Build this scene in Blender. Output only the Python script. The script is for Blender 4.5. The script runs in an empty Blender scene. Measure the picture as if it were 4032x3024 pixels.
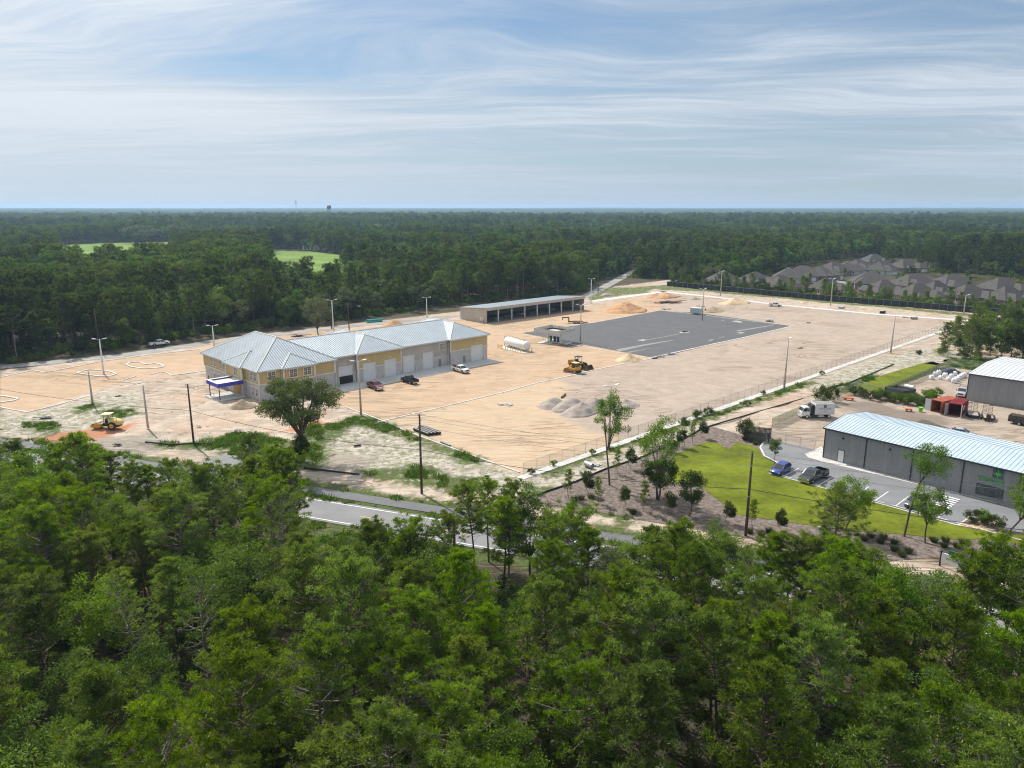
import bpy, bmesh, math, random
import numpy as np
from mathutils import Vector, Matrix

# ------------------------------------------------------------------ camera, light, sky, exposure
S = bpy.context.scene
CAM_H = 42.0
FPX = 2894.0                                   # focal length in pixels of the 4032 px wide photograph
PITCH = math.atan((1512 - 817.5) / FPX)
cam_d = bpy.data.cameras.new('camera'); cam = bpy.data.objects.new('camera', cam_d)
S.collection.objects.link(cam); S.camera = cam
cam_d.sensor_fit = 'HORIZONTAL'; cam_d.sensor_width = 36.0; cam_d.lens = 36.0 * FPX / 4032
cam_d.clip_start = 0.5; cam_d.clip_end = 60000
cam.location = (0, 0, CAM_H); cam.rotation_euler = (math.pi / 2 - PITCH, 0, 0)

SUN_EL = math.radians(48.0)
SUN_AZ = math.atan2(0.80, -0.60)               # towards the sun, beyond the lot and left
sd_ = bpy.data.lights.new('sun', 'SUN'); sun = bpy.data.objects.new('sun', sd_); S.collection.objects.link(sun)
sd_.energy = 4.7; sd_.angle = math.radians(0.55); sd_.color = (1.0, 0.95, 0.87)
tosun = Vector((math.cos(SUN_AZ) * math.cos(SUN_EL), math.sin(SUN_AZ) * math.cos(SUN_EL), math.sin(SUN_EL)))
sun.rotation_euler = tosun.to_track_quat('Z', 'Y').to_euler()
sun.location = (-60, 80, 100)

class NT:
    """little helper to write node trees"""
    def __init__(s, tree):
        s.t = tree; s.t.nodes.clear()
    def n(s, typ, **kw):
        nd = s.t.nodes.new(typ)
        for k, v in kw.items(): setattr(nd, k, v)
        return nd
    def link(s, a, b): s.t.links.new(a, b)
    def put(s, sock, v):
        if isinstance(v, bpy.types.NodeSocket): s.link(v, sock)
        elif isinstance(v, (tuple, list)) and len(v) == 3 and sock.type == 'RGBA': sock.default_value = (*v, 1)
        else: sock.default_value = v
    def math(s, op, a, b=0.0, c=None, clamp=False):
        nd = s.n('ShaderNodeMath', operation=op, use_clamp=clamp)
        s.put(nd.inputs[0], a); s.put(nd.inputs[1], b)
        if c is not None: s.put(nd.inputs[2], c)
        return nd.outputs[0]
    def mix(s, f, a, b, mode='MIX'):
        nd = s.n('ShaderNodeMix', data_type='RGBA', blend_type=mode)
        s.put(nd.inputs[0], f); s.put(nd.inputs[6], a); s.put(nd.inputs[7], b)
        return nd.outputs[2]
    def mr(s, v, lo, hi, a=0.0, b=1.0, smooth=True):
        nd = s.n('ShaderNodeMapRange', interpolation_type='SMOOTHSTEP' if smooth else 'LINEAR')
        s.put(nd.inputs[0], v); s.put(nd.inputs[1], lo); s.put(nd.inputs[2], hi); s.put(nd.inputs[3], a); s.put(nd.inputs[4], b)
        return nd.outputs[0]
    def noise(s, vec, scale, detail=3.0, rough=0.55, dist=0.0, color=False):
        nd = s.n('ShaderNodeTexNoise')
        s.link(vec, nd.inputs['Vector']); nd.inputs['Scale'].default_value = scale
        nd.inputs['Detail'].default_value = detail; nd.inputs['Roughness'].default_value = rough
        nd.inputs['Distortion'].default_value = dist
        return nd.outputs['Color' if color else 'Fac']
    def mapping(s, vec, rot=0.0, scale=(1, 1, 1), loc=(0, 0, 0)):
        nd = s.n('ShaderNodeMapping'); s.link(vec, nd.inputs[0])
        nd.inputs['Rotation'].default_value = (0, 0, rot); nd.inputs['Scale'].default_value = scale
        nd.inputs['Location'].default_value = loc
        return nd.outputs[0]
    def vmath(s, op, a, b=(0, 0, 0)):
        nd = s.n('ShaderNodeVectorMath', operation=op)
        s.put(nd.inputs[0], a); s.put(nd.inputs[1], b)
        return nd.outputs[0]
    def attr(s, name, out='Fac'):
        nd = s.n('ShaderNodeAttribute'); nd.attribute_name = name
        return nd.outputs[out]
    def pos(s): return s.n('ShaderNodeNewGeometry').outputs['Position']
    def obj(s): return s.n('ShaderNodeTexCoord').outputs['Object']
    def bump(s, h, strength=0.4, dist=0.1):
        nd = s.n('ShaderNodeBump'); nd.inputs['Strength'].default_value = strength; nd.inputs['Distance'].default_value = dist
        s.link(h, nd.inputs['Height']); return nd.outputs[0]

W_ = bpy.data.worlds.new('World'); S.world = W_; W_.use_nodes = True
t = NT(W_.node_tree)
sky = t.n('ShaderNodeTexSky', sky_type='NISHITA', sun_disc=False)
sky.sun_elevation = SUN_EL; sky.sun_rotation = math.atan2(tosun.x, tosun.y)
sky.altitude = 60; sky.air_density = 1.1; sky.dust_density = 0.3; sky.ozone_density = 3.0
bg = t.n('ShaderNodeBackground'); t.link(sky.outputs[0], bg.inputs[0]); bg.inputs[1].default_value = 0.080
# thin high cloud: noise on a flat layer high above the ground
dirv = t.n('ShaderNodeTexCoord').outputs['Generated']
sep = t.n('ShaderNodeSeparateXYZ'); t.link(dirv, sep.inputs[0])
dz = t.math('ADD', t.math('MAXIMUM', sep.outputs[2], 0.0), 0.045)
cmb = t.n('ShaderNodeCombineXYZ')
t.link(t.math('DIVIDE', sep.outputs[0], dz), cmb.inputs[0]); t.link(t.math('DIVIDE', sep.outputs[1], dz), cmb.inputs[1])
pl = cmb.outputs[0]
warp = t.vmath('ADD', pl, t.vmath('MULTIPLY', t.vmath('SUBTRACT', t.noise(pl, 0.22, 3, color=True), (.5, .5, .5)), (3.4, 3.4, 0)))
a1 = t.noise(t.mapping(warp, 0.55, (0.17, 0.42, 1), (3.4, 2.2, 0)), 1.0, 7, 0.62, 0.25)        # sheets
a2 = t.noise(t.mapping(pl, 0.25, (0.10, 0.22, 1), (1.7, 4.4, 0)), 1.0, 3, 0.5, 0.0)          # broad clear and covered areas
a3 = t.noise(t.mapping(warp, 0.80, (0.45, 2.6, 1), (0, 7, 0)), 1.0, 9, 0.70, 0.15)           # fibres
cv = t.math('ADD', t.math('MULTIPLY', a1, 0.55), t.math('ADD', t.math('MULTIPLY', a2, 0.55), t.math('MULTIPLY', a3, 0.15)))
low = t.mr(sep.outputs[2], 0.0, 0.17, 0.98, 0.0, False)            # the veil thickens with the longer path near the horizon
cf = t.math('ADD', t.math('MULTIPLY', low, 0.80), t.math('MULTIPLY', t.mr(t.math('ADD', cv, t.mr(cmb.outputs[0], -4.0, 3.0, .20, .065)), 0.535, 0.74, 0.16, 1.0), t.math('SUBTRACT', 1.0, t.math('MULTIPLY', low, 0.66))), clamp=True)
t.link(t.mix(1.0, sky.outputs[0], (0.60, 0.76, 0.88), 'MULTIPLY'), bg.inputs[0])
cb = t.n('ShaderNodeBackground'); cb.inputs[1].default_value = 0.51
dt = t.n('ShaderNodeVectorMath', operation='DOT_PRODUCT'); t.link(dirv, dt.inputs[0]); dt.inputs[1].default_value = tuple(tosun)
gl = t.math('POWER', t.math('MAXIMUM', dt.outputs['Value'], 0.0), 5.0)                          # forward scattering round the sun
ccol = t.mix(low, t.mix(t.mr(t.math('ADD', cv, t.math('MULTIPLY', a3, .35)), 0.70, 0.92), (0.72, 0.87, 1.05), (1.10, 1.22, 1.36)), (0.76, 0.915, 1.07))
ccol = t.mix(t.math('MULTIPLY', gl, 1.5), ccol, (1.6, 1.66, 1.72)); t.link(ccol, cb.inputs[0])
ms = t.n('ShaderNodeMixShader'); t.link(cf, ms.inputs[0]); t.link(bg.outputs[0], ms.inputs[1]); t.link(cb.outputs[0], ms.inputs[2])
wo = t.n('ShaderNodeOutputWorld'); t.link(ms.outputs[0], wo.inputs[0])
W_.cycles.sampling_method = 'MANUAL'; W_.cycles.sample_map_resolution = 512

S.view_settings.view_transform = 'Standard'; S.view_settings.look = 'None'
S.view_settings.gamma = 1; S.view_settings.use_curve_mapping = False; S.view_settings.exposure = 0.32
S.render.engine = 'CYCLES'
c = S.cycles
c.max_bounces = 5; c.diffuse_bounces = 3; c.glossy_bounces = 2; c.transmission_bounces = 3; c.transparent_max_bounces = 12; c.volume_bounces = 0
c.use_denoising = True
try:
    c.denoiser = 'OPENIMAGEDENOISE'; c.denoising_input_passes = 'RGB_ALBEDO_NORMAL'; c.denoising_prefilter = 'FAST'; c.denoising_quality = 'HIGH'
except Exception: pass
S.cycles.pixel_filter_type = 'BLACKMAN_HARRIS'; S.cycles.filter_width = 1.15
c.use_adaptive_sampling = True; c.adaptive_threshold = 0.012
c.caustics_reflective = False; c.caustics_refractive = False; c.sample_clamp_indirect = 6

# ------------------------------------------------------------------ surveying helpers
VIEWS = dict(A=(0, 1150, .45208), B=(750, 1200, .31646), C=(1300, 1200, .31646), D=(1750, 1100, .36166), E=(2400, 1050, .36166),
             F=(3200, 1350, .37613), G=(2900, 1600, .51175), H=(2600, 900, .64738), I=(0, 700, .63291), J=(1300, 700, .63291),
             K=(900, 1500, .45208), L=(1800, 1500, .45208), M=(2700, 1150, .60217), N=(2900, 950, .51175), O=(3650, 1400, .21093),
             Z=(0, 0, 1.8228))
def W(k, x, y, z=0.0):
    """bearing measured on the photograph -> point on the ground (or at height z)"""
    ox, oy, s = VIEWS[k]
    dx = (ox + x * s - 2016) / FPX; dy = (1512 - oy - y * s) / FPX
    Y = math.cos(PITCH) + math.sin(PITCH) * dy; Zc = -math.sin(PITCH) + math.cos(PITCH) * dy
    q = (z - CAM_H) / Zc
    return (dx * q, Y * q)
def WL(k, *pts): return [W(k, *p) for p in pts]
def bearing(a, b): return math.atan2(b[1] - a[1], b[0] - a[0])
def road_y(x, off): return off - 0.378 * x      # the highway runs straight across the site

# ------------------------------------------------------------------ mesh helpers
COL = S.collection
def new_mesh(name, co, faces, mats, smooth=False, midx=None, cols=None):
    me = bpy.data.meshes.new(name)
    if isinstance(faces, np.ndarray):
        co = np.asarray(co, np.float32); nf, k = faces.shape
        me.vertices.add(len(co)); me.vertices.foreach_set('co', co.ravel())
        me.loops.add(nf * k); me.loops.foreach_set('vertex_index', faces.astype(np.int32).ravel())
        me.polygons.add(nf); me.polygons.foreach_set('loop_start', np.arange(0, nf * k, k, dtype=np.int32))
        me.update(calc_edges=True)
    else:
        me.from_pydata([tuple(v) for v in co], [], faces); me.update()
    for m in (mats if isinstance(mats, (list, tuple)) else [mats]): me.materials.append(m)
    if midx is not None: me.polygons.foreach_set('material_index', np.asarray(midx, np.int32))
    if smooth: me.polygons.foreach_set('use_smooth', np.ones(len(me.polygons), bool))
    if cols is not None:
        a = me.attributes.new('shade', 'FLOAT', 'POINT'); a.data.foreach_set('value', np.asarray(cols, np.float32))
    return me

class MB:
    """collects boxes, tubes and panels; out() links them as ONE mesh object"""
    def __init__(s): s.v = []; s.f = []
    def add(s, vs, fs):
        b = len(s.v); s.v += [tuple(v) for v in vs]; s.f += [tuple(i + b for i in q) for q in fs]; return s
    def box(s, x0, y0, z0, x1, y1, z1):
        return s.add([(x0, y0, z0), (x1, y0, z0), (x1, y1, z0), (x0, y1, z0), (x0, y0, z1), (x1, y0, z1), (x1, y1, z1), (x0, y1, z1)],
                     [(0, 3, 2, 1), (4, 5, 6, 7), (0, 1, 5, 4), (1, 2, 6, 5), (2, 3, 7, 6), (3, 0, 4, 7)])
    def cbox(s, c, d, rz=0.0):
        cs, sn = math.cos(rz), math.sin(rz); vs = []
        for z in (-.5, .5):
            for x, y in ((-.5, -.5), (.5, -.5), (.5, .5), (-.5, .5)):
                X, Y = x * d[0], y * d[1]
                vs.append((c[0] + X * cs - Y * sn, c[1] + X * sn + Y * cs, c[2] + z * d[2]))
        return s.add(vs, [(0, 3, 2, 1), (4, 5, 6, 7), (0, 1, 5, 4), (1, 2, 6, 5), (2, 3, 7, 6), (3, 0, 4, 7)])
    def tube(s, p, q, r0, r1=None, n=8, caps=True):
        r1 = r0 if r1 is None else r1
        p = Vector(p); q = Vector(q); d = (q - p).normalized()
        u = d.orthogonal().normalized(); w = d.cross(u); vs = []
        for c_, r in ((p, r0), (q, r1)):
            for i in range(n):
                a = 2 * math.pi * i / n; vs.append(c_ + u * (r * math.cos(a)) + w * (r * math.sin(a)))
        fs = [(i, (i + 1) % n, n + (i + 1) % n, n + i) for i in range(n)]
        if caps: fs += [tuple(range(n - 1, -1, -1)), tuple(range(n, 2 * n))]
        return s.add(vs, fs)
    def path(s, pts, r, n=6):
        for a, b in zip(pts, pts[1:]): s.tube(a, b, r, r, n)
        return s
    def prism(s, poly, z0, z1):
        n = len(poly)
        if sum(poly[i][0] * poly[(i + 1) % n][1] - poly[(i + 1) % n][0] * poly[i][1] for i in range(n)) < 0: poly = poly[::-1]
        return s.add([(x, y, z0) for x, y in poly] + [(x, y, z1) for x, y in poly],
                     [tuple(range(n - 1, -1, -1)), tuple(range(n, 2 * n))] + [(i, (i + 1) % n, n + (i + 1) % n, n + i) for i in range(n)])
    def xprism(s, prof, y0, y1):
        """side profile (x, z) extruded across y"""
        n = len(prof)
        return s.add([(x, y0, z) for x, z in prof] + [(x, y1, z) for x, z in prof],
                     [tuple(range(n)), tuple(range(2 * n - 1, n - 1, -1))] + [((i + 1) % n, i, n + i, n + (i + 1) % n) for i in range(n)])
    def loft(s, secs):
        """closed rings of equal count"""
        n = len(secs[0]); vs = [p for r in secs for p in r]; fs = []
        for k in range(len(secs) - 1):
            for i in range(n): fs.append((k * n + i, k * n + (i + 1) % n, (k + 1) * n + (i + 1) % n, (k + 1) * n + i))
        fs += [tuple(range(n - 1, -1, -1)), tuple(range((len(secs) - 1) * n, len(secs) * n))]
        return s.add(vs, fs)
    def quad(s, *p): return s.add(p, [tuple(range(len(p)))])
    def me(s, name, mat, smooth=False): return new_mesh(name, s.v, s.f, mat, smooth)

def link(name, me, parent=None):
    o = bpy.data.objects.new(name, me); COL.objects.link(o)
    if parent is not None: o.parent = parent
    return o
def part(parent, name, mb, mat, smooth=False, stuff=False, label=None):
    o = link(name, mb.me(name, mat, smooth) if isinstance(mb, MB) else mb, parent)
    if stuff: o['kind'] = 'stuff'
    if label: o['label'] = label
    return o
def tag(o, label, cat, group=None):
    o['label'] = label; o['category'] = cat
    if group: o['group'] = group
    return o
def thing(name, label, cat, loc=(0, 0, 0), rz=0.0, group=None):
    o = bpy.data.objects.new(name, None); COL.objects.link(o)
    o.location = (loc[0], loc[1], loc[2] if len(loc) > 2 else 0.0); o.rotation_euler = (0, 0, rz); o.empty_display_size = 0.5
    return tag(o, label, cat, group)
def solo(name, mb, mat, label, cat, loc=(0, 0, 0), rz=0.0, group=None, smooth=False):
    o = link(name, mb.me(name, mat, smooth) if isinstance(mb, MB) else mb)
    o.location = (loc[0], loc[1], loc[2] if len(loc) > 2 else 0.0); o.rotation_euler = (0, 0, rz)
    return tag(o, label, cat, group)
def struct(name, mb, mat, smooth=False, parent=None):
    o = link(name, mb.me(name, mat, smooth) if isinstance(mb, MB) else mb, parent)
    if parent is None: o['kind'] = 'structure'
    return o
KIDS = {}
def clone(root, loc, rz=None, label=None, group=None, scale=None):
    def cp(o, par):
        c_ = o.copy(); COL.objects.link(c_); c_.parent = par
        for ch in KIDS.get(o.name, ()): cp(ch, c_)
        return c_
    def reg(o):
        if o.name not in KIDS: KIDS[o.name] = list(o.children)
        for ch in KIDS[o.name]: reg(ch)
    reg(root); r = cp(root, None)
    r.location = (loc[0], loc[1], loc[2] if len(loc) > 2 else 0.0)
    if rz is not None: r.rotation_euler = (0, 0, rz)
    if scale is not None: r.scale = scale if isinstance(scale, tuple) else (scale,) * 3
    if label: r['label'] = label
    if group: r['group'] = group
    return r

# ------------------------------------------------------------------ materials
def pmat(name, col, rough=0.6, metal=0.0, var=0.12, scale=1.2, bump=0.0, bscale=8.0, spec=0.4, streak=None, alpha=None, glass=False):
    """painted or natural surface: base colour broken up by two scales of noise"""
    m = bpy.data.materials.new(name); m.use_nodes = True; t = NT(m.node_tree)
    b = t.n('ShaderNodeBsdfPrincipled'); o = t.n('ShaderNodeOutputMaterial'); co = t.obj()
    if streak: co = t.mapping(co, 0, streak)
    n1 = t.noise(co, scale, 5, 0.6); n2 = t.noise(co, scale * 7.3, 3, 0.6)
    f = t.math('ADD', t.math('MULTIPLY', n1, 0.65), t.math('MULTIPLY', n2, 0.35))
    lo = tuple(max(0, c_ * (1 - var * 2)) for c_ in col); hi = tuple(min(1, c_ * (1 + var * 1.6)) for c_ in col)
    t.link(t.mix(t.mr(f, 0.32, 0.68), lo, hi), b.inputs['Base Color'])
    t.link(t.mr(n2, 0.3, 0.7, max(0.02, rough - 0.08), min(1, rough + 0.08)), b.inputs['Roughness'])
    b.inputs['Metallic'].default_value = metal; b.inputs['Specular IOR Level'].default_value = spec
    if bump: t.link(t.bump(t.noise(t.obj(), bscale, 4, 0.6), bump, 0.05), b.inputs['Normal'])
    if alpha is not None:
        tr = t.n('ShaderNodeBsdfTransparent'); mx = t.n('ShaderNodeMixShader'); mx.inputs[0].default_value = alpha
        t.link(tr.outputs[0], mx.inputs[1]); t.link(b.outputs[0], mx.inputs[2]); t.link(mx.outputs[0], o.inputs[0])
    else: t.link(b.outputs[0], o.inputs[0])
    return m

def foliage(name, dark, light, trans=0.36, hue=0.035, stands=False):
    m = bpy.data.materials.new(name); m.use_nodes = True; t = NT(m.node_tree)
    oi = t.n('ShaderNodeObjectInfo').outputs['Random']
    hs = t.n('ShaderNodeHueSaturation'); t.link(t.mix(t.attr('shade'), dark, light), hs.inputs['Color'])
    t.link(t.math('ADD', t.math('MULTIPLY', oi, hue), 0.5 - hue * 0.5), hs.inputs['Hue'])
    val = t.mr(t.math('FRACT', t.math('MULTIPLY', oi, 7.31)), 0, 1, 0.74, 1.30, False)
    if stands:                                                    # whole stands differ in kind and age
        lc = t.n('ShaderNodeObjectInfo').outputs['Location']; val = t.math('MULTIPLY', val, t.mr(t.noise(lc, .007, 3, .6), .36, .64, .62, 1.42))
    t.link(val, hs.inputs['Value'])
    t.link(t.mr(t.math('FRACT', t.math('MULTIPLY', oi, 3.17)), 0, 1, 0.90, 1.12, False), hs.inputs['Saturation'])
    d = t.n('ShaderNodeBsdfDiffuse'); t.link(hs.outputs[0], d.inputs[0])
    tr = t.n('ShaderNodeBsdfTranslucent')
    t.link(t.mix(1.0, hs.outputs[0], (1.25, 1.18, 0.55), 'MULTIPLY'), tr.inputs[0])
    g = t.n('ShaderNodeBsdfGlossy'); g.inputs['Roughness'].default_value = 0.45; g.inputs[0].default_value = (1, 1, 1, 1)
    mx = t.n('ShaderNodeMixShader'); mx.inputs[0].default_value = trans
    t.link(d.outputs[0], mx.inputs[1]); t.link(tr.outputs[0], mx.inputs[2])
    m2 = t.n('ShaderNodeMixShader'); m2.inputs[0].default_value = 0.012
    t.link(mx.outputs[0], m2.inputs[1]); t.link(g.outputs[0], m2.inputs[2])
    t.link(m2.outputs[0], t.n('ShaderNodeOutputMaterial').inputs[0])
    return m

MAT = dict(
    bark=pmat('bark', (0.115, 0.088, 0.070), 0.9, var=0.25, scale=3, bump=0.6, streak=(3, 3, 0.6)),
    pale_bark=pmat('pale_bark', (0.20, 0.17, 0.145), 0.9, var=0.25, scale=3, bump=0.6, streak=(3, 3, 0.6)),
    pine=foliage('pine_needles', (0.058, 0.106, 0.010), (0.195, 0.292, 0.020), .44, .016),
    pine_b=foliage('olive_needles', (0.064, 0.102, 0.013), (0.188, 0.265, 0.026), .42, .016),
    oak=foliage('oak_leaves', (0.052, 0.098, 0.012), (0.155, 0.255, 0.024), 0.45, .02),
    live=foliage('dark_oak_leaves', (0.036, 0.060, 0.017), (0.095, 0.135, 0.032), 0.34),
    bright=foliage('bright_leaves', (0.075, 0.150, 0.016), (0.150, 0.240, 0.030), 0.45),
    gray_leaf=foliage('grey_green_leaves', (0.088, 0.120, 0.065), (0.165, 0.205, 0.110), 0.36),
    far_pine=foliage('far_needles', (0.036, 0.064, 0.016), (0.112, 0.168, 0.030), 0.38, 0.05, True),
    far_oak=foliage('far_leaves', (0.048, 0.088, 0.021), (0.142, 0.215, 0.044), 0.40, 0.05, True),
    weeds=foliage('weeds', (0.055, 0.105, 0.015), (0.12, 0.21, 0.03), 0.35),
    grasst=foliage('ornamental_grass', (0.050, 0.070, 0.022), (0.10, 0.12, 0.04), 0.3),
    white_paint=pmat('white_paint', (0.72, 0.72, 0.70), 0.35, var=0.05),
    concrete=pmat('concrete', (0.50, 0.485, 0.455), 0.85, var=0.12, scale=0.6, bump=0.15),
    kerb=pmat('kerb_concrete', (0.56, 0.54, 0.50), 0.85, var=0.14, scale=0.5),
    pole_conc=pmat('pole_concrete', (0.46, 0.40, 0.345), 0.85, var=0.10, scale=2),
    pole_white=pmat('galvanised_pole', (0.68, 0.68, 0.67), 0.5, var=0.06, scale=2),
    wood_pole=pmat('creosoted_wood', (0.085, 0.055, 0.040), 0.9, var=0.25, scale=2, bump=0.4, streak=(4, 4, 0.4)),
    wire=pmat('cable_metal', (0.20, 0.20, 0.20), 0.5, var=0.05),
    black=pmat('black_plastic', (0.022, 0.022, 0.024), 0.45, var=0.2),
    tyre=pmat('tyre_rubber', (0.028, 0.027, 0.026), 0.85, var=0.2),
    rim=pmat('wheel_rim', (0.42, 0.42, 0.43), 0.3, 0.7, var=0.08),
    chrome=pmat('chrome', (0.62, 0.62, 0.63), 0.18, 0.9, var=0.04),
    glass=pmat('dark_glass', (0.020, 0.024, 0.028), 0.08, var=0.2, spec=0.8),
    pane=pmat('window_glass', (0.055, 0.065, 0.072), 0.10, var=0.25, spec=0.8),
    steel_dark=pmat('dark_steel', (0.045, 0.042, 0.040), 0.6, 0.3, var=0.2),
    rust=pmat('rusty_steel', (0.14, 0.065, 0.035), 0.8, 0.2, var=0.3),
    yellow=pmat('machine_yellow', (0.58, 0.33, 0.035), 0.45, var=0.12, scale=3),
    bollard=pmat('bollard_yellow', (0.62, 0.42, 0.05), 0.5, var=0.08),
    cream=pmat('faded_cream', (0.66, 0.56, 0.32), 0.6, var=0.08),
    light_head=pmat('lamp_housing', (0.66, 0.67, 0.68), 0.4, var=0.04),
    galv=pmat('galvanised_steel', (0.40, 0.41, 0.42), 0.45, 0.5, var=0.08),
)
HAZE = 0.00011
# ------------------------------------------------------------------ trees
def unit(a): return a / np.maximum(np.linalg.norm(a, axis=1, keepdims=True), 1e-6)
def leaf_tris(rs, c, d, ln, wd, sh):
    """one pointed triangle per leaf spray"""
    n = len(c); p = unit(np.cross(d, rs.normal(size=(n, 3))))
    ln = np.broadcast_to(ln, n)[:, None]; wd = np.broadcast_to(wd, n)[:, None]
    v = np.empty((n, 3, 3)); v[:, 0] = c - p * wd / 2; v[:, 1] = c + p * wd / 2; v[:, 2] = c + d * ln
    return v.reshape(-1, 3), np.repeat(sh, 3)
def wood_tubes(segs, n=5):
    vs, fs = [], []
    for p, q, r0, r1 in segs:
        p = np.array(p, float); q = np.array(q, float); d = q - p; L = np.linalg.norm(d)
        if L < 1e-5: continue
        d /= L; u = np.cross(d, (0.31, 0.77, 0.55)); u /= np.linalg.norm(u); w = np.cross(d, u); b = len(vs)
        for c_, r in ((p, r0), (q, r1)):
            for i in range(n):
                a = 2 * math.pi * i / n; vs.append(c_ + u * r * math.cos(a) + w * r * math.sin(a))
        fs += [(b + i, b + (i + 1) % n, b + n + (i + 1) % n, b + n + i) for i in range(n)]
    return np.array(vs), np.array(fs, np.int32)
def crown_mesh(name, V, SH, mat):
    F_ = np.arange(len(V), dtype=np.int32).reshape(-1, 3)
    return new_mesh(name, V, F_, mat, cols=SH)
def wood_mesh(name, segs, mat, n=5):
    v, f = wood_tubes(segs, n); return new_mesh(name, v, f, mat, smooth=True)

def pine(seed, h=13.0, R=2.6, base=0.35, nb=58, ncl=5, nn=62, ln=0.25, wd=0.074, clr=0.42, mat='pine', bark='bark', lean=0.03, flat=0.0, dead=8, wn=5):
    rs = np.random.RandomState(seed); segs = []; Vs = []; Ss = []
    lx, ly = rs.normal(0, lean * h, 2)
    def ax(z):
        q = z / h; return np.array([lx * q * q + 0.12 * math.sin(q * 6 + seed), ly * q * q + 0.12 * math.cos(q * 5 + seed), z])
    r0 = 0.013 * h
    for k in range(8): segs.append((ax(h * k / 8), ax(h * (k + 1) / 8), r0 * (1 - k / 8.6), r0 * (1 - (k + 1) / 8.6)))
    phi = rs.uniform(0, 6.28)
    for i in range(nb):
        q = (i + rs.uniform(0, 1)) / nb; z = h * (base + (0.985 - base) * q)
        prof = (math.sin(min(1, q * 1.5 + 0.28) * math.pi / 2) * (1 - q) ** (0.42 - 0.2 * flat)) + 0.12
        L = R * prof * rs.uniform(0.55, 1.20); phi += 2.4 + rs.normal(0, .35)
        up = math.radians(8 + 42 * q + rs.normal(0, 8))
        d = np.array([math.cos(phi) * math.cos(up), math.sin(phi) * math.cos(up), math.sin(up)])
        p = ax(z); tip = p + d * L + np.array([0, 0, 0.12 * L]); mid = p + d * L * 0.5 - np.array([0, 0, 0.03 * L])
        rb = 0.035 + 0.012 * L
        segs += [(p, mid, rb, rb * .6), (mid, tip, rb * .6, 0.012)]
        for j in range(ncl):
            f = 1.0 if j == 0 else rs.uniform(0.35, 0.95)
            side = rs.normal(0, 0.20 * L * (0.4 + f * 0.6), 3); side[2] = abs(side[2]) * 0.5
            c_ = p + (tip - p) * f + (side if j else 0)
            if j: segs.append((p + (tip - p) * max(0.2, f - 0.25), c_, 0.022, 0.010))
            m_ = int(nn * rs.uniform(0.7, 1.3)); o_ = unit(rs.normal(size=(m_, 3)) + np.array([0, 0, 0.9]) + d * 0.6)
            cc = c_ + o_ * clr * rs.uniform(0.0, 1.0, (m_, 1)) ** .6 * np.array([1, 1, .6])
            v, s_ = leaf_tris(rs, cc, unit(o_ + rs.normal(0, .5, (m_, 3))), ln * rs.uniform(.6, 1.15, m_), wd,
                              np.clip(rs.uniform(0.15, 0.85) + rs.normal(0, 0.16, m_), 0, 1))
            Vs.append(v); Ss.append(s_)
    for i in range(dead):                                        # bare lower limbs
        z = h * rs.uniform(base * 0.45, base + 0.1); a = rs.uniform(0, 6.28); L = R * rs.uniform(.25, .6)
        segs.append((ax(z), ax(z) + np.array([math.cos(a) * L, math.sin(a) * L, rs.uniform(-.1, .4) * L]), 0.03, 0.01))
    n_ = '%s_%d' % (mat, seed)
    return (wood_mesh('trunk_' + n_, segs, MAT[bark], wn), crown_mesh('crown_' + n_, np.concatenate(Vs), np.concatenate(Ss), MAT[mat]), segs)

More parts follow.
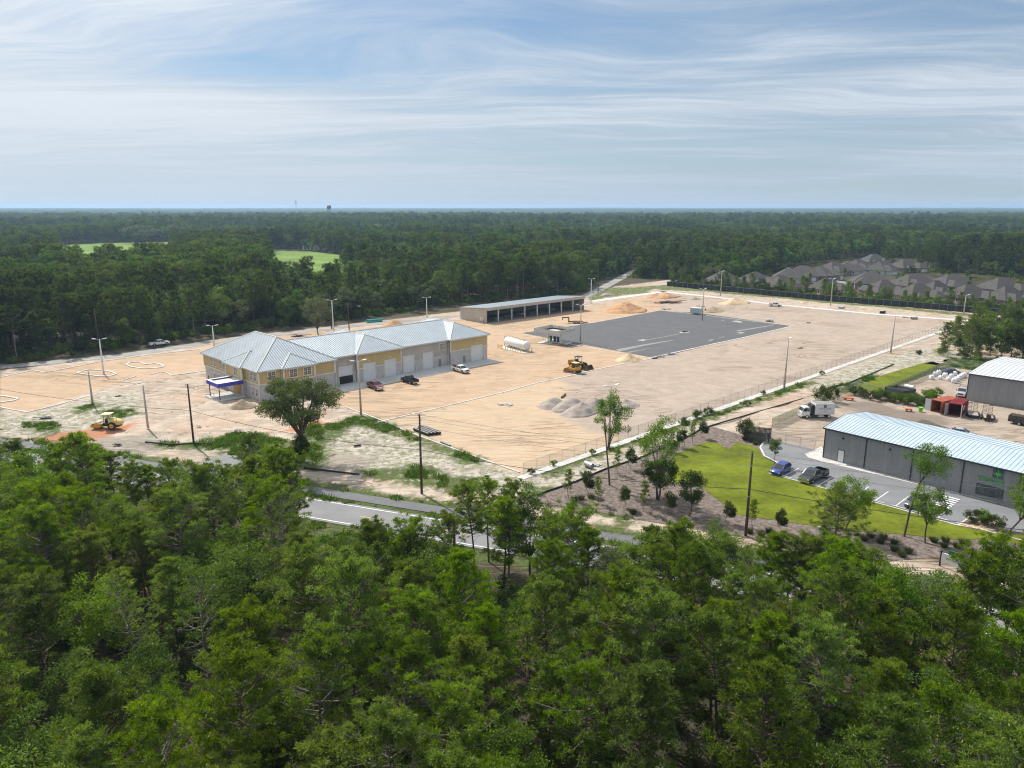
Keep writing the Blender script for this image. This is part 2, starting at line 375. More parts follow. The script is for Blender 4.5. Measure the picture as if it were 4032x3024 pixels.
def broadleaf(seed, h=11.0, R=3.2, base=0.30, ncl=50, nl=190, ls=0.19, clr=0.85, mat='oak', bark='bark', asp=0.78, hollow=0.45, stems=1, r0=None, gap=0.0, lean=(0, 0), zc=None, wn=5):
    rs = np.random.RandomState(seed); segs = []; Vs = []; Ss = []
    r0 = r0 or 0.017 * h; zb = h * base; cz = zc or (zb + h) / 2; H2 = (h - zb) / 2
    top = np.array([lean[0], lean[1], cz - H2 * 0.2])
    roots = [np.array([0, 0, 0.0])] if stems == 1 else [np.array([rs.uniform(-.5, .5), rs.uniform(-.5, .5), 0]) for _ in range(stems)]
    forks = []
    for rt in roots:
        fk = np.array([lean[0] * .6 + rs.normal(0, .25) + rt[0], lean[1] * .6 + rs.normal(0, .25) + rt[1], zb])
        m1 = rt + (fk - rt) * .5 + np.array([rs.normal(0, .12), rs.normal(0, .12), 0])
        segs += [(rt, m1, r0, r0 * .85), (m1, fk, r0 * .85, r0 * .72)]; forks.append(fk)
    limbs = []
    for i in range(max(5, ncl // 7)):
        a = i * 2.4 + rs.normal(0, .3); fk = forks[i % len(forks)]
        e = np.array([lean[0] + math.cos(a) * R * .5, lean[1] + math.sin(a) * R * .5, cz + rs.uniform(-.3, .5) * H2])
        m_ = fk + (e - fk) * .5 + np.array([0, 0, rs.uniform(-.1, .1) * H2])
        segs += [(fk, m_, r0 * .5, r0 * .36), (m_, e, r0 * .36, r0 * .22)]; limbs += [m_, e]
    limbs = np.array(limbs)
    for i in range(ncl):
        d = unit(rs.normal(size=(1, 3)))[0]; d[2] = d[2] * .9 + .12
        if gap and rs.uniform() < gap: continue
        rr = rs.uniform(hollow, 1.0) ** 0.6
        c_ = np.array([lean[0], lean[1], cz]) + d * np.array([R, R, H2]) * rr * rs.uniform(.82, 1.06)
        j = np.argmin(np.linalg.norm(limbs - c_, axis=1)); l0 = limbs[j]; md = (l0 + c_) / 2 + rs.normal(0, .15, 3)
        segs += [(l0, md, r0 * .17, r0 * .11), (md, c_, r0 * .11, r0 * .05)]
        m_ = int(nl * rs.uniform(.6, 1.35)); k = clr * rs.uniform(.7, 1.25)
        off = unit(rs.normal(size=(m_, 3))) * (rs.uniform(0, 1, (m_, 1)) ** .45) * np.array([k, k, k * asp])
        d2 = unit(rs.normal(size=(m_, 3)) + unit(off) * .7 + np.array([0, 0, .15]))
        v, s_ = leaf_tris(rs, c_ + off, d2, ls * rs.uniform(.7, 1.3, m_), ls * .62, np.clip(rs.uniform(.15, .85) + rs.normal(0, .17, m_), 0, 1))
        Vs.append(v); Ss.append(s_)
    n_ = '%s_%d' % (mat, seed)
    return (wood_mesh('trunk_' + n_, segs, MAT[bark], wn), crown_mesh('crown_' + n_, np.concatenate(Vs), np.concatenate(Ss), MAT[mat]), segs)

NEAR_PINES = [pine(1, 13.0, 3.7, .34, nb=62, bark='pale_bark'), pine(2, 12.5, 3.1, .28, nb=58, dead=12), pine(3, 14.5, 3.2, .50, nb=54, flat=.5, dead=14),
              pine(4, 11.5, 3.5, .22, nb=64, mat='pine_b'), pine(5, 13.0, 4.1, .42, nb=54, flat=.7, bark='pale_bark', dead=14), pine(6, 12.0, 3.0, .26, nb=70, mat='pine_b'),
              pine(7, 13.0, 3.0, .5, nb=36, ncl=3, nn=30, dead=30, bark='pale_bark')]
NEAR_OAKS = [broadleaf(11, 10.5, 3.2), broadleaf(12, 9.5, 2.7, .25, 40), broadleaf(13, 11.5, 3.0, .35, 44, mat='bright'),
             broadleaf(14, 8.5, 3.0, .2, 42, gap=.1), broadleaf(15, 10, 2.6, .3, 38, mat='gray_leaf', ls=.16)]
def plant(name, var, loc, rz, sc, label, cat='tree', group=None):
    o = thing(name, label, cat, loc, rz, group)
    o.scale = sc if isinstance(sc, tuple) else (sc, sc, sc)
    link('trunk', var[0], o); link('crown', var[1], o)
    return o

# merged protos for scattered masses (never linked into the scene on their own)
def proto(name, var, sc=1.0):
    v, f = wood_tubes(var[2], 3)
    ft = np.concatenate([f[:, [0, 1, 2]], f[:, [0, 2, 3]]]) if f.shape[1] == 4 else f
    cm = var[1]; n = len(cm.vertices); cv = np.empty(n * 3, np.float32); cm.vertices.foreach_get('co', cv); cv = cv.reshape(-1, 3)
    sh = np.empty(n, np.float32); cm.attributes['shade'].data.foreach_get('value', sh)
    me = new_mesh(name, np.concatenate([v, cv]), np.concatenate([ft, np.arange(n, dtype=np.int32).reshape(-1, 3) + len(v)]),
                  [MAT['bark'], cm.materials[0]], midx=np.concatenate([np.zeros(len(ft)), np.ones(n // 3)]), cols=np.concatenate([np.zeros(len(v)), sh]))
    return bpy.data.objects.new(name, me)
FAR = [proto('far_a', pine(21, 15, 3.3, .45, nb=30, ncl=3, nn=12, ln=.95, wd=.36, clr=.5, mat='far_pine', flat=.5, dead=3)),
       proto('far_b', pine(22, 14, 3.1, .40, nb=30, ncl=3, nn=12, ln=.9, wd=.34, clr=.5, mat='far_pine', dead=3)),
       proto('far_c', pine(23, 16, 3.5, .55, nb=26, ncl=3, nn=13, ln=.9, wd=.38, clr=.55, mat='far_pine', flat=.9, dead=4)),
       proto('far_d', broadleaf(24, 12.5, 3.6, .2, 30, 38, .75, 1.15, mat='far_oak')),
       proto('far_e', broadleaf(25, 11, 3.3, .15, 28, 36, .75, 1.15, mat='far_oak')),
       proto('far_f', broadleaf(26, 11.5, 3.8, .15, 30, 36, .8, 1.25, mat='gray_leaf')),
       proto('far_g', broadleaf(27, 12, 3.4, .2, 28, 36, .75, 1.15, mat='bright'))]
BUSH = [proto('bush_a', broadleaf(31, 2.4, 1.5, .08, 14, 40, .30, .6, mat='far_oak', r0=.04)),
        proto('bush_b', broadleaf(32, 1.8, 1.7, .08, 14, 40, .28, .6, mat='oak', r0=.04)),
        proto('bush_c', broadleaf(33, 3.2, 1.5, .1, 16, 40, .30, .65, mat='far_pine', r0=.05))]
def tuft(seed, n, h, sp, mat, ln, wd=.05):
    rs = np.random.RandomState(seed); r = np.sqrt(rs.uniform(0, 1, n)) * sp; a = rs.uniform(0, 6.28, n)
    c_ = np.stack([r * np.cos(a), r * np.sin(a), rs.uniform(0, h * .4, n)], 1)
    d = unit(np.stack([np.cos(a) * rs.uniform(0, 1, n), np.sin(a) * rs.uniform(0, 1, n), rs.uniform(.6, 1.4, n)], 1))
    v, s_ = leaf_tris(rs, c_, d, ln * rs.uniform(.6, 1.2, n), wd, rs.uniform(0, 1, n))
    return crown_mesh('tuft_%d' % seed, v, s_, MAT[mat])
WEED = [bpy.data.objects.new('weed_a', tuft(41, 60, .25, .55, 'weeds', .32, .10)), bpy.data.objects.new('weed_b', tuft(42, 40, .2, .4, 'weeds', .26, .09)),
        bpy.data.objects.new('weed_c', tuft(43, 50, .4, .45, 'weeds', .45, .09))]

def scatter(name, protos, pts, rz, sc, idx, label=None):
    """many instances as one object: a mesh of points that carries rotation, size and variety"""
    me = bpy.data.meshes.new(name); n = len(pts); me.vertices.add(n); me.vertices.foreach_set('co', np.asarray(pts, np.float32).ravel())
    for an, typ, val in (('rz', 'FLOAT', rz), ('sc', 'FLOAT', sc)):
        a = me.attributes.new(an, typ, 'POINT'); a.data.foreach_set('value', np.asarray(val, np.float32))
    a = me.attributes.new('pick', 'INT', 'POINT'); a.data.foreach_set('value', np.asarray(idx, np.int32))
    for p_ in protos:
        for m_ in p_.data.materials:
            if m_.name not in me.materials: me.materials.append(m_)
    o = link(name, me); o['kind'] = 'stuff'
    if label: o['label'] = label
    g = bpy.data.node_groups.new(name, 'GeometryNodeTree')
    g.interface.new_socket('Geometry', in_out='INPUT', socket_type='NodeSocketGeometry'); g.interface.new_socket('Geometry', in_out='OUTPUT', socket_type='NodeSocketGeometry')
    N_ = g.nodes; gi = N_.new('NodeGroupInput'); go = N_.new('NodeGroupOutput'); ip = N_.new('GeometryNodeInstanceOnPoints'); jn = N_.new('GeometryNodeJoinGeometry')
    for p_ in reversed(protos):
        oi = N_.new('GeometryNodeObjectInfo'); oi.inputs['Object'].default_value = p_; oi.inputs['As Instance'].default_value = True
        g.links.new(oi.outputs['Geometry'], jn.inputs[0])
    def at(nm, typ):
        a_ = N_.new('GeometryNodeInputNamedAttribute'); a_.data_type = typ; a_.inputs[0].default_value = nm; return a_.outputs[0]
    g.links.new(gi.outputs[0], ip.inputs['Points']); g.links.new(jn.outputs[0], ip.inputs['Instance'])
    ip.inputs['Pick Instance'].default_value = True; g.links.new(at('pick', 'INT'), ip.inputs['Instance Index'])
    cx = N_.new('ShaderNodeCombineXYZ'); g.links.new(at('rz', 'FLOAT'), cx.inputs[2]); g.links.new(cx.outputs[0], ip.inputs['Rotation'])
    g.links.new(at('sc', 'FLOAT'), ip.inputs['Scale']); g.links.new(ip.outputs[0], go.inputs[0])
    m_ = o.modifiers.new('scatter', 'NODES'); m_.node_group = g
    return o

# ------------------------------------------------------------------ polygons on the ground
def sdf(poly, P):
    """signed distance, positive inside"""
    poly = np.array(poly, float); d = np.full(len(P), 1e9); ins = np.zeros(len(P), bool); n = len(poly)
    for i in range(n):
        a = poly[i]; b = poly[(i + 1) % n]; e = b - a; w = P - a
        tt = np.clip((w @ e) / max(e @ e, 1e-9), 0, 1); q = w - tt[:, None] * e; d = np.minimum(d, (q * q).sum(1))
        c1 = (a[1] <= P[:, 1]) & (b[1] > P[:, 1]); c2 = (b[1] <= P[:, 1]) & (a[1] > P[:, 1])
        cr = e[0] * w[:, 1] - e[1] * w[:, 0]; ins ^= (c1 & (cr > 0)) | (c2 & (cr < 0))
    return np.where(ins, 1, -1) * np.sqrt(d)
def inside(poly, P): return sdf(poly, P) > 0
def rnd_in(poly, n, seed, mind=None):
    rs = np.random.RandomState(seed); p = np.array(poly); lo = p.min(0); hi = p.max(0); out = []
    c_ = lo + rs.uniform(0, 1, (n * 6, 2)) * (hi - lo); c_ = c_[inside(poly, c_)]
    if not mind: return c_[:n]
    cell = {}
    for q in c_:
        k = (int(q[0] // mind), int(q[1] // mind))
        if all((q[0] - z[0]) ** 2 + (q[1] - z[1]) ** 2 >= mind * mind for i in (-1, 0, 1) for j in (-1, 0, 1) for z in cell.get((k[0] + i, k[1] + j), ())):
            cell.setdefault(k, []).append(q); out.append(q)
            if len(out) >= n: break
    return np.array(out)
def strip(a, b, w):
    """centre line a..b.. -> flat polygon of width w"""
    pts = [Vector(p[:2]) for p in a] if b is None else [Vector(a[:2]), Vector(b[:2])]
    L, R_ = [], []
    for i, p in enumerate(pts):
        d = (pts[min(i + 1, len(pts) - 1)] - pts[max(i - 1, 0)]).normalized(); n_ = Vector((-d.y, d.x)) * (w / 2)
        L.append(tuple(p + n_)); R_.append(tuple(p - n_))
    return L + R_[::-1]
def sheet(poly, z):
    bm = bmesh.new(); vs = [bm.verts.new((x, y, z)) for x, y in poly]; f = bm.faces.new(vs)
    if f.normal.z < 0 or sum(poly[i][0] * poly[(i + 1) % len(poly)][1] - poly[(i + 1) % len(poly)][0] * poly[i][1] for i in range(len(poly))) < 0: f.normal_flip()
    bmesh.ops.triangulate(bm, faces=[f]); me = bpy.data.meshes.new('sheet'); bm.to_mesh(me); bm.free(); return me
def sheet_obj(name, poly, z, mat, kind='structure', parent=None):
    me = sheet(poly, z); me.name = name; me.materials.append(mat); o = link(name, me, parent)
    if parent is None: o['kind'] = kind
    return o

GROUND_ZONES = dict(
    # greyish weedy ground
    scrub=[WL('K', (640, 540), (900, 430), (1100, 380), (1400, 460), (1560, 500), (2212, 740), (2212, 950), (1700, 900), (1100, 800), (760, 760)), WL('L', (-100, 620), (160, 690), (540, 810), (720, 860), (900, 930), (560, 1010), (-100, 960)),
           WL('A', (-100, 1040), (240, 1060), (500, 1000), (900, 900), (1240, 860), (1250, 1060), (900, 1210), (400, 1270), (-100, 1250)), WL('A', (880, 1290), (1280, 1230), (1560, 1280), (1200, 1440), (850, 1400)), WL('A', (1500, 1290), (2212, 1200), (2300, 1420), (1700, 1400)),
           WL('L', (600, 860), (1200, 690), (1990, 420), (2212, 320), (2212, 400), (1990, 500), (1500, 700), (1000, 890), (720, 990)), WL('F', (0, 390), (1100, 50), (1600, 110), (1900, 170), (1250, 235), (700, 300), (420, 410), (0, 560))],
    # pale disturbed sand of the whole development
    sand=[WL('Z', (0, 800), (300, 765), (450, 735), (1000, 672), (1262, 640), (1330, 618), (1450, 604), (2170, 676), (2190, 735), (2212, 775), (1960, 800), (1860, 850), (1650, 930), (1340, 1010), (1180, 1075),
                     (1120, 1080), (1000, 1078), (640, 1040), (480, 985), (300, 985), (0, 930)),
          [(x, road_y(x, 96.2)) for x in (-130, 130)] + [(x, road_y(x, 101.5)) for x in (130, -130)]],
    tan=[WL('Z', (0, 816), (72, 801), (223, 780), (432, 755), (450, 735), (1000, 690), (1262, 664), (1380, 640), (1440, 637), (1530, 655), (1500, 672), (1425, 671), (1130, 720), (1415, 773), (1399, 776),
                    (1244, 809), (960, 878), (824, 908), (745, 879), (700, 870), (450, 801), (325, 808), (263, 824), (59, 891), (0, 880))],
    beige=[WL('Z', (824, 908), (960, 878), (1244, 809), (1399, 776), (1708, 705), (1425, 671), (1440, 637), (1675, 657), (1888, 678), (2052, 690), (1700, 838), (1443, 925), (1235, 990), (1122, 1021), (878, 932))],
    blend=[WL('Z', (824, 908), (960, 878), (1200, 818), (1230, 835), (1215, 865), (1180, 880), (1260, 930), (1330, 940), (1340, 960), (1122, 1021), (878, 932))],
    clay=[WL('A', (230, 1295), (560, 1220), (900, 1190), (1120, 1140), (1260, 1100), (1000, 1230), (870, 1290), (560, 1370), (380, 1330)),
          WL('K', (470, 430), (640, 370), (770, 320), (880, 375), (700, 420), (560, 450))],
    grass=[WL('K', (1105, 305), (1180, 300), (1330, 345), (1550, 440), (1700, 520), (2212, 690), (2212, 740), (1990, 690), (1700, 560), (1500, 490), (1400, 470), (1150, 395), (1000, 420), (900, 520), (700, 520), (640, 440), (760, 390), (950, 385)),
           WL('K', (1160, 760), (1400, 790), (1680, 740), (1800, 830), (2160, 860), (2160, 960), (1850, 940), (1500, 880), (1230, 840)),
           WL('K', (0, 520), (250, 450), (560, 530), (800, 560), (860, 640), (760, 760), (400, 740), (60, 700), (0, 640)),
           WL('L', (720, 790), (1000, 680), (1300, 590), (1700, 450), (1980, 350), (2212, 260), (2212, 330), (1900, 430), (1500, 560), (1150, 680), (900, 780), (800, 830)),
           WL('E', (1000, 1640), (1500, 1480), (1900, 1340), (2212, 1220), (2212, 1270), (1800, 1420), (1300, 1580), (1100, 1659)),
           WL('L', (600, 910), (840, 940), (700, 1010), (560, 980)), WL('L', (0, 620), (160, 660), (250, 720), (40, 730)),
           WL('L', (0, 900), (260, 920), (120, 980), (0, 960)),
           WL('A', (640, 1010), (820, 985), (840, 1010), (700, 1050)), WL('A', (890, 1040), (1010, 1010), (1160, 1030), (1210, 1060), (1020, 1090), (900, 1070)),
           WL('A', (250, 1130), (470, 1140), (500, 1200), (430, 1250), (330, 1200), (240, 1160)), WL('A', (1280, 1310), (1700, 1300), (2000, 1220), (2212, 1240), (2212, 1380), (1500, 1350)),
           WL('D', (1560, 180), (1810, 90), (2212, 90), (2212, 150), (1850, 170), (1600, 232)), WL('E', (0, 250), (600, 200), (1100, 260), (700, 255), (500, 235), (0, 330)),
           WL('H', (0, 350), (300, 365), (1900, 520), (1980, 540), (1300, 475), (300, 385), (0, 372)),
           WL('F', (250, 470), (420, 420), (700, 320), (720, 340), (500, 450), (330, 520)),
           WL('F', (1440, 160), (1900, 170), (2212, 200), (2212, 300), (1700, 290), (1430, 250)),
           [(x, road_y(x, 82)) for x in (-90, -36, 4, 60)] + [(x, road_y(x, 84.4)) for x in (60, -90)],
           [(x, road_y(x, 90.7)) for x in (-90, 90)] + [(x, road_y(x, 92.7)) for x in (90, -90)],
           [(x, road_y(x, 95.0)) for x in (-90, 90)] + [(x, road_y(x, 96.8)) for x in (90, -90)],
           WL('K', (650, 1250), (1100, 1290), (1300, 1420), (1000, 1600), (700, 1500)),
           WL('L', (690, 1060), (1500, 1190), (1560, 1230), (1100, 1150))],
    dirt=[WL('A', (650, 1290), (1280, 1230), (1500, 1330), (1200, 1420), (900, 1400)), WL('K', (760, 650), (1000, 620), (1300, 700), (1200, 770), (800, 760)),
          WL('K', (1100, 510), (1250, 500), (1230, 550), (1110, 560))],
    yard=[WL('Z', (1640, 935), (1667, 925), (1803, 862), (1850, 850), (1908, 845), (2052, 793), (2112, 800), (2212, 818), (2400, 860), (2400, 1120), (2212, 985), (1995, 905), (1780, 975), (1760, 972), (1700, 960))],
    soot=[WL('F', (260, 640), (560, 600), (900, 690), (1400, 780), (1450, 860), (1100, 850), (650, 760), (420, 700))],  # ragged darker patch over the yard ground
)
PAD = WL('Z', (1128, 719.5), (1415, 773.5), (1708, 704.5), (1517, 677), (1425, 671), (1283, 697.5))
PARKING = WL('G', (180, 312), (200, 288), (268, 258), (600, 335), (650, 325), (545, 372), (552, 392), (665, 412), (2000, 745), (2420, 850), (2420, 1000), (2030, 955), (1960, 965), (1700, 918), (1110, 752), (560, 600), (245, 517), (320, 440), (215, 385))
LAWN = WL('G', (-60, 330), (0, 280), (100, 300), (170, 335), (205, 390), (300, 440), (240, 520), (560, 605), (1110, 758), (1700, 925), (1960, 972), (2300, 1010), (2300, 1100), (2100, 1055), (1900, 1022), (1700, 1030), (1500, 1010), (1300, 990), (800, 950), (300, 880), (0, 835)) + \
    WL('L', (2150, 945), (2060, 905), (1830, 878), (1870, 760), (1900, 640), (2060, 575), (2212, 525))
MULCH = WL('L', (700, 1045), (740, 995), (840, 958), (1040, 883), (1200, 815), (1500, 705), (1750, 610), (2000, 495), (2212, 395)) + WL('G', (60, 228), (175, 300), (180, 335)) + \
    WL('G', (2450, 1100), (2450, 1240), (1900, 1190), (1500, 1165), (1200, 1190), (700, 1095), (270, 1055), (60, 1012)) + WL('L', (1500, 1195), (1100, 1122), (690, 1060))
FLATS = [PAD, PARKING, LAWN, MULCH, strip(W('H', 0, 383), W('H', 1940, 565), 6), strip(W('L', 540, 830), W('M', 1700, 250), 6), WL('D', (1500, 260), (1600, 225), (2212, 120), (2212, 190), (1600, 270))]
# ------------------------------------------------------------------ ground
AX = (0.7197, 0.6943)                                    # the lot's main direction
def ground_material():
    m = bpy.data.materials.new('site_ground'); m.use_nodes = True; t = NT(m.node_tree)
    p = t.pos(); b = t.n('ShaderNodeBsdfPrincipled'); o = t.n('ShaderNodeOutputMaterial')
    big = t.noise(p, 0.045, 4, .6); med = t.noise(p, 0.30, 6, .62, .4); fine = t.noise(p, 2.2, 5, .65); grit = t.noise(p, 9, 3, .6)
    al = t.mapping(p, -math.atan2(AX[1], AX[0]), (0.055, 0.75, 1)); st = t.noise(al, 1, 6, .62, .5)            # grader and tyre streaks
    al2 = t.mapping(t.vmath('ADD', p, t.vmath('MULTIPLY', t.noise(p, .03, 2, color=True), (22, 22, 0))), -math.atan2(AX[1], AX[0]) + .5, (0.05, 1.3, 1)); st2 = t.noise(al2, 1, 5, .65, .3)
    def z(name, amp, w, nz=None, ns=0.5):
        s_ = t.math('ADD', t.attr(name), t.math('MULTIPLY', t.math('SUBTRACT', nz or med, ns), amp)); return t.mr(s_, -w, w)
    litter = t.mix(t.mr(med, .35, .65), (0.028, 0.025, 0.016), (0.075, 0.064, 0.042)); col = t.mix(t.mr(fine, .45, .6), litter, (0.028, 0.042, 0.012))
    sand = t.mix(t.mr(med, .36, .62), (0.60, 0.51, 0.41), (0.44, 0.36, 0.285)); sand = t.mix(t.mr(st2, .50, .64, 0, .75), sand, (0.36, 0.30, 0.24))
    sand = t.mix(t.mr(st, .54, .68, 0, .55), sand, (0.66, 0.58, 0.49)); sand = t.mix(t.mr(big, .50, .62, 0, .55), sand, (0.57, 0.40, 0.28))
    scr = t.math('MULTIPLY', t.mr(t.noise(p, .5, 6, .7, .5), .56, .66), t.mr(big, .40, .55))
    sand = t.mix(t.math('MULTIPLY', scr, .75), sand, (0.16, 0.17, 0.10))
    col = t.mix(z('sand', 5, 1.2), col, sand)
    tan = t.mix(t.mr(med, .33, .66), (0.57, 0.405, 0.26), (0.50, 0.365, 0.245)); tan = t.mix(t.mr(st, .48, .66, 0, .7), tan, (0.56, 0.45, 0.33))
    tan = t.mix(t.mr(t.noise(al2, .6, 4, .6), .56, .72, 0, .7), tan, (0.44, 0.27, 0.155)); tan = t.mix(t.mr(st2, .56, .70, 0, .45), tan, (0.40, 0.28, 0.18))
    scrub = t.mix(t.mr(t.noise(p, .45, 6, .7, .6), .42, .60), (0.56, 0.51, 0.45), (0.38, 0.34, 0.29)); scrub = t.mix(t.mr(t.noise(p, .9, 7, .72, .8), .465, .58, 0, .80), scrub, (0.135, 0.185, 0.055)); scrub = t.mix(t.mr(st2, .55, .68, 0, .5), scrub, (0.62, 0.58, 0.53))
    col = t.mix(z('scrub', 7, 2.0), col, scrub)
    tan_mask = 0
    col = t.mix(z('tan', .6, .35), col, tan)
    beige = t.mix(t.mr(med, .35, .65), (0.475, 0.395, 0.325), (0.405, 0.332, 0.272)); beige = t.mix(t.mr(st2, .50, .66, 0, .5), beige, (0.48, 0.375, 0.285))
    beige = t.mix(t.mr(st, .55, .68, 0, .6), beige, (0.35, 0.275, 0.215)); beige = t.mix(t.mr(big, .48, .66, 0, .4), beige, (0.46, 0.35, 0.26))
    col = t.mix(z('beige', .5, .3), col, beige)
    blend = t.mix(t.mr(st, .42, .60), (0.57, 0.41, 0.26), (0.52, 0.42, 0.29)); blend = t.mix(t.mr(t.noise(t.mapping(p, -.25, (.18, 1.1, 1)), 1, 5, .6, .6), .44, .62, 0, .75), blend, (0.60, 0.48, 0.345))
    blend = t.mix(t.mr(st2, .54, .70, 0, .45), blend, (0.42, 0.28, 0.18)); col = t.mix(z('blend', 9, 1.4), col, blend)
    col = t.mix(t.math('MULTIPLY', z('clay', 3, .8), .92), col, t.mix(t.mr(st2, .4, .65), (0.50, 0.17, 0.075), (0.48, 0.25, 0.14)))
    yard = t.mix(t.mr(med, .35, .65), (0.46, 0.385, 0.315), (0.37, 0.305, 0.245)); yard = t.mix(t.mr(fine, .5, .7, 0, .4), yard, (0.52, 0.45, 0.38))
    col = t.mix(z('yard', 1.2, .3), col, yard); col = t.mix(t.math('MULTIPLY', z('soot', 4, 1.6), .7), col, (0.15, 0.125, 0.105))
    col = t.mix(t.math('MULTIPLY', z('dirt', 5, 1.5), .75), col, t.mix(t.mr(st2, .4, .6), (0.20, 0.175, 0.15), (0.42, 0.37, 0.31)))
    gcol = t.mix(t.mr(fine, .35, .65), (0.060, 0.120, 0.016), (0.14, 0.225, 0.035)); gcol = t.mix(t.mr(med, .5, .7, 0, .6), gcol, (0.16, 0.17, 0.06))
    gm = t.math('MULTIPLY', t.mr(t.math('ADD', t.attr('grass'), t.math('MULTIPLY', t.math('SUBTRACT', med, .42), 8)), -1.0, 1.0), t.mr(t.noise(p, .8, 6, .68, .5), .36, .50)); col = t.mix(gm, col, gcol)
    col = t.mix(t.mr(grit, .3, .7, .0, .25), col, (0.25, 0.21, 0.17)); col = t.mix(1.0, col, (.90, .88, .875), 'MULTIPLY'); wet = t.math('MULTIPLY', t.mr(t.noise(p, .12, 5, .65, .8), .52, .62), t.mr(fine, .3, .6)); col = t.mix(t.math('MULTIPLY', wet, .20), col, (.17, .125, .085))
    wn_ = t.noise(t.mapping(p, -math.atan2(AX[1], AX[0]) + .15, (.018, .11, 1)), 1, 3, .5, .9); rut = t.math('SUBTRACT', 1.0, t.mr(t.math('ABSOLUTE', t.math('SUBTRACT', t.math('FRACT', t.math('MULTIPLY', wn_, 14.0)), .5)), .03, .16))
    rut = t.math('MULTIPLY', rut, t.mr(t.noise(p, .035, 3, .6, .5), .47, .60)); bare = t.math('MAXIMUM', t.math('MAXIMUM', z('tan', 1, 1), z('beige', 1, 1)), t.mr(t.attr('scrub'), 4, -1)); rut = t.math('MULTIPLY', rut, bare)
    col = t.mix(t.math('MULTIPLY', rut, .60), col, (.24, .165, .105))
    t.link(col, b.inputs['Base Color']); b.inputs['Roughness'].default_value = .95; b.inputs['Specular IOR Level'].default_value = .15
    h = t.math('SUBTRACT', t.math('ADD', t.math('ADD', t.math('MULTIPLY', st2, 1.1), t.math('MULTIPLY', fine, .55)), t.math('MULTIPLY', t.math('MULTIPLY', gm, t.noise(p, 6, 3, .7)), 1.4)), t.math('MULTIPLY', rut, .8))
    t.link(t.bump(h, .9, .30), b.inputs['Normal']); t.link(b.outputs[0], o.inputs[0]); return m

BACKROAD = [(-205, 165), (-170, 178), W('A', 0, 655), W('A', 1000, 560), W('A', 1900, 432), W('B', 1000, 380), W('C', 460, 245), W('C', 1640, 135), W('D', 1500, 200), W('D', 1690, 110), W('D', 1830, 35)]
d0 = Vector(BACKROAD[-1]) - Vector(BACKROAD[-2]); BACKROAD.append(tuple(Vector(BACKROAD[-1]) + d0 * 3))
X0, X1, Y0, Y1, ST = -250.0, 262.5, 12.0, 480.0, 1.25
gx = np.arange(X0, X1 + .01, ST); gy = np.arange(Y0, Y1 + .01, ST); nx, ny = len(gx), len(gy)
GX, GY = np.meshgrid(gx, gy); GP = np.stack([GX.ravel(), GY.ravel()], 1)
ZA = {k: np.max([sdf(q, GP) for q in v], 0) for k, v in GROUND_ZONES.items()}
lot_d = np.max([ZA['tan'], ZA['beige'], ZA['yard']] + [sdf(q, GP) for q in FLATS] + [sdf(strip(BACKROAD, None, 7), GP)], 0)
roadd = np.abs(GP[:, 1] + .378 * GP[:, 0] - 89.0) - 9
rough = np.clip(np.minimum(-lot_d - 1, roadd) / 4, 0, 1) * np.clip(ZA['sand'] / 3 + .4, .35, 1)
rs = np.random.RandomState(5)
def vnoise(P, cell, seed):
    r_ = np.random.RandomState(seed); T_ = r_.uniform(-1, 1, (64, 64)); q = P / cell; i = np.floor(q).astype(int); f = q - i; f = f * f * (3 - 2 * f)
    g = lambda a, b: T_[(i[:, 0] + a) % 64, (i[:, 1] + b) % 64]
    return (g(0, 0) * (1 - f[:, 0]) + g(1, 0) * f[:, 0]) * (1 - f[:, 1]) + (g(0, 1) * (1 - f[:, 0]) + g(1, 1) * f[:, 0]) * f[:, 1]
GZ = rough * (vnoise(GP, 9, 1) * .22 + vnoise(GP, 3.5, 2) * .16) - .03 * rough
berm = np.clip(1 - np.abs(sdf(GROUND_ZONES['grass'][0], GP) - 1) / 4, 0, 1) * rough * .4; GZ += berm
edge = np.minimum.reduce([GP[:, 0] - X0, X1 - GP[:, 0], GP[:, 1] - Y0, Y1 - GP[:, 1]]); GZ = GZ * np.clip(edge / 10, 0, 1)
ii = np.arange(nx * ny).reshape(ny, nx); FQ = np.stack([ii[:-1, :-1], ii[:-1, 1:], ii[1:, 1:], ii[1:, :-1]], -1).reshape(-1, 4)
gm_ = new_mesh('ground', np.column_stack([GP, GZ]), FQ, ground_material(), smooth=True)
for k, v in ZA.items():
    a = gm_.attributes.new(k, 'FLOAT', 'POINT'); a.data.foreach_set('value', v.astype(np.float32))
struct('ground', gm_, None)

def far_ground_material():
    m = bpy.data.materials.new('forest_floor'); m.use_nodes = True; t = NT(m.node_tree); p = t.pos(); b = t.n('ShaderNodeBsdfPrincipled')
    n1 = t.noise(p, .02, 5, .6); n2 = t.noise(p, .2, 5, .6)
    t.link(t.mix(t.mr(n2, .4, .6), t.mix(t.mr(n1, .4, .6), (.030, .036, .016), (.045, .050, .022)), (.075, .070, .040)), b.inputs['Base Color'])
    b.inputs['Roughness'].default_value = 1; b.inputs['Specular IOR Level'].default_value = 0
    t.link(b.outputs[0], t.n('ShaderNodeOutputMaterial').inputs[0]); return m
mb = MB(); B_ = 30000.0
mb.quad((-B_, -6000, -.25), (B_, -6000, -.25), (B_, Y0 + 2, -.25), (-B_, Y0 + 2, -.25)); mb.quad((-B_, Y1 - 2, -.25), (B_, Y1 - 2, -.25), (B_, 45000, -.25), (-B_, 45000, -.25))
mb.quad((-B_, Y0 + 2, -.25), (X0 + 2, Y0 + 2, -.25), (X0 + 2, Y1 - 2, -.25), (-B_, Y1 - 2, -.25)); mb.quad((X1 - 2, Y0 + 2, -.25), (B_, Y0 + 2, -.25), (B_, Y1 - 2, -.25), (X1 - 2, Y1 - 2, -.25))
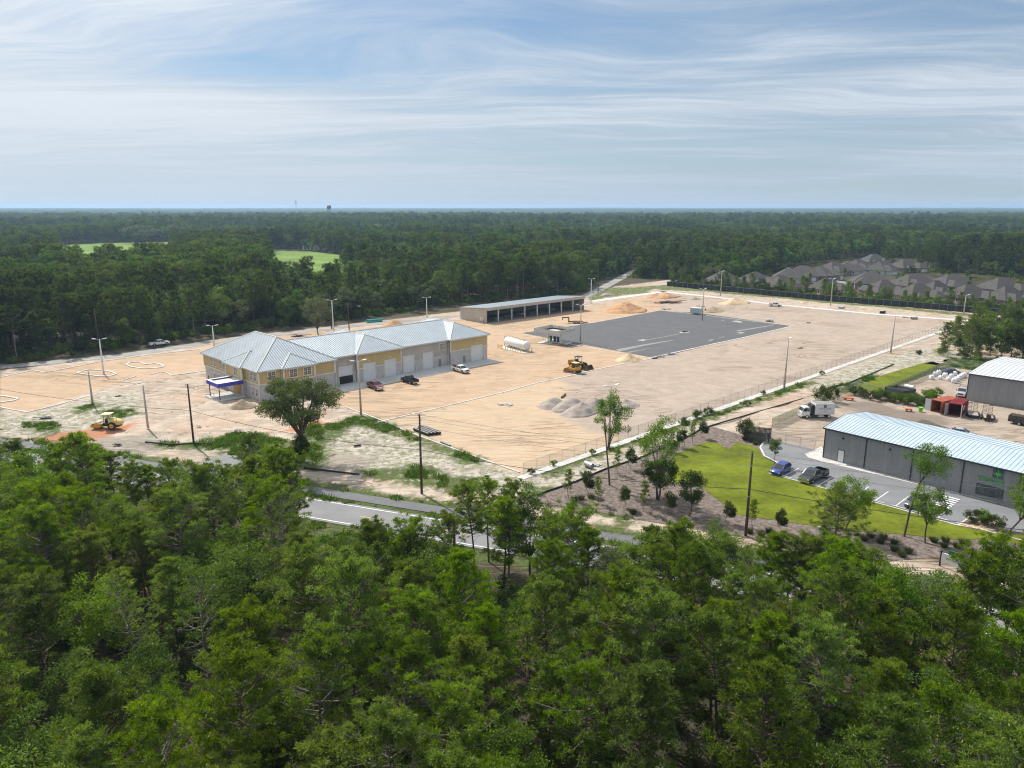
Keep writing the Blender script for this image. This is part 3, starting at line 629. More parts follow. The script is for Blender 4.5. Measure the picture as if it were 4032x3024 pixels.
struct('terrain', mb, far_ground_material())

# ------------------------------------------------------------------ haze: one closed box of pale air
hz = bpy.data.materials.new('haze'); hz.use_nodes = True; t = NT(hz.node_tree)
pv = t.n('ShaderNodeVolumePrincipled'); pv.inputs['Color'].default_value = (0.50, 0.73, 1.0, 1); pv.inputs['Density'].default_value = HAZE
pv.inputs['Anisotropy'].default_value = 0.25
t.link(pv.outputs[0], t.n('ShaderNodeOutputMaterial').inputs['Volume'])
mb = MB().box(-9000, -400, -1.5, 9000, 13500, 78); link('haze', mb.me('haze', hz))['kind'] = 'stuff'

# ------------------------------------------------------------------ woods
def nearer(pts, f): return [(x * f, y * f) for x, y in pts]
FIELDS = [WL('I', (380, 418), (640, 406), (1040, 400), (1060, 420)) + nearer(WL('I', (1040, 425), (700, 450), (540, 462), (380, 440)), .56), WL('I', (1690, 450), (1900, 455), (2140, 484)) + nearer(WL('I', (2140, 505), (1960, 512), (1780, 490), (1690, 465)), .62)]
HOUSING = WL('Z', (1440, 612), (1560, 560), (1700, 520), (1900, 470), (2000, 470), (2060, 520), (2300, 560), (2300, 700), (2160, 680))
HOUSING2 = WL('N', (-100, 320), (300, 240), (600, 180), (1000, 120), (1340, 130), (1500, 240), (1700, 240), (2300, 300), (2600, 420), (2600, 660), (2000, 625), (0, 430))
OPEN = WL('Z', (-400, 872), (-40, 814), (0, 791), (300, 750), (520, 718), (700, 700), (940, 664), (1262, 634), (1300, 600), (1452, 604), (1560, 614), (2212, 700), (2400, 720), (2600, 1500), (-600, 1500))
def open_d(P): return np.max([sdf(OPEN, P), sdf(HOUSING2, P)] + [sdf(f, P) for f in FIELDS] + [sdf(strip(BACKROAD, None, 9), P)], 0)
rs = np.random.RandomState(77); PT = []
def ring(y0, y1, sp, seed, marg=0.0):
    r_ = np.random.RandomState(seed); hw = lambda y: y * 0.80 + 60
    n = int((y1 - y0) * (hw(y0) + hw(y1)) / sp ** 2); y = np.sqrt(r_.uniform(y0 * y0, y1 * y1, n)); x = r_.uniform(-1, 1, n) * hw(y); return np.stack([x, y], 1)
def jgrid(y0, y1, sp, seed):
    r_ = np.random.RandomState(seed); ys = np.arange(y0, y1, sp); out = []
    for k, y in enumerate(ys):
        hw_ = y * .80 + 60; xs = np.arange(-hw_, hw_, sp) + (k % 2) * sp / 2; out.append(np.stack([xs, np.full(len(xs), y)], 1))
    P = np.concatenate(out); return P + r_.uniform(-.42, .42, P.shape) * sp
NEARW = jgrid(118, 520, 5.0, 1); MIDW = jgrid(520, 1150, 6.4, 2); FARW = jgrid(1150, 2600, 9.0, 3)
def kindmap(P):
    """stands: 0 pine dominated .. 1 hardwood dominated"""
    return np.clip(.5 + .9 * vnoise(P, 90, 8) + .45 * vnoise(P, 33, 9) + .25 * np.clip((P[:, 0] + 60) / 150, -1, 1), 0, 1)
edge_trees = []
def stand(name, P, seed, scl, label):
    r_ = np.random.RandomState(seed); d = open_d(P); P = P[d < -2.2]; d = d[d < -2.2]; k = kindmap(P); u = r_.uniform(0, 1, len(P))
    pk = np.where(u < k * .82 + .06, 3 + r_.choice(4, len(P), p=[.42, .36, .17, .05]), r_.choice(3, len(P)))
    s_ = r_.uniform(.78, 1.22, len(P)) * scl * (1 + .22 * vnoise(P, 60, 12))
    z = np.full(len(P), -.2)
    if name == 'forest':
        sel = (d > -6.5) & (P[:, 1] < 450) & (np.abs(P[:, 0]) < P[:, 1] * .72 + 5); ed = np.where(sel)[0]; r_.shuffle(ed); ed = ed[:150]
        for i in ed: edge_trees.append((P[i, 0], P[i, 1], pk[i], s_[i]))
        keep = np.ones(len(P), bool); keep[ed] = False; P, pk, s_, z = P[keep], pk[keep], s_[keep], z[keep]
    return scatter(name, FAR, np.column_stack([P, z]), r_.uniform(0, 6.28, len(P)), s_, pk, label)
stand('forest', NEARW, 31, .98, 'dark green mixed forest of pines and hardwoods behind the lots')
stand('distant_forest', MIDW, 32, 1.0, 'hazy mixed forest beyond the fields')
stand('farthest_forest', FARW, 33, 1.25, 'blue green woods below the horizon')
# the canopy beyond 2.5 km: one bumpy sheet out to the horizon
def canopy():
    rr = 2300 * (1.0098 ** np.arange(0, 152)); aa = np.radians(np.linspace(46, 134, 620)); R_, A_ = np.meshgrid(rr, aa, indexing='ij')
    P = np.stack([(R_ * np.cos(A_)).ravel(), (R_ * np.sin(A_)).ravel()], 1)
    z = 11.5 + vnoise(P, 14, 21) * 3.2 + vnoise(P, 37, 22) * 2.5 + vnoise(P, 260, 23) * 3 + vnoise(P, 1300, 24) * 4 + 24 * np.clip((R_.ravel() - 2600) / 7400, 0, 1)
    z *= np.clip((R_.ravel() - 2290) / 60, 0, 1); n_, k = len(rr), len(aa); ii = np.arange(n_ * k).reshape(n_, k)
    F_ = np.stack([ii[:-1, :-1], ii[1:, :-1], ii[1:, 1:], ii[:-1, 1:]], -1).reshape(-1, 4)[:, ::-1]
    m = bpy.data.materials.new('far_canopy'); m.use_nodes = True; t = NT(m.node_tree); p = t.pos(); b = t.n('ShaderNodeBsdfDiffuse')
    c1 = t.mix(t.mr(t.noise(p, .05, 4, .65), .36, .64), (.014, .028, .012), (.060, .092, .030)); c2 = t.mix(t.mr(t.noise(p, .0016, 4, .6), .60, .70, 0, .8), c1, (.060, .085, .030))
    t.link(c2, b.inputs[0]); t.link(b.outputs[0], t.n('ShaderNodeOutputMaterial').inputs[0])
    o = link('horizon_forest', new_mesh('horizon_forest', np.column_stack([P, z]), F_, m)); o['kind'] = 'stuff'; o['label'] = 'even blue green forest reaching the horizon'
canopy()
fm = pmat('pasture', (0.145, 0.22, 0.045), .95, var=.2, scale=.03, spec=.1)
for i, f in enumerate(FIELDS): sheet_obj('pasture', f, 0.05, fm)
def below(x, y, h_, marks):
    d = y * math.cos(PITCH) + (CAM_H - h_) * math.sin(PITCH); u = 2016 + FPX * x / d; return min(marks, key=lambda q: abs(q[0] - u))[1]
# forest edge trees that can be told apart
EDGE_V = [pine(21, 15, 2.9, .45, nb=36, ncl=3, nn=24, ln=.6, wd=.2, clr=.5, mat='far_pine', flat=.5, dead=8, bark='pale_bark'), pine(22, 14, 2.6, .40, nb=36, ncl=3, nn=24, ln=.6, wd=.2, clr=.5, mat='far_pine', dead=8),
          pine(23, 16, 3.0, .55, nb=32, ncl=3, nn=26, ln=.6, wd=.2, clr=.55, mat='far_pine', flat=.9, dead=10, bark='pale_bark'), broadleaf(24, 12.5, 3.6, .2, 34, 90, .42, 1.1, mat='far_oak'),
          broadleaf(25, 11, 3.3, .15, 32, 90, .42, 1.1, mat='far_oak'), broadleaf(26, 11.5, 3.8, .15, 34, 90, .42, 1.2, mat='gray_leaf'), broadleaf(27, 12, 3.4, .2, 32, 90, .42, 1.1, mat='bright')]
EL = ['dark slender pine at the forest edge beyond the gravel road', 'dark narrow pine at the forest edge beyond the gravel road', 'tall flat topped pine at the forest edge beyond the gravel road', 'round green oak at the forest edge beyond the gravel road',
      'dark spreading oak at the forest edge beyond the gravel road', 'grey green hardwood at the forest edge beyond the gravel road', 'bright yellow green hardwood at the forest edge beyond the gravel road']
rs = np.random.RandomState(9)
EM = [(0, 'the left picture edge'), (200, 'the left kerb corner'), (400, 'the island light pole'), (620, 'the road side pickup'), (840, 'the second light pole'), (1050, 'the office roof ridge'), (1250, 'the pale tree'), (1400, 'the first cross roof'), (1480, 'the teal pipes'), (1680, 'the wing light pole'), (1830, 'the shed end wall'), (2000, 'the shed middle bays'), (2200, 'the far shed bays'), (2330, 'the far end of the shed'), (2500, 'the far orange heap'), (2750, 'the first estate house'), (3000, 'the estate')]
for x, y, pk, s_ in edge_trees:
    plant('pine_tree' if pk < 3 else 'oak_tree', EDGE_V[pk], (x, y, -.1), rs.uniform(0, 6.28), s_, EL[pk].replace('beyond the gravel road', 'behind ' + below(x, y, 6, EM)), 'tree', 'trees along the far forest edge, ' + ('pines' if pk < 3 else 'hardwoods'))
# understorey along the edge and inside the first rows
P = jgrid(118, 520, 3.2, 6); d = open_d(P); P = P[(d < -.3) & (d > -16)]; r_ = np.random.RandomState(4)
scatter('undergrowth', BUSH, np.column_stack([P, np.full(len(P), -.1)]), r_.uniform(0, 6.28, len(P)), r_.uniform(.5, 1.35, len(P)), r_.choice(3, len(P)), 'dense shrubs along the edge of the far forest')

# foreground wood, this side of the highway
WOOD = [(-112, 108), (-70, 93), (-50, 90), (-39, 92), (-33, 88), (-29, 77), (-23, 72), (-9, 74), (-5, 78), (6, 75), (14, 72), (25, 68), (40, 63), (60, 55), (84, 46), (84, 26), (40, 24), (-40, 24), (-112, 60)]
C1 = rnd_in(WOOD, 420, 3, 3.6)
C1 = C1[np.abs(C1[:, 0]) < C1[:, 1] * .74 + 6]
PH = [13.0, 12.5, 14.5, 11.5, 13.0, 12.0, 13.0]
# height of the wood's skyline as seen from the air, read along the photograph
SKY_X = [-200, 0, 90, 180, 260, 340, 420, 480, 560, 620, 660, 720, 790, 860, 910, 950, 1000, 1050, 1110, 1160, 1200, 1260, 1330, 1400, 1480, 1560, 1620, 1700, 1760, 1830, 1900, 1980, 2060, 2130, 2212, 2500]
SKY_Y = [920, 925, 955, 940, 1000, 985, 985, 1010, 985, 1030, 1200, 1210, 1135, 1150, 1105, 1150, 1060, 1030, 1035, 1060, 1110, 1110, 1190, 1130, 1130, 1110, 1190, 1140, 1145, 1185, 1190, 1215, 1240, 1180, 1150, 1150]
def screen(x, y, z):
    d = y * math.cos(PITCH) + (CAM_H - z) * math.sin(PITCH); up = y * math.sin(PITCH) - (CAM_H - z) * math.cos(PITCH)
    return (2016 + FPX * x / d) / 1.8228, (1512 - FPX * up / d) / 1.8228
def fit(x, y, h_):
    while h_ > 5.5 and screen(x, y, h_)[1] < np.interp(screen(x, y, h_)[0], SKY_X, SKY_Y) + 6: h_ -= .4
    return h_
FRONT = []; r5 = np.random.RandomState(12); u_ = -60.0
while u_ < 2290:
    top = np.interp(u_, SKY_X, SKY_Y) + r5.uniform(0, 26)
    if not 630 < u_ < 770:
        for h_ in np.arange(9.5 + r5.uniform(0, 2), 18, .5):
            x, y = W('Z', u_, top, h_)
            if y < road_y(x, 82.0): break
        FRONT.append((x, y, h_))
    u_ += r5.uniform(30, 52)
FX = np.array([f_[:2] for f_ in FRONT]); C1 = np.array([q for q in C1 if np.min(np.hypot(*(FX - q).T)) > 3.0])
C1 = [(x, y, None) for x, y in C1] + FRONT
rs = np.random.RandomState(8)
FM = [(0, 'the left picture edge'), (420, 'the yellow roller'), (620, 'the second bare pole'), (770, 'the first utility pole'), (950, 'the blue porch'), (1180, 'the big oak'), (1420, 'the kerb light pole'), (1660, 'the black pipes'), (1900, 'the open dirt corner'), (2100, 'the gravel heaps'), (2400, 'the tall thin tree'), (2640, 'the three stemmed oak'), (2780, 'the dark dense oak'), (2950, 'the third utility pole'), (3080, 'the blue car'), (3200, 'the black dually pickup'), (3330, 'the leaning lawn oak'), (3590, 'the tall leaning tree'), (3800, 'the roadside sign'), (4032, 'the right picture edge')]
def row_of(y): return 'nearest row' if y < 36 else 'second row' if y < 43 else 'third row' if y < 50 else 'fourth row' if y < 57 else 'fifth row' if y < 64 else 'sixth row' if y < 71 else 'highway row'
def zone(x, y):
    side = 'left' if x < -18 else 'right' if x > 20 else 'middle'
    row = 'nearest rows' if y < 50 else 'rows beside the highway' if y > 79 - .378 * x - 8 else 'middle rows'
    return row, side
PL = ['bright green bushy pine', 'slender green pine', 'tall sparse long trunked pine', 'olive green bushy pine', 'wide flat topped pine', 'olive green slender pine', 'half bare grey pine']
OL = ['rounded green oak', 'small green oak', 'bright yellow green oak', 'low spreading oak', 'grey green scrubby oak']
npine = 0
for x, y, hf_ in C1:
    row, side = zone(x, y); hs = rs.uniform(.74, 1.12)
    if rs.uniform() < (.70 if y > 40 else .6):
        k = rs.choice(7, p=[.22, .2, .12, .16, .12, .11, .07]); hs = (hf_ or fit(x, y, hs * PH[k])) / PH[k]; lab = '%s, foreground %s, straight below %s' % (PL[k], row_of(y), below(x, y, 8, FM)); v = NEAR_PINES[k]; nm = 'pine_tree'; g = 'foreground pines, '
    else:
        k = rs.choice(5, p=[.28, .24, .14, .2, .14]); H0 = (10.5, 9.5, 11.5, 8.5, 10)[k]; hs = (hf_ or fit(x, y, hs * H0)) / H0; lab = '%s, foreground %s, straight below %s' % (OL[k], row_of(y), below(x, y, 8, FM)); v = NEAR_OAKS[k]; nm = 'oak_tree'; g = 'foreground oaks, '
    plant(nm, v, (x, y, -.1), rs.uniform(0, 6.28), (max(.72, min(hs, 1.1)) * rs.uniform(.9, 1.12), max(.72, min(hs, 1.1)) * rs.uniform(.9, 1.12), hs), lab, 'tree', g + side + ', ' + row)
P = rnd_in(WOOD, 1500, 19, 1.9); r_ = np.random.RandomState(14)
MEADOW = [(-34, 84), (-28, 68), (-6, 64), (-2, 76), (-12, 82)]; Q = rnd_in(MEADOW, 160, 23, 1.2); rr_ = np.random.RandomState(2); scatter('meadow_scrub', BUSH, np.column_stack([Q, np.full(len(Q), 0)]), rr_.uniform(0, 6.28, len(Q)), rr_.uniform(.2, .7, len(Q)), rr_.choice(3, len(Q)), 'low green scrub on the sunny verge below the highway')
scatter('underbrush', BUSH, np.column_stack([P, np.full(len(P), -.05)]), r_.uniform(0, 6.28, len(P)), r_.uniform(.35, 1.1, len(P)), r_.choice(3, len(P)), 'low scrub and saplings under the foreground wood')
# weeds where the grass zones are
g = ZA['grass']; ok = (g > .3) & (GP[:, 1] < 260); P = GP[ok]; P = np.repeat(P, 2, 0) + np.random.RandomState(3).uniform(-.7, .7, (2 * len(P), 2)); nz = vnoise(P, 2.2, 30) + .7 * vnoise(P, 6, 31); P = P[nz > .05]
def gz(x, y):
    i = min(max(int((y - Y0) / ST), 0), ny - 1); j = min(max(int((x - X0) / ST), 0), nx - 1); return float(GZ.reshape(ny, nx)[i, j])
r_ = np.random.RandomState(15); rdl = np.abs(P[:, 1] + .378 * P[:, 0] - 87.6) > 3.4; P = P[rdl]; tl = np.abs(P[:, 1] + .378 * P[:, 0] - 93.9) > 1.5; P = P[tl]
scatter('grass', WEED, [(x, y, gz(x, y)) for x, y in P], r_.uniform(0, 6.28, len(P)), r_.uniform(.6, 1.9, len(P)), r_.choice(3, len(P)), 'patchy green weeds on pale sandy ground')
# ------------------------------------------------------------------ roads, slabs, lawn, kerbs
def asphalt(name, lo, hi, scuff, sc=.35, rot=0.0, thr=(.60, .74), cap=.5):
    m = bpy.data.materials.new(name); m.use_nodes = True; t = NT(m.node_tree); p = t.pos(); b = t.n('ShaderNodeBsdfPrincipled')
    al = t.mapping(p, -rot, (.05, .55, 1)); n1 = t.noise(p, sc, 4, .6); st = t.noise(al, 1, 6, .65, .3); f = t.noise(p, 14, 2, .6)
    c_ = t.mix(t.mr(t.math('ADD', t.math('MULTIPLY', n1, .5), t.math('MULTIPLY', st, .5)), .38, .62), lo, hi); c_ = t.mix(t.mr(st, thr[0], thr[1], 0, cap), c_, scuff)
    c_ = t.mix(t.mr(f, .3, .7, 0, .25), c_, tuple(x * 1.5 for x in hi)); t.link(c_, b.inputs['Base Color']); b.inputs['Roughness'].default_value = .88; b.inputs['Specular IOR Level'].default_value = .3
    t.link(t.bump(f, .25, .03), b.inputs['Normal']); t.link(b.outputs[0], t.n('ShaderNodeOutputMaterial').inputs[0]); return m
ROT = math.atan2(AX[1], AX[0]); RR = math.atan2(-.378, 1)
M_PAD = asphalt('fresh_asphalt', (.080, .080, .085), (.100, .099, .103), (.20, .19, .18), .2, ROT, (.62, .78), .45)
M_ROAD = asphalt('worn_asphalt', (.165, .165, .168), (.205, .205, .207), (.25, .245, .24), .3, RR)
M_TRAIL = asphalt('trail_asphalt', (.115, .116, .12), (.14, .14, .145), (.20, .19, .18), .4, RR)
M_PARK = asphalt('parking_asphalt', (.145, .148, .155), (.19, .192, .198), (.30, .295, .28), .25, RR)
M_BACK = asphalt('gravel_road', (.18, .175, .17), (.27, .26, .245), (.42, .38, .33), .15, .7, (.5, .66), .7)
M_APRON = pmat('apron_concrete', (.47, .47, .455), .85, var=.08, scale=.15)
M_LAWN = pmat('lawn_grass', (.125, .150, .012), .95, var=.20, scale=.16, bump=.5, bscale=5, spec=.1)
M_MULCH = pmat('mulch', (.170, .137, .118), .95, var=.28, scale=1.4, bump=.9, bscale=4, spec=.1)
M_LINE = pmat('road_paint', (.78, .78, .76), .7, var=.08, scale=2); M_YEL = pmat('yellow_road_paint', (.72, .42, .10), .7, var=.1, scale=2)
sheet_obj('asphalt_pad', PAD, .05, M_PAD)
hw = lambda x, o: (x, road_y(x, o))
def rstrip(o0, o1, x0, x1): return [hw(x0, o0), hw(x1, o0), hw(x1, o1), hw(x0, o1)]
sheet_obj('highway', rstrip(84.0, 91.2, -190, 150), .06, M_ROAD); sheet_obj('footpath', rstrip(92.5, 95.1, -190, 150), .07, M_TRAIL)
def flat(name, polys, z, mat, parent=None, kind='structure'):
    mb = MB()
    for q in polys:
        if sum(q[i][0] * q[(i + 1) % len(q)][1] - q[(i + 1) % len(q)][0] * q[i][1] for i in range(len(q))) < 0: q = q[::-1]
        mb.quad(*[(x, y, z) for x, y in q])
    o = link(name, mb.me(name, mat), parent)
    if parent is None: o['kind'] = kind
    return o
flat('edge_lines', [rstrip(84.55, 84.70, -190, 150), rstrip(90.45, 90.60, -190, 150)], .075, M_LINE)
for i in range(-9, 9):
    xc = -19.4 + 12.05 * i; flat('lane_dash', [rstrip(87.5, 87.64, xc - 1.9, xc + 1.9)], .075, M_YEL)
xi, sl = W('K', 1140, 1180), None
# entrance drive under the trees, left
flat('entrance_drive', [WL('A', (120, 1300), (260, 1290), (640, 1385), (560, 1420), (180, 1345)), WL('A', (860, 1420), (1010, 1425), (1260, 1470), (1230, 1520), (900, 1530)),
                        WL('A', (1760, 1470), (1940, 1420), (2100, 1430), (2190, 1480), (1990, 1560), (1800, 1600))], .05, M_ROAD)
sheet_obj('gravel_road', strip(BACKROAD, None, 5.6), .04, M_BACK)
sheet_obj('parking_lot', PARKING, .07, M_PARK)
sheet_obj('pavement', WL('G', (535, 375), (545, 392), (665, 430), (2010, 752), (2500, 885), (2500, 860), (2010, 700), (665, 395), (665, 318), (640, 318)), .10, MAT['concrete'])
def spline(poly, n=3):
    out = []; k = len(poly)
    for i in range(k):
        p0, p1, p2, p3 = (np.array(poly[(i + j) % k]) for j in (-1, 0, 1, 2))
        for q in range(n):
            u = q / n; out.append(tuple(.5 * ((2 * p1) + (-p0 + p2) * u + (2 * p0 - 5 * p1 + 4 * p2 - p3) * u * u + (-p0 + 3 * p1 - 3 * p2 + p3) * u ** 3)))
    return out
sheet_obj('mulch_bed', MULCH, .05, M_MULCH); sheet_obj('lawn', LAWN, .09, M_LAWN)
sheet_obj('side_lawn', WL('F', (700, 530), (490, 470), (520, 440), (760, 330), (1150, 215), (1320, 240), (1440, 170), (1440, 200), (860, 440), (780, 475), (745, 510)), .08, M_LAWN)
sheet_obj('driveway_paving', WL('F', (0, 1135), (95, 1090), (95, 1205), (0, 1170)), .09, MAT['concrete'])
def kerb(pts, w=.28, h=.14, name='kerb', mat=None, closed=False):
    mb = MB(); P = [tuple(p[:2]) for p in pts]; P = P + [P[0]] if closed else P
    for a, b in zip(P, P[1:]):
        q = strip(a, b, w); L = math.dist(a, b)
        if L > .05: mb.prism(q, 0, h + .0013 * (len(mb.v) % 5))
    return struct(name, mb, mat or MAT['kerb'])
kerb(WL('Z', (745, 879), (824, 908.5), (878, 932), (980, 970), (1122, 1021)), .3)
kerb(WL('D', (-700, 1551), (0, 1385), (700, 1215), (1000, 1130), (1420, 1040), (1620, 990), (2000, 910), (2212, 872), (2300, 852)), .34, .10)
kerb(WL('E', (430, 998), (1100, 850), (1440, 778), (2000, 645)), .5, .1); kerb(WL('E', (2000, 645), (1430, 582), (1000, 525), (560, 478)), .4, .1)
kerb(WL('D', (815, 597), (1000, 632), (1300, 690), (1700, 770), (2212, 855)), .3, .09)
kerb(WL('A', (0, 745), (140, 715), (290, 683), (400, 702), (450, 692), (900, 602), (1300, 548), (1740, 500)), .35)
kerb(WL('A', (1810, 685), (1500, 728), (1440, 700), (1370, 703), (1310, 722)), .3); kerb(WL('A', (1230, 790), (1200, 797), (1060, 780), (1090, 765), (1180, 735)), .3)
kerb(WL('A', (1200, 797), (830, 890), (500, 985), (240, 1048), (130, 1030), (0, 1005)), .35)
for q in (((1100, 635), (1130, 615), (1215, 610), (1270, 632), (1350, 622), (1400, 632), (1430, 650), (1380, 662), (1250, 668), (1150, 655)), ((672, 708), (720, 690), (780, 676), (860, 682), (960, 695), (1015, 715), (960, 733), (870, 736), (760, 722)),
          ((-90, 930), (-20, 905), (40, 908), (160, 930), (120, 948), (0, 965), (-90, 955))):
    kerb(WL('A', *q), .48, .18, 'kerb_island', closed=True)
kerb(WL('G', (660, 320), (530, 372), (560, 400), (665, 430)), .2); kerb(WL('G', (262, 255), (205, 285), (182, 318), (215, 385), (320, 440)), .3)
kerb(WL('G', (245, 518), (560, 603), (1110, 756), (1700, 921), (1800, 855), (1960, 870), (2050, 905)), .2)
# concrete strips round the lot
flat('concrete_strip', [strip(W('H', 0, 383), W('H', 300, 413), 4.0), strip(W('H', 299, 413), W('H', 700, 462), 3.4), strip(W('H', 699, 462), W('H', 1300, 520), 3.4), strip(W('H', 1299, 520), W('H', 1940, 565), 3.6), strip(W('D', 1610, 240), W('E', 620, 268), 4.2)], .05, MAT['kerb'])
FENCE_A, FENCE_B = W('L', 579, 822), W('M', 1700, 243)
fd = Vector(FENCE_B) - Vector(FENCE_A); fl = fd.length; fd.normalize(); fn = Vector((fd.y, -fd.x))
q0 = Vector(FENCE_A) - fd * 1.5; q1 = Vector(FENCE_B) + fd * 20
flat('fence_footing', [[tuple(q0 - fn * .2), tuple(q1 - fn * .2), tuple(q1 + fn * 1.4), tuple(q0 + fn * 1.4)]], .06, MAT['kerb'])
# concrete and paint marks of the parking lot
pk0, pk1 = W('G', 365, 545), W('G', 1120, 750); sd = (Vector(pk1) - Vector(pk0)).normalized(); sn = (Vector(W('G', 480, 485)) - Vector(pk0)).normalized()
for i in range(-1, 13):
    a = Vector(W('G', 488, 579)) + sd * (i - 1) * 2.82 + sn * .3
    if i == 11: continue
    flat('stall_line', [strip(a, a + sn * 5.2, .12)], .085, M_LINE)
for i in (9, 10):
    for k in range(6):
        a = Vector(W('G', 1590, 690)) + sd * .0 - sn * k * .9; flat('crossing_bar', [strip(a, a + sd * 2.2, .35)], .085, M_LINE)
    break
for i in range(0, 12):
    if i == 3: pass
    a = Vector(W('G', 380, 548)) + sd * i * 2.82
    mb = MB(); mb.box(-.95, -.09, 0, .95, .09, .13); solo('wheel_stop', mb, MAT['kerb'], 'white concrete wheel stop at the head of a parking stall', 'wheel stop', (a.x, a.y, .08), math.atan2(sd.y, sd.x), 'wheel stops along the lawn edge')
ISL = WL('G', (1705, 922), (1795, 855), (1950, 870), (2060, 905), (2040, 950), (1930, 962))
sheet_obj('gravel_island', ISL, .12, pmat('river_gravel', (.50, .37, .24), .9, var=.35, scale=4, bump=.8, bscale=7))
flat('soil_patch', [WL('G', (1735, 900), (1810, 862), (1870, 868), (1850, 905), (1790, 920))], .14, M_MULCH)
flat('test_slab', [WL('D', (1235, 718), (1385, 692), (1520, 715), (1385, 748))], .055, asphalt('wet_asphalt', (.07, .065, .06), (.14, .13, .12), (.2, .18, .16), .8))
def marks():
    ps = [(((300, 805), (350, 793), (410, 795), (370, 810))), (((750, 713), (800, 706), (880, 712), (840, 725), (780, 724))), ((1325, 595), (1380, 588), (1455, 602), (1420, 612)), ((1380, 723), (1420, 715), (1475, 720), (1430, 731)), ((1070, 810), (1110, 796), (1140, 793), (1100, 808)),
          ((1185, 776), (1250, 762), (1240, 768)), ((1210, 585), (1250, 580), (1240, 588))]
    return [WL('E', *q) for q in ps]
flat('sand_spill', marks(), .058, pmat('spilled_sand', (.36, .34, .31), .95, var=.2, scale=1))
flat('sand_track', [WL('E', (60, 905), (330, 855), (700, 797), (690, 804), (340, 870), (110, 925)), WL('E', (170, 935), (470, 885), (300, 920), (190, 945)), WL('E', (400, 797), (760, 733), (756, 738), (402, 802)), WL('E', (1380, 698), (1800, 632), (1790, 640), (1400, 706))],
     .057, pmat('track_dust', (.235, .23, .225), .95, var=.2, scale=1))

# ------------------------------------------------------------------ roofs
def metal_roof(name, col, rough=.58):
    return pmat(name, col, rough, .12, var=.05, scale=.3, spec=.3)
M_ROOF = metal_roof('pale_metal_roof', (.46, .51, .54)); M_SHADED_SEAM = metal_roof('roof_seam', (.21, .25, .30), .5)  # seam metal is darkened to paint in the shadow along each rib
M_ROOF2 = metal_roof('white_metal_roof', (.44, .52, .585)); M_ROOFW = metal_roof('bright_white_roof', (.56, .575, .59), .5)
M_CREAM = pmat('ochre_siding', (.50, .385, .18), .75, var=.05, scale=.5); M_GREYS = pmat('grey_stucco', (.50, .47, .45), .9, var=.05, scale=.4); M_RIB = pmat('taupe_siding', (.43, .39, .345), .6, var=.05, scale=.5)
M_TRIM = pmat('white_trim', (.68, .65, .60), .6, var=.04); M_DOOR = pmat('white_door', (.66, .67, .68), .5, var=.03); M_GDOOR = pmat('grey_door', (.22, .22, .22), .5, var=.06)
def roof_faces(parent, faces, seam=.60, h=.08, mat=M_ROOF, smat=M_SHADED_SEAM, caps=True, thick=.16, name='roof'):
    """faces: (polygon, unit eave direction); standing seams run up each slope as real ribs"""
    mb = MB()
    for poly, _ in faces:
        mb.quad(*poly); b = len(mb.v); low = [(x, y, z - thick) for x, y, z in poly][::-1]; mb.quad(*low)
        k = len(poly)
        for i in range(k): a, c_ = poly[i], poly[(i + 1) % k]; mb.quad(a, (a[0], a[1], a[2] - thick), (c_[0], c_[1], c_[2] - thick), c_)
    rf = part(parent, name, mb, mat); sm = MB()
    for poly, e in faces:
        P = [Vector(p) for p in poly]; n_ = (P[1] - P[0]).cross(P[2] - P[0]).normalized(); e = Vector(e).normalized(); s_ = n_.cross(e).normalized()
        if n_.z < 0: n_ = -n_
        es = [p.dot(e) for p in P]; lo, hi = min(es), max(es); q = lo + seam / 2
        while q < hi:
            hits = []
            for i in range(len(P)):
                a, b = P[i], P[(i + 1) % len(P)]; da, db = a.dot(e) - q, b.dot(e) - q
                if (da < 0) != (db < 0): hits.append(a + (b - a) * (da / (da - db)))
            hits.sort(key=lambda v: v.dot(s_))
            for a, b in zip(hits[::2], hits[1::2]):
                if (a - b).length > .25:
                    w = e * .035; u = n_ * h
                    sm.add([a - w, a + w, b + w, b - w, a - w + u, a + w + u, b + w + u, b - w + u], [(4, 5, 6, 7), (0, 1, 5, 4), (1, 2, 6, 5), (2, 3, 7, 6), (3, 0, 4, 7)])
            q += seam
    part(rf, 'seams', sm, smat, stuff=True); return rf
def hip_roof(x0, y0, x1, y1, z0, pitch, ridge_x=False):
    w, d = x1 - x0, y1 - y0
    if w <= d and not ridge_x:
        r = w / 2; zr = z0 + r * pitch; xm = (x0 + x1) / 2; a, b = (xm, y0 + r, zr), (xm, y1 - r, zr)
        return [([(x0, y0, z0), (x1, y0, z0), a], (1, 0, 0)), ([(x1, y1, z0), (x0, y1, z0), b], (1, 0, 0)), ([(x0, y1, z0), (x0, y0, z0), a, b], (0, 1, 0)), ([(x1, y0, z0), (x1, y1, z0), b, a], (0, 1, 0))], (a, b)
    r = d / 2; zr = z0 + r * pitch; ym = (y0 + y1) / 2; a, b = (x0 + r, ym, zr), (x1 - r, ym, zr)
    return [([(x0, y1, z0), (x0, y0, z0), a], (0, 1, 0)), ([(x1, y0, z0), (x1, y1, z0), b], (0, 1, 0)), ([(x0, y0, z0), (x1, y0, z0), b, a], (1, 0, 0)), ([(x1, y1, z0), (x0, y1, z0), a, b], (1, 0, 0))], (a, b)

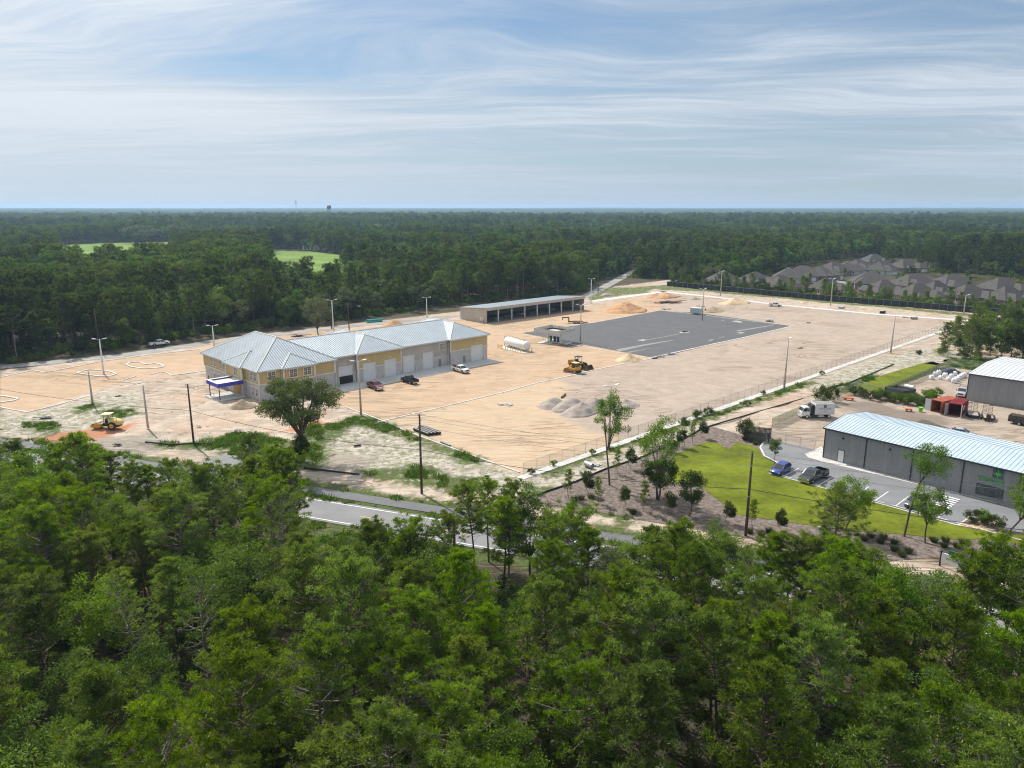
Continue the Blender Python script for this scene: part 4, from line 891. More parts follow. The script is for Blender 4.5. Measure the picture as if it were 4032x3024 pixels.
# ------------------------------------------------------------------ main building
O_ = W('B', 870, 1200); RZ = math.atan2(AX[1], AX[0])
bld = thing('main_building', 'long new building with pale metal hip roofs, ochre upper walls and white garage doors', 'building', (O_[0], O_[1], .0), RZ)
def wall_rect(parent, name, x0, x1, y, z0, z1, mat, t_=.12, holes=()):
    """front-facing wall slab with rectangular openings"""
    xs = sorted({x0, x1} | {h_[0] for h_ in holes} | {h_[1] for h_ in holes})
    for a, b in zip(xs, xs[1:]):
        mb = MB()
        cuts = sorted((h_[2], h_[3]) for h_ in holes if h_[0] <= a + 1e-6 and h_[1] >= b - 1e-6); z = z0
        for c0, c1 in cuts:
            if c0 > z: mb.box(a, y, z, b, y + t_, c0)
            z = c1
        if z < z1: mb.box(a, y, z, b, y + t_, z1)
        if mb.v: part(parent, name, mb, mat)
Zs, Ze, We = 3.55, 6.80, 7.15
# office block walls (x 0..19, y 0..30); lower storey grey, upper ochre
def office():
    t_ = .18
    lower = MB().box(.05, .05, 0, 18.95, 29.95, Zs); part(bld, 'lower_wall', lower, M_GREYS)
    part(bld, 'upper_wall', MB().box(0, 0, Zs + .26, 19, 30, Ze), M_CREAM)
    part(bld, 'belt_trim', MB().box(-.12, -.12, Zs, 19.1, 30.1, Zs + .26), M_TRIM)
    part(bld, 'bump_wall', MB().box(5.6, -.75, Zs + .26, 13.3, 0, Ze - .0), M_CREAM); part(bld, 'bump_base', MB().box(5.65, -.7, 0, 13.25, .05, Zs), M_GREYS); part(bld, 'bump_belt', MB().box(5.5, -.86, Zs, 13.4, -.12, Zs + .26), M_TRIM)
    part(bld, 'side_bump_wall', MB().box(-.75, 6.9, Zs + .26, 0, 15.2, Ze), M_CREAM); part(bld, 'side_bump_base', MB().box(-.7, 6.95, 0, .05, 15.15, Zs), M_GREYS); part(bld, 'side_bump_belt', MB().box(-.86, 6.8, Zs, -.12, 15.3, Zs + .26), M_TRIM)
    mb = MB()
    for x, y in ((0, 0), (19, 0), (0, 30), (5.6, -.75), (13.3, -.75), (-.75, 6.9), (-.75, 15.2)): mb.box(x - .16, y - .17, Zs + .26, x + .16, y + .17, Ze - .02)
    part(bld, 'corner_trim', mb, M_TRIM)
    mb = MB().box(-.5, -.5, Ze - .32, 19.5, 30.5, Ze - .06); mb.box(5.1, -1.3, Ze - .325, 13.8, -.5, Ze - .065); mb.box(-1.3, 6.4, Ze - .325, -.5, 15.7, Ze - .065); part(bld, 'fascia', mb, M_TRIM)
    f1, _ = hip_roof(-.65, -.65, 19.65, 30.65, Ze, .53); rf = roof_faces(bld, f1)
    pit = .53
    def dormer(cx, half, out, front):
        h_ = half * pit; zr = Ze + h_; dep = half
        if front:
            a = (cx, -out + half, zr); b = (cx, (zr - Ze) / pit - .65, zr)
            return [([(cx - half, -out, Ze + .02), (cx + half, -out, Ze + .02), a], (1, 0, 0)), ([(cx - half, -.65, Ze + .02), (cx - half, -out, Ze + .02), a, b], (0, 1, 0)), ([(cx + half, -out, Ze + .02), (cx + half, -.65, Ze + .02), b, a], (0, 1, 0))]
        a = (-out + half, cx, zr); b = ((zr - Ze) / pit - .65, cx, zr)
        return [([(-out, cx + half, Ze + .02), (-out, cx - half, Ze + .02), a], (0, 1, 0)), ([(-out, cx - half, Ze + .02), (-.65, cx - half, Ze + .02), b, a], (1, 0, 0)), ([(-.65, cx + half, Ze + .02), (-out, cx + half, Ze + .02), a, b], (1, 0, 0))]
    roof_faces(bld, dormer(9.45, 4.5, 1.45, True), name='gable_roof'); roof_faces(bld, dormer(11.05, 4.8, 1.45, False), name='gable_roof')
    cap = MB(); r_ = (f1[0][0][2], f1[1][0][2])
    for a, b in ((f1[0][0][0], r_[0]), (f1[0][0][1], r_[0]), (r_[0], r_[1]), (f1[1][0][0], r_[1]), (f1[1][0][1], r_[1])): cap.tube((a[0], a[1], a[2] + .05), (b[0], b[1], b[2] + .05), .12, .12, 6)
    for d_ in (dormer(9.45, 4.5, 1.45, True), dormer(11.05, 4.8, 1.45, False)):
        a = d_[0][0][2]; b = d_[1][0][3] if d_[1][0][3] != a else d_[1][0][2]
        cap.tube((a[0], a[1], a[2] + .05), (b[0], b[1], b[2] + .05), .11, .11, 6)
        for k in (0, 1): q = d_[0][0][k]; cap.tube((q[0], q[1], q[2] + .05), (a[0], a[1], a[2] + .05), .11, .11, 6)
    part(rf, 'ridge_cap', cap, M_TRIM)
office()
PW, FR = {}, {}
def window(parent, x, y, z, w, h, face='front', lites=2):
    """window centred at x (front) or y (side); frame, pane and glazing bars are separate meshes"""
    k = (w, h, lites)
    if k not in PW:
        f = MB(); b_ = .16; f.box(-w / 2 - b_, -.10, -b_, w / 2 + b_, 0, 0); f.box(-w / 2 - b_, -.12, h, w / 2 + b_, 0, h + .34); f.box(-w / 2 - b_, -.10, 0, -w / 2, 0, h); f.box(w / 2, -.10, 0, w / 2 + b_, 0, h)
        f.box(-.05, -.085, 0, .05, 0, h); f.box(-w / 2, -.08, h / 2 - .04, w / 2, 0, h / 2 + .04)
        bars = MB()
        for s_ in (-1, 1): bars.box(s_ * w / 4 - .018, -.062, 0, s_ * w / 4 + .018, -.03, h)
        for q in (.25, .75): bars.box(-w / 2, -.062, q * h - .018, w / 2, -.031, q * h + .018)
        p_ = MB().box(-w / 2, -.05, 0, w / 2, -.001, h)
        PW[k] = (f.me('window_frame', M_TRIM), p_.me('pane', MAT['pane']), bars.me('glazing_bar', M_TRIM))
    fr, pn, br = PW[k]; o = link('window', fr, parent); o.location = (x, y, z); o.rotation_euler = (0, 0, 0 if face == 'front' else -math.pi / 2)
    link('pane', pn, o); link('glazing_bar', br, o); return o
for x, y in ((3.1, 0), (8.0, -.75), (11.5, -.75)):
    window(bld, x, y, 4.45, 1.75, 1.75); window(bld, x, y, .95, 1.75, 1.75)
for yy, x_ in ((1.5, 0), (3.6, 0), (9.9, -.75), (18.0, 0), (20.0, 0), (23.3, 0), (25.3, 0)): window(bld, x_, yy, 4.4, 1.15 if yy != 9.9 else 1.9, 1.8, 'side')
for yy in (1.4, 3.4): window(bld, .05, yy, .9, 1.0, 1.8, 'side')
for yy in (22.2, 24.2): window(bld, .05, yy, .9, 1.0, 1.6, 'side')
part(bld, 'door', MB().box(-.76, 8.2, 0, -.70, 12.2, 2.9), pmat('plywood', (.50, .32, .12), .8, var=.12, scale=2), label='entrance boarded with plywood')
# entrance canopy with blue fascia
part(bld, 'porch_slab', MB().box(-7.2, 5.6, 0, -.7, 13.0, .18), M_APRON)
cp = MB(); cx0, cx1, cy0, cy1, cz = -6.6, -.75, 6.4, 12.4, 3.3
cp.box(cx0, cy0, cz, cx1, cy1, cz + .3); part(bld, 'porch_roof', cp, MAT['white_paint'])
fb = MB(); fb.box(cx0 - .1, cy0 - .1, cz - .25, cx0, cy1 + .1, cz + .62); fb.box(cx0, cy0 - .1, cz - .25, cx1, cy0, cz + .62); fb.box(cx0, cy1, cz - .25, cx1, cy1 + .1, cz + .62)
pf = part(bld, 'porch_fascia', fb, pmat('blue_membrane', (.055, .065, .46), .6, var=.12, scale=1.5), label='bare blue weatherproof sheathing')
tp = MB(); tp.box(cx0 - .12, cy0 - .12, cz + .62, cx0 + .55, cy1 + .12, cz + .66); tp.box(cx0 + .55, cy0 - .12, cz + .62, cx1, cy0 + .55, cz + .66); tp.box(cx0 + .55, cy1 - .55, cz + .62, cx1, cy1 + .12, cz + .66); part(pf, 'parapet_cap', tp, MAT['white_paint'])
for x, y in ((cx0 + .35, cy0 + .35), (cx0 + .35, cy1 - .35)): part(bld, 'porch_column', MB().tube((x, y, .18), (x, y, cz), .11, .11, 8), MAT['steel_dark'])
# garage wing
wing_y = 1.0
def garage():
    H_ = 4.35
    part(bld, 'wing_wall', MB().box(19, wing_y + .15, 0, 54.8, 24, We - .05), M_RIB)
    doors = [('wing', 20.75, 24.6), ('b2', 27.3, 30.9), ('b2', 33.6, 37.0), ('wing', 39.8, 43.3), ('wing', 46.2, 49.5), ('b3', 62.3, 66.3)]
    yof = dict(wing=wing_y, b2=.35, b3=0.0)
    def bay(x0, x1, yf, drs, lowz, up, lowm):
        hl = [(a, b, -.01, H_) for a, b in drs]; hs = [(a, b, -.01, H_) for a, b in drs]
        wall_rect(bld, 'lower_wall', x0, x1, yf + .02, 0, lowz, lowm, .16, hl)
        wall_rect(bld, 'upper_wall', x0, x1, yf, lowz, We - .05, up, .18, [(a, b, lowz - .01, H_) for a, b in drs] if H_ > lowz else [])
    bay(19, 25.6, wing_y, [(20.75, 24.6)], 3.0, M_RIB, M_GREYS); bay(38.7, 54.8, wing_y, [(39.8, 43.3), (46.2, 49.5)], 3.0, M_RIB, M_GREYS)
    bay(25.6, 38.7, .35, [(27.3, 30.9), (33.6, 37.0)], 3.3, M_CREAM, M_GREYS); bay(54.8, 68.2, 0, [(62.3, 66.3)], 3.8, M_CREAM, M_GREYS)
    part(bld, 'bump_return', MB().box(25.6, .53, 0, 25.78, wing_y + .2, We - .06).box(38.52, .53, 0, 38.7, wing_y + .2, We - .06).box(54.8, .18, 0, 54.98, wing_y + .2, We - .06), M_RIB)
    part(bld, 'end_wall', MB().box(54.9, .5, 0, 68.19, 24, We - .05), M_CREAM)
    belts = MB()
    for x0, x1, y, z in ((25.5, 27.3, .25, 3.3), (30.9, 33.6, .25, 3.3), (37, 38.8, .25, 3.3), (54.7, 62.3, -.1, 3.8), (66.3, 68.3, -.1, 3.8)): belts.box(x0, y, z - .02, x1, y + .12, z + .22)
    part(bld, 'belt_trim', belts, M_TRIM)
    cor = MB()
    for x, y in ((25.6, .35), (38.7, .35), (54.8, 0), (68.1, 0)): cor.box(x - .15, y - .06, 3.5, x + .15, y + .1, We - .06)
    part(bld, 'corner_trim', cor, M_TRIM)
    for w_, a, b in doors:
        y = yof[w_]; z0 = 2.05 if a == 20.75 else 0.03
        d_ = part(bld, 'garage_door', MB().box(a, y + .09, z0, b, y + .14, H_ - .02), M_DOOR, label='half raised white garage door' if z0 > 1 else None)
        sl_ = MB()
        for k in range(1, 8):
            zz = z0 + (H_ - z0) * k / 8; sl_.box(a, y + .075, zz - .018, b, y + .09, zz + .018)
        part(d_, 'door_joint', sl_, M_TRIM, stuff=True)
        part(bld, 'door_trim', MB().box(a - .12, y - .03, 0, a, y + .1, H_ + .0).box(b, y - .03, 0, b + .12, y + .1, H_).box(a - .12, y - .03, H_, b + .12, y + .1, H_ + .16), M_TRIM)
        if z0 > 1: part(bld, 'shaded_opening', MB().box(a, y + .141, 0, b, y + .17, z0), MAT['black'])  # black panel across the doorway stands for the unlit bay behind it
        for x_ in (a - .35, b + .35): part(bld, 'door_bollard', MB().tube((x_, y - .35, 0), (x_, y - .35, 1.15), .11, .11, 8), M_TRIM)
        part(bld, 'wall_light', MB().box((a + b) / 2 - .25, y - .22, 5.05, (a + b) / 2 + .1, y, 5.2), MAT['white_paint'])
    part(bld, 'door', MB().box(51.35, wing_y - .02, 0, 52.25, wing_y + .05, 2.15), M_GDOOR); part(bld, 'door', MB().box(59.1, -.03, 0, 60.0, .05, 2.15), M_GDOOR)
    for x in (52.2, 53.1): window(bld, x, wing_y - .0, 4.6, .75, 1.6)
    fas = MB()
    for x0, x1, y in ((19.5, 25.0, wing_y - .65), (24.95, 39.3, -.3), (39.3, 54.2, wing_y - .65), (54.15, 68.85, -.62)): fas.box(x0, y, We - .32, x1, y + .14, We - .04)
    fas.box(68.7, -.48, We - .32, 68.85, 24.6, We - .04); part(bld, 'fascia', fas, M_TRIM)
    yb = 24.65; pm = .29; y_r = 12.0; zr = We + (y_r + .65 - wing_y) * .30
    F0 = [([(14.5, wing_y - .65, We), (62, wing_y - .65, We), (62, y_r, zr), (14.5, y_r, zr)], (1, 0, 0)), ([(62, yb, We), (14.5, yb, We), (14.5, y_r, zr), (62, y_r, zr)], (1, 0, 0))]
    F0[0] = ([(19.65, wing_y - .65, We), (62, wing_y - .65, We), (62, y_r, zr), (10.6, y_r, zr)], (1, 0, 0)); F0[1] = ([(62, yb, We), (19.65, yb, We), (10.6, y_r, zr), (62, y_r, zr)], (1, 0, 0))
    rf = roof_faces(bld, F0, name='wing_roof')
    cap = MB().tube((12.5, y_r, zr + .05), (62, y_r, zr + .05), .12, .12, 6)
    for x0, x1, yf in ((24.95, 39.35, -.32), (54.15, 68.85, -.66)):
        p_ = .455; half = (x1 - x0) / 2; f_, (a, b) = hip_roof(x0, yf, x1, yb + (.35 if x0 > 50 else .6), We + .02, p_); roof_faces(bld, f_, name='cross_roof')
        for k, (q, r_) in enumerate(((f_[0][0][0], a), (f_[0][0][1], a), (a, b), (f_[1][0][0], b), (f_[1][0][1], b))): cap.tube((q[0], q[1], q[2] + .05), (r_[0], r_[1], r_[2] + .05), .11, .11, 6)
    part(rf, 'ridge_cap', cap, M_TRIM)
    ds = MB()
    for x, y, zt in ((-.22, -.2, Ze), (5.3, -.3, Ze), (13.55, -.9, Ze), (19.25, -.15, Ze), (25.35, .2, We), (38.95, .7, We), (54.55, .7, We), (-.9, 6.6, Ze), (-.9, 15.5, Ze)): ds.tube((x, y, .1), (x, y, zt - .35), .07, .07, 6); ds.tube((x, y, zt - .35), (x + .1, y - .3, zt - .1), .07, .07, 6)
    part(bld, 'downpipe', ds, M_TRIM)
    part(bld, 'apron', MB().prism([(17.7, -5.9), (67.6, -6.25), (68.1, 1.1), (19, 1.2), (18.6, -.2)], .02, .10), M_APRON)
garage()

# ------------------------------------------------------------------ open storage shed
def shed():
    a, b = W('D', 460, 480), W('D', 1520, 330); r_ = bearing(a, b); s_ = thing('storage_shed', 'long open fronted equipment shed with eight bays, white columns and flat grey roof', 'shed', (*a, 0), r_)
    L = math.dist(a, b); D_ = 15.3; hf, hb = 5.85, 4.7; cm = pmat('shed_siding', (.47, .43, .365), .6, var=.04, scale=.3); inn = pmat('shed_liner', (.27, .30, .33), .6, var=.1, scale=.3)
    def side(x0, x1): return [(x0, 0, 0), (x1, 0, 0), (x1, D_, 0), (x0, D_, 0)], [(x0, 0, hf), (x1, 0, hf), (x1, D_, hb), (x0, D_, hb)]
    for nm, x0 in (('side_wall', -.0), ('side_wall', L - .15)):
        lo, hi = side(x0, x0 + .15); part(s_, nm, MB().add(lo + hi, [(0, 3, 2, 1), (4, 5, 6, 7), (0, 1, 5, 4), (1, 2, 6, 5), (2, 3, 7, 6), (3, 0, 4, 7)]), cm)
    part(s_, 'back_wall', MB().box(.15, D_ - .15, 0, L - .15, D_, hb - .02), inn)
    ribs = MB()
    for k in range(int(L / .9)): ribs.box(.5 + k * .9, D_ - .22, 0, .62 + k * .9, D_ - .15, hb - .1)
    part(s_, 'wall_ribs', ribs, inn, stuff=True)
    e = .35; q = [(-e, -e, hf + .02), (L + e, -e, hf + .02), (L + e, D_ + e, hb - .05), (-e, D_ + e, hb - .05)]
    roof_faces(s_, [(q, (1, 0, 0))], .9, .04, metal_roof('shed_roof', (.36, .41, .45)), metal_roof('shed_seam', (.26, .30, .34)))
    part(s_, 'fascia', MB().box(-.3, -.34, hf - 1.15, L + .3, -.02, hf - .14), cm); part(s_, 'roof_edge', MB().box(-.4, -.42, hf - .14, L + .4, -.34, hf + .08), M_TRIM)
    for x in (6.1, 13.1, 20.1, 27.1, 34.1, 41.2, 48.2):
        c_ = MB(); c_.add([(x - .13, .02, 0), (x + .13, .02, 0), (x + .13, .32, 0), (x - .13, .32, 0), (x - .13, .02, hf - 1.16), (x + .13, .02, hf - 1.16), (x + .13, .75, hf - 1.16), (x - .13, .75, hf - 1.16)], [(0, 3, 2, 1), (4, 5, 6, 7), (0, 1, 5, 4), (1, 2, 6, 5), (2, 3, 7, 6), (3, 0, 4, 7)])
        part(s_, 'column', c_, MAT['pole_white']); part(s_, 'rear_column', MB().box(x - .12, D_ - .5, 0, x + .12, D_ - .22, hb - .1), MAT['pole_white']); part(s_, 'rafter', MB().add([(x - .08, .4, hf - .6), (x + .08, .4, hf - .6), (x + .08, D_ - .3, hb - .5), (x - .08, D_ - .3, hb - .5), (x - .08, .4, hf - .16), (x + .08, .4, hf - .16), (x + .08, D_ - .3, hb - .12), (x - .08, D_ - .3, hb - .12)], [(0, 3, 2, 1), (4, 5, 6, 7), (0, 1, 5, 4), (1, 2, 6, 5), (2, 3, 7, 6), (3, 0, 4, 7)]), MAT['galv'])
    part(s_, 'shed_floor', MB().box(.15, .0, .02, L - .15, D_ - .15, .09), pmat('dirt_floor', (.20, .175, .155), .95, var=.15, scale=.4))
    rs = np.random.RandomState(4); cs, sn = math.cos(r_), math.sin(r_)
    for i, (x, y, lab) in enumerate(((3, 9, 'small heap of lumber inside the first bay of the open shed'), (9.5, 5, 'grey heap of boards inside the second bay of the open shed'), (15, 6, 'pile of pale lumber inside the third bay of the open shed'), (25, 7, 'long stack of boards inside the fourth bay of the open shed'), (30, 6.5, 'dark heap of scrap inside the fifth bay of the open shed'), (44, 8, 'stacked frames inside the seventh bay of the open shed'))):
        mb = MB()
        for k in range(12): mb.cbox((rs.normal(0, .9), rs.normal(0, .5), .12 + rs.uniform(0, .6)), (rs.uniform(1, 3), rs.uniform(.1, .3), .08), rs.normal(0, .35))
        mb.cbox((0, 0, .2), (2.2, 1.0, .4), .1); solo('lumber_heap', mb, MAT['galv'] if i % 2 else pmat('weathered_lumber%d' % i, (.30, .25, .19), .9, var=.2), lab, 'lumber', (a[0] + cs * x - sn * y, a[1] + sn * x + cs * y, .09), r_)
shed()

# ------------------------------------------------------------------ steel landscaping office on the right, and the warehouse behind it
M_STEEL = pmat('grey_steel_siding', (.285, .288, .295), .5, .1, var=.06, scale=.3, streak=(6, 6, .4)); M_DKTRIM = pmat('charcoal_trim', (.035, .037, .042), .5, var=.1)
def glyphs(parent, txt, size, loc, mat, ext=.03, rot=(math.pi / 2, 0, 0), name='lettering', bold=.0, italic=0.0, space=1.1):
    cu = bpy.data.curves.new(name, 'FONT'); cu.body = txt; cu.size = size; cu.extrude = ext; cu.align_x = 'CENTER'; cu.align_y = 'CENTER'; cu.space_character = space; cu.offset = bold; cu.shear = italic; cu.resolution_u = 3
    tmp = bpy.data.objects.new('tmp', cu); COL.objects.link(tmp); bpy.context.view_layer.update()
    me = bpy.data.meshes.new_from_object(tmp.evaluated_get(bpy.context.evaluated_depsgraph_get())); bpy.data.objects.remove(tmp); me.name = name; me.materials.clear(); me.materials.append(mat)
    o = link(name, me, parent); o.location = loc; o.rotation_euler = rot; return o
def emblem(parent, loc, s, rot=(math.pi / 2, 0, 0), back=(.06, .10, .11), leaf=(.04, .62, .05)):
    b_ = part(parent, 'emblem', MB().box(-s / 2, -s / 2, 0, s / 2, s / 2, .03), pmat('emblem_panel', back, .5, var=.05)); b_.location = loc; b_.rotation_euler = rot
    for x, y, w, h_ in ((-.02, 0, .03, s), (0, -.02, s, .03)): part(b_, 'divider', MB().box(-w / 2 + x * s, -h_ / 2 + y * s, .031, w / 2 + x * s, h_ / 2 + y * s, .036), MAT['white_paint'])
    lf = MB(); n = 5
    for k in range(n):
        a = math.pi / 2 + (k - 2) * .72; L = s * (.40 - .05 * abs(k - 2)); c_, s_ = math.cos(a), math.sin(a); w = s * .09
        lf.quad((0, -s * .12, .045), (c_ * L * .5 + s_ * w, s_ * L * .5 - c_ * w - s * .12, .045), (c_ * L, s_ * L - s * .12, .045), (c_ * L * .5 - s_ * w, s_ * L * .5 + c_ * w - s * .12, .045))
    lf.box(-s * .02, -s * .32, .04, s * .02, -s * .1, .046); part(b_, 'leaf_mark', lf, pmat('leaf_green', leaf, .5, var=.03)); return b_
def steel_building(name, label, a, r_, L, D_, ez, rz_, roofm, seamm, posts=(), seam=.61):
    s_ = thing(name, label, 'building', (*a, 0), r_)
    prof = [(0, 0, 0), (0, D_, 0), (0, D_, ez), (0, D_ / 2, rz_), (0, 0, ez)]
    def gable(x0, x1): return MB().add([(x0, y, z) for _, y, z in prof] + [(x1, y, z) for _, y, z in prof], [(0, 1, 2, 3, 4), (9, 8, 7, 6, 5)] + [(i, 5 + i, 5 + (i + 1) % 5, (i + 1) % 5) for i in range(5)])
    part(s_, 'gable_wall', gable(0, .2), M_STEEL); part(s_, 'gable_wall', gable(L - .2, L), M_STEEL); part(s_, 'wall', MB().box(.2, 0, 0, L - .2, .2, ez), M_STEEL); part(s_, 'rear_wall', MB().box(.2, D_ - .2, 0, L - .2, D_, ez), M_STEEL)
    rb = MB(); k = .15
    while k < L: rb.box(k, -.035, .02, k + .07, 0, ez - .1); k += .305
    k = .2
    while k < D_: rb.box(-.035, k, .02, 0, k + .07, ez + (rz_ - ez) * (1 - abs(k - D_ / 2) / (D_ / 2)) - .15); k += .305
    part(s_, 'siding_ribs', rb, M_STEEL, stuff=True)
    e = .25; F_ = [([(-e, -e, ez + .03), (L + e, -e, ez + .03), (L + e, D_ / 2, rz_ + .06), (-e, D_ / 2, rz_ + .06)], (1, 0, 0)), ([(L + e, D_ + e, ez + .03), (-e, D_ + e, ez + .03), (-e, D_ / 2, rz_ + .06), (L + e, D_ / 2, rz_ + .06)], (1, 0, 0))]
    rf = roof_faces(s_, F_, seam, .05, roofm, seamm, thick=.06)
    g_ = MB().box(-.3, -.40, ez - .16, L + .3, -.26, ez + .0); g_.box(-.30, -.26, ez - .17, -.26, D_ / 2, ez + .02)
    part(s_, 'gutter', MB().box(-.3, -.42, ez - .17, L + .3, -.26, ez + .01), M_DKTRIM)
    tr = MB()
    for p0, p1 in (((-.3, -.3, ez - .02), (-.3, D_ / 2, rz_ + .01)), ((-.3, D_ / 2, rz_ + .01), (-.3, D_ + .3, ez - .02))): tr.tube(p0, p1, .09, .09, 4)
    part(s_, 'gable_trim', tr, M_DKTRIM); part(s_, 'corner_trim', MB().box(-.06, -.06, 0, .12, .0, ez - .17).box(-.06, .0, 0, -.0, .14, ez - .15), M_DKTRIM)
    for x in posts: part(s_, 'downpipe', MB().box(x - .07, -.17, .05, x + .07, -.036, ez - .17), M_DKTRIM)
    return s_
ga = W('F', 105, 1205); gb = W('F', 2000, 1700); gr = bearing(ga, gb)
office_b = steel_building('steel_building', 'charcoal grey steel building with pale ribbed roof beside the parking lot', ga, gr, 44, 14.8, 5.45, 6.35, M_ROOF2, metal_roof('pale_seam', (.38, .46, .525)), (7.05, 14.3, 21.5, 28.8, 36))
part(office_b, 'door', MB().box(2.6, -.06, .05, 3.55, -.037, 2.12), M_DOOR); part(office_b, 'door_frame', MB().box(2.5, -.055, .05, 2.6, -.036, 2.22).box(3.55, -.055, .05, 3.65, -.036, 2.22).box(2.6, -.055, 2.12, 3.55, -.036, 2.22), M_DKTRIM)
for x in (3.2, 10.8): part(office_b, 'wall_light', MB().box(x - .14, -.25, 4.2, x + .14, -.036, 4.45), MAT['black'])
wn = part(office_b, 'shop_window', MB().box(23.6, -.09, .85, 26.9, -.036, 2.25), MAT['pane'])
part(wn, 'window_frame', MB().box(23.5, -.11, .75, 27.0, -.036, .85).box(23.5, -.11, 2.25, 27.0, -.036, 2.35).box(23.5, -.11, .85, 23.6, -.036, 2.25).box(26.9, -.11, .85, 27.0, -.036, 2.25).box(24.68, -.11, .85, 24.74, -.09, 2.25).box(25.78, -.11, .85, 25.84, -.09, 2.25), M_DKTRIM)
emblem(office_b, (26.0, -.05, 4.45), 1.35)
glyphs(office_b, 'WYSCAPE', .72, (25.2, -.12, 3.25), pmat('sign_green', (.10, .42, .12), .5, var=.04), .06, space=1.02, bold=.012)
g2 = W('F', 1600, 600); wb = steel_building('steel_warehouse', 'large grey steel warehouse with bright white roof behind the red containers', g2, math.radians(-46.5), 34, 27, 6.15, 6.75, M_ROOFW, metal_roof('white_seam', (.47, .49, .505)), (), .9)
# ------------------------------------------------------------------ vehicles
def paint(name, col, rough=.28, var=.03, metal=0.0):
    m = pmat(name, col, rough, metal, var=var, scale=2, spec=.6)
    b = [n for n in m.node_tree.nodes if n.type == 'BSDF_PRINCIPLED'][0]; b.inputs['Coat Weight'].default_value = .6; b.inputs['Coat Roughness'].default_value = .12
    return m
M_RED_L = pmat('tail_lamp', (.35, .02, .02), .3, var=.05); M_HEAD = pmat('head_lamp', (.7, .7, .68), .15, var=.05)
def ring(x, w, z0, z1, c1=.10, c2=.12): return [(x, -w, z0 + c1), (x, -w + c1, z0), (x, w - c1, z0), (x, w, z0 + c1), (x, w, z1 - c2), (x, w - c2, z1), (x, -w + c2, z1), (x, -w, z1 - c2)]
WM = {}
def wheel(parent, x, y, r=.40, w=.27, rimm=None, name='wheel', dual=False):
    k = (r, w, dual, rimm.name if rimm else '')
    if k not in WM:
        ty = MB(); ty.loft([[(r * s_ * math.cos(a), yy, r * s_ * math.sin(a)) for a in np.linspace(0, 2 * math.pi, 19)[:-1]] for yy, s_ in ((-w / 2, .90), (-w / 2 + .04, 1), (w / 2 - .04, 1), (w / 2, .90))])
        rm = MB()
        for s_ in (-1, 1): rm.tube((0, s_ * (w / 2 - .02), 0), (0, s_ * (w / 2 + .012), 0), r * .62, r * .56, 12); rm.tube((0, s_ * (w / 2), 0), (0, s_ * (w / 2 + .04), 0), r * .18, r * .14, 8)
        WM[k] = (ty.me('tyre', MAT['tyre'], True), rm.me('rim', rimm or MAT['rim']))
    o = link(name, WM[k][0], parent); o.location = (x, y, r); link('rim', WM[k][1], o); return o
def place(rear, front, vis, half=.82):
    """rear and front wheel contact points on the visible side ('R' or 'L') -> centre and heading"""
    h_ = bearing(rear, front); mx, my = (rear[0] + front[0]) / 2, (rear[1] + front[1]) / 2; s_ = 1 if vis == 'R' else -1
    return (mx - math.sin(h_) * half * s_, my + math.cos(h_) * half * s_, 0.02), h_
def greenhouse(root, x0, x1, x2, x3, zb, zt, wb, wt, pm, roofh=.07, mids=()):
    """x0 rear base, x1 rear roof, x2 front roof, x3 windscreen base"""
    g_ = MB().add([(x0, -wb, zb), (x3, -wb, zb), (x3, wb, zb), (x0, wb, zb), (x1, -wt, zt), (x2, -wt, zt), (x2, wt, zt), (x1, wt, zt)], [(0, 3, 2, 1), (4, 5, 6, 7), (0, 1, 5, 4), (1, 2, 6, 5), (2, 3, 7, 6), (3, 0, 4, 7)])
    part(root, 'windows', g_, MAT['glass'])
    r_ = MB().loft([[(x1 - .06, -wt - .03, zt - .03), (x1 - .06, wt + .03, zt - .03), (x2 + .10, wt + .03, zt - .03), (x2 + .10, -wt - .03, zt - .03)], [(x1 + .05, -wt + .08, zt + roofh), (x1 + .05, wt - .08, zt + roofh), (x2 - .1, wt - .08, zt + roofh), (x2 - .1, -wt + .08, zt + roofh)]]); part(root, 'roof', r_, pm)
    pl_ = MB()
    for s_ in (-1, 1):
        pl_.tube((x3, s_ * wb, zb), (x2, s_ * wt, zt), .045, .045, 4); pl_.tube((x0, s_ * wb, zb), (x1, s_ * wt, zt), .07, .07, 4)
        for q in mids: pl_.tube((x0 + (x3 - x0) * q, s_ * (wb + .005), zb), (x1 + (x2 - x1) * q, s_ * (wt + .005), zt), .045, .045, 4)
    part(root, 'pillars', pl_, pm)
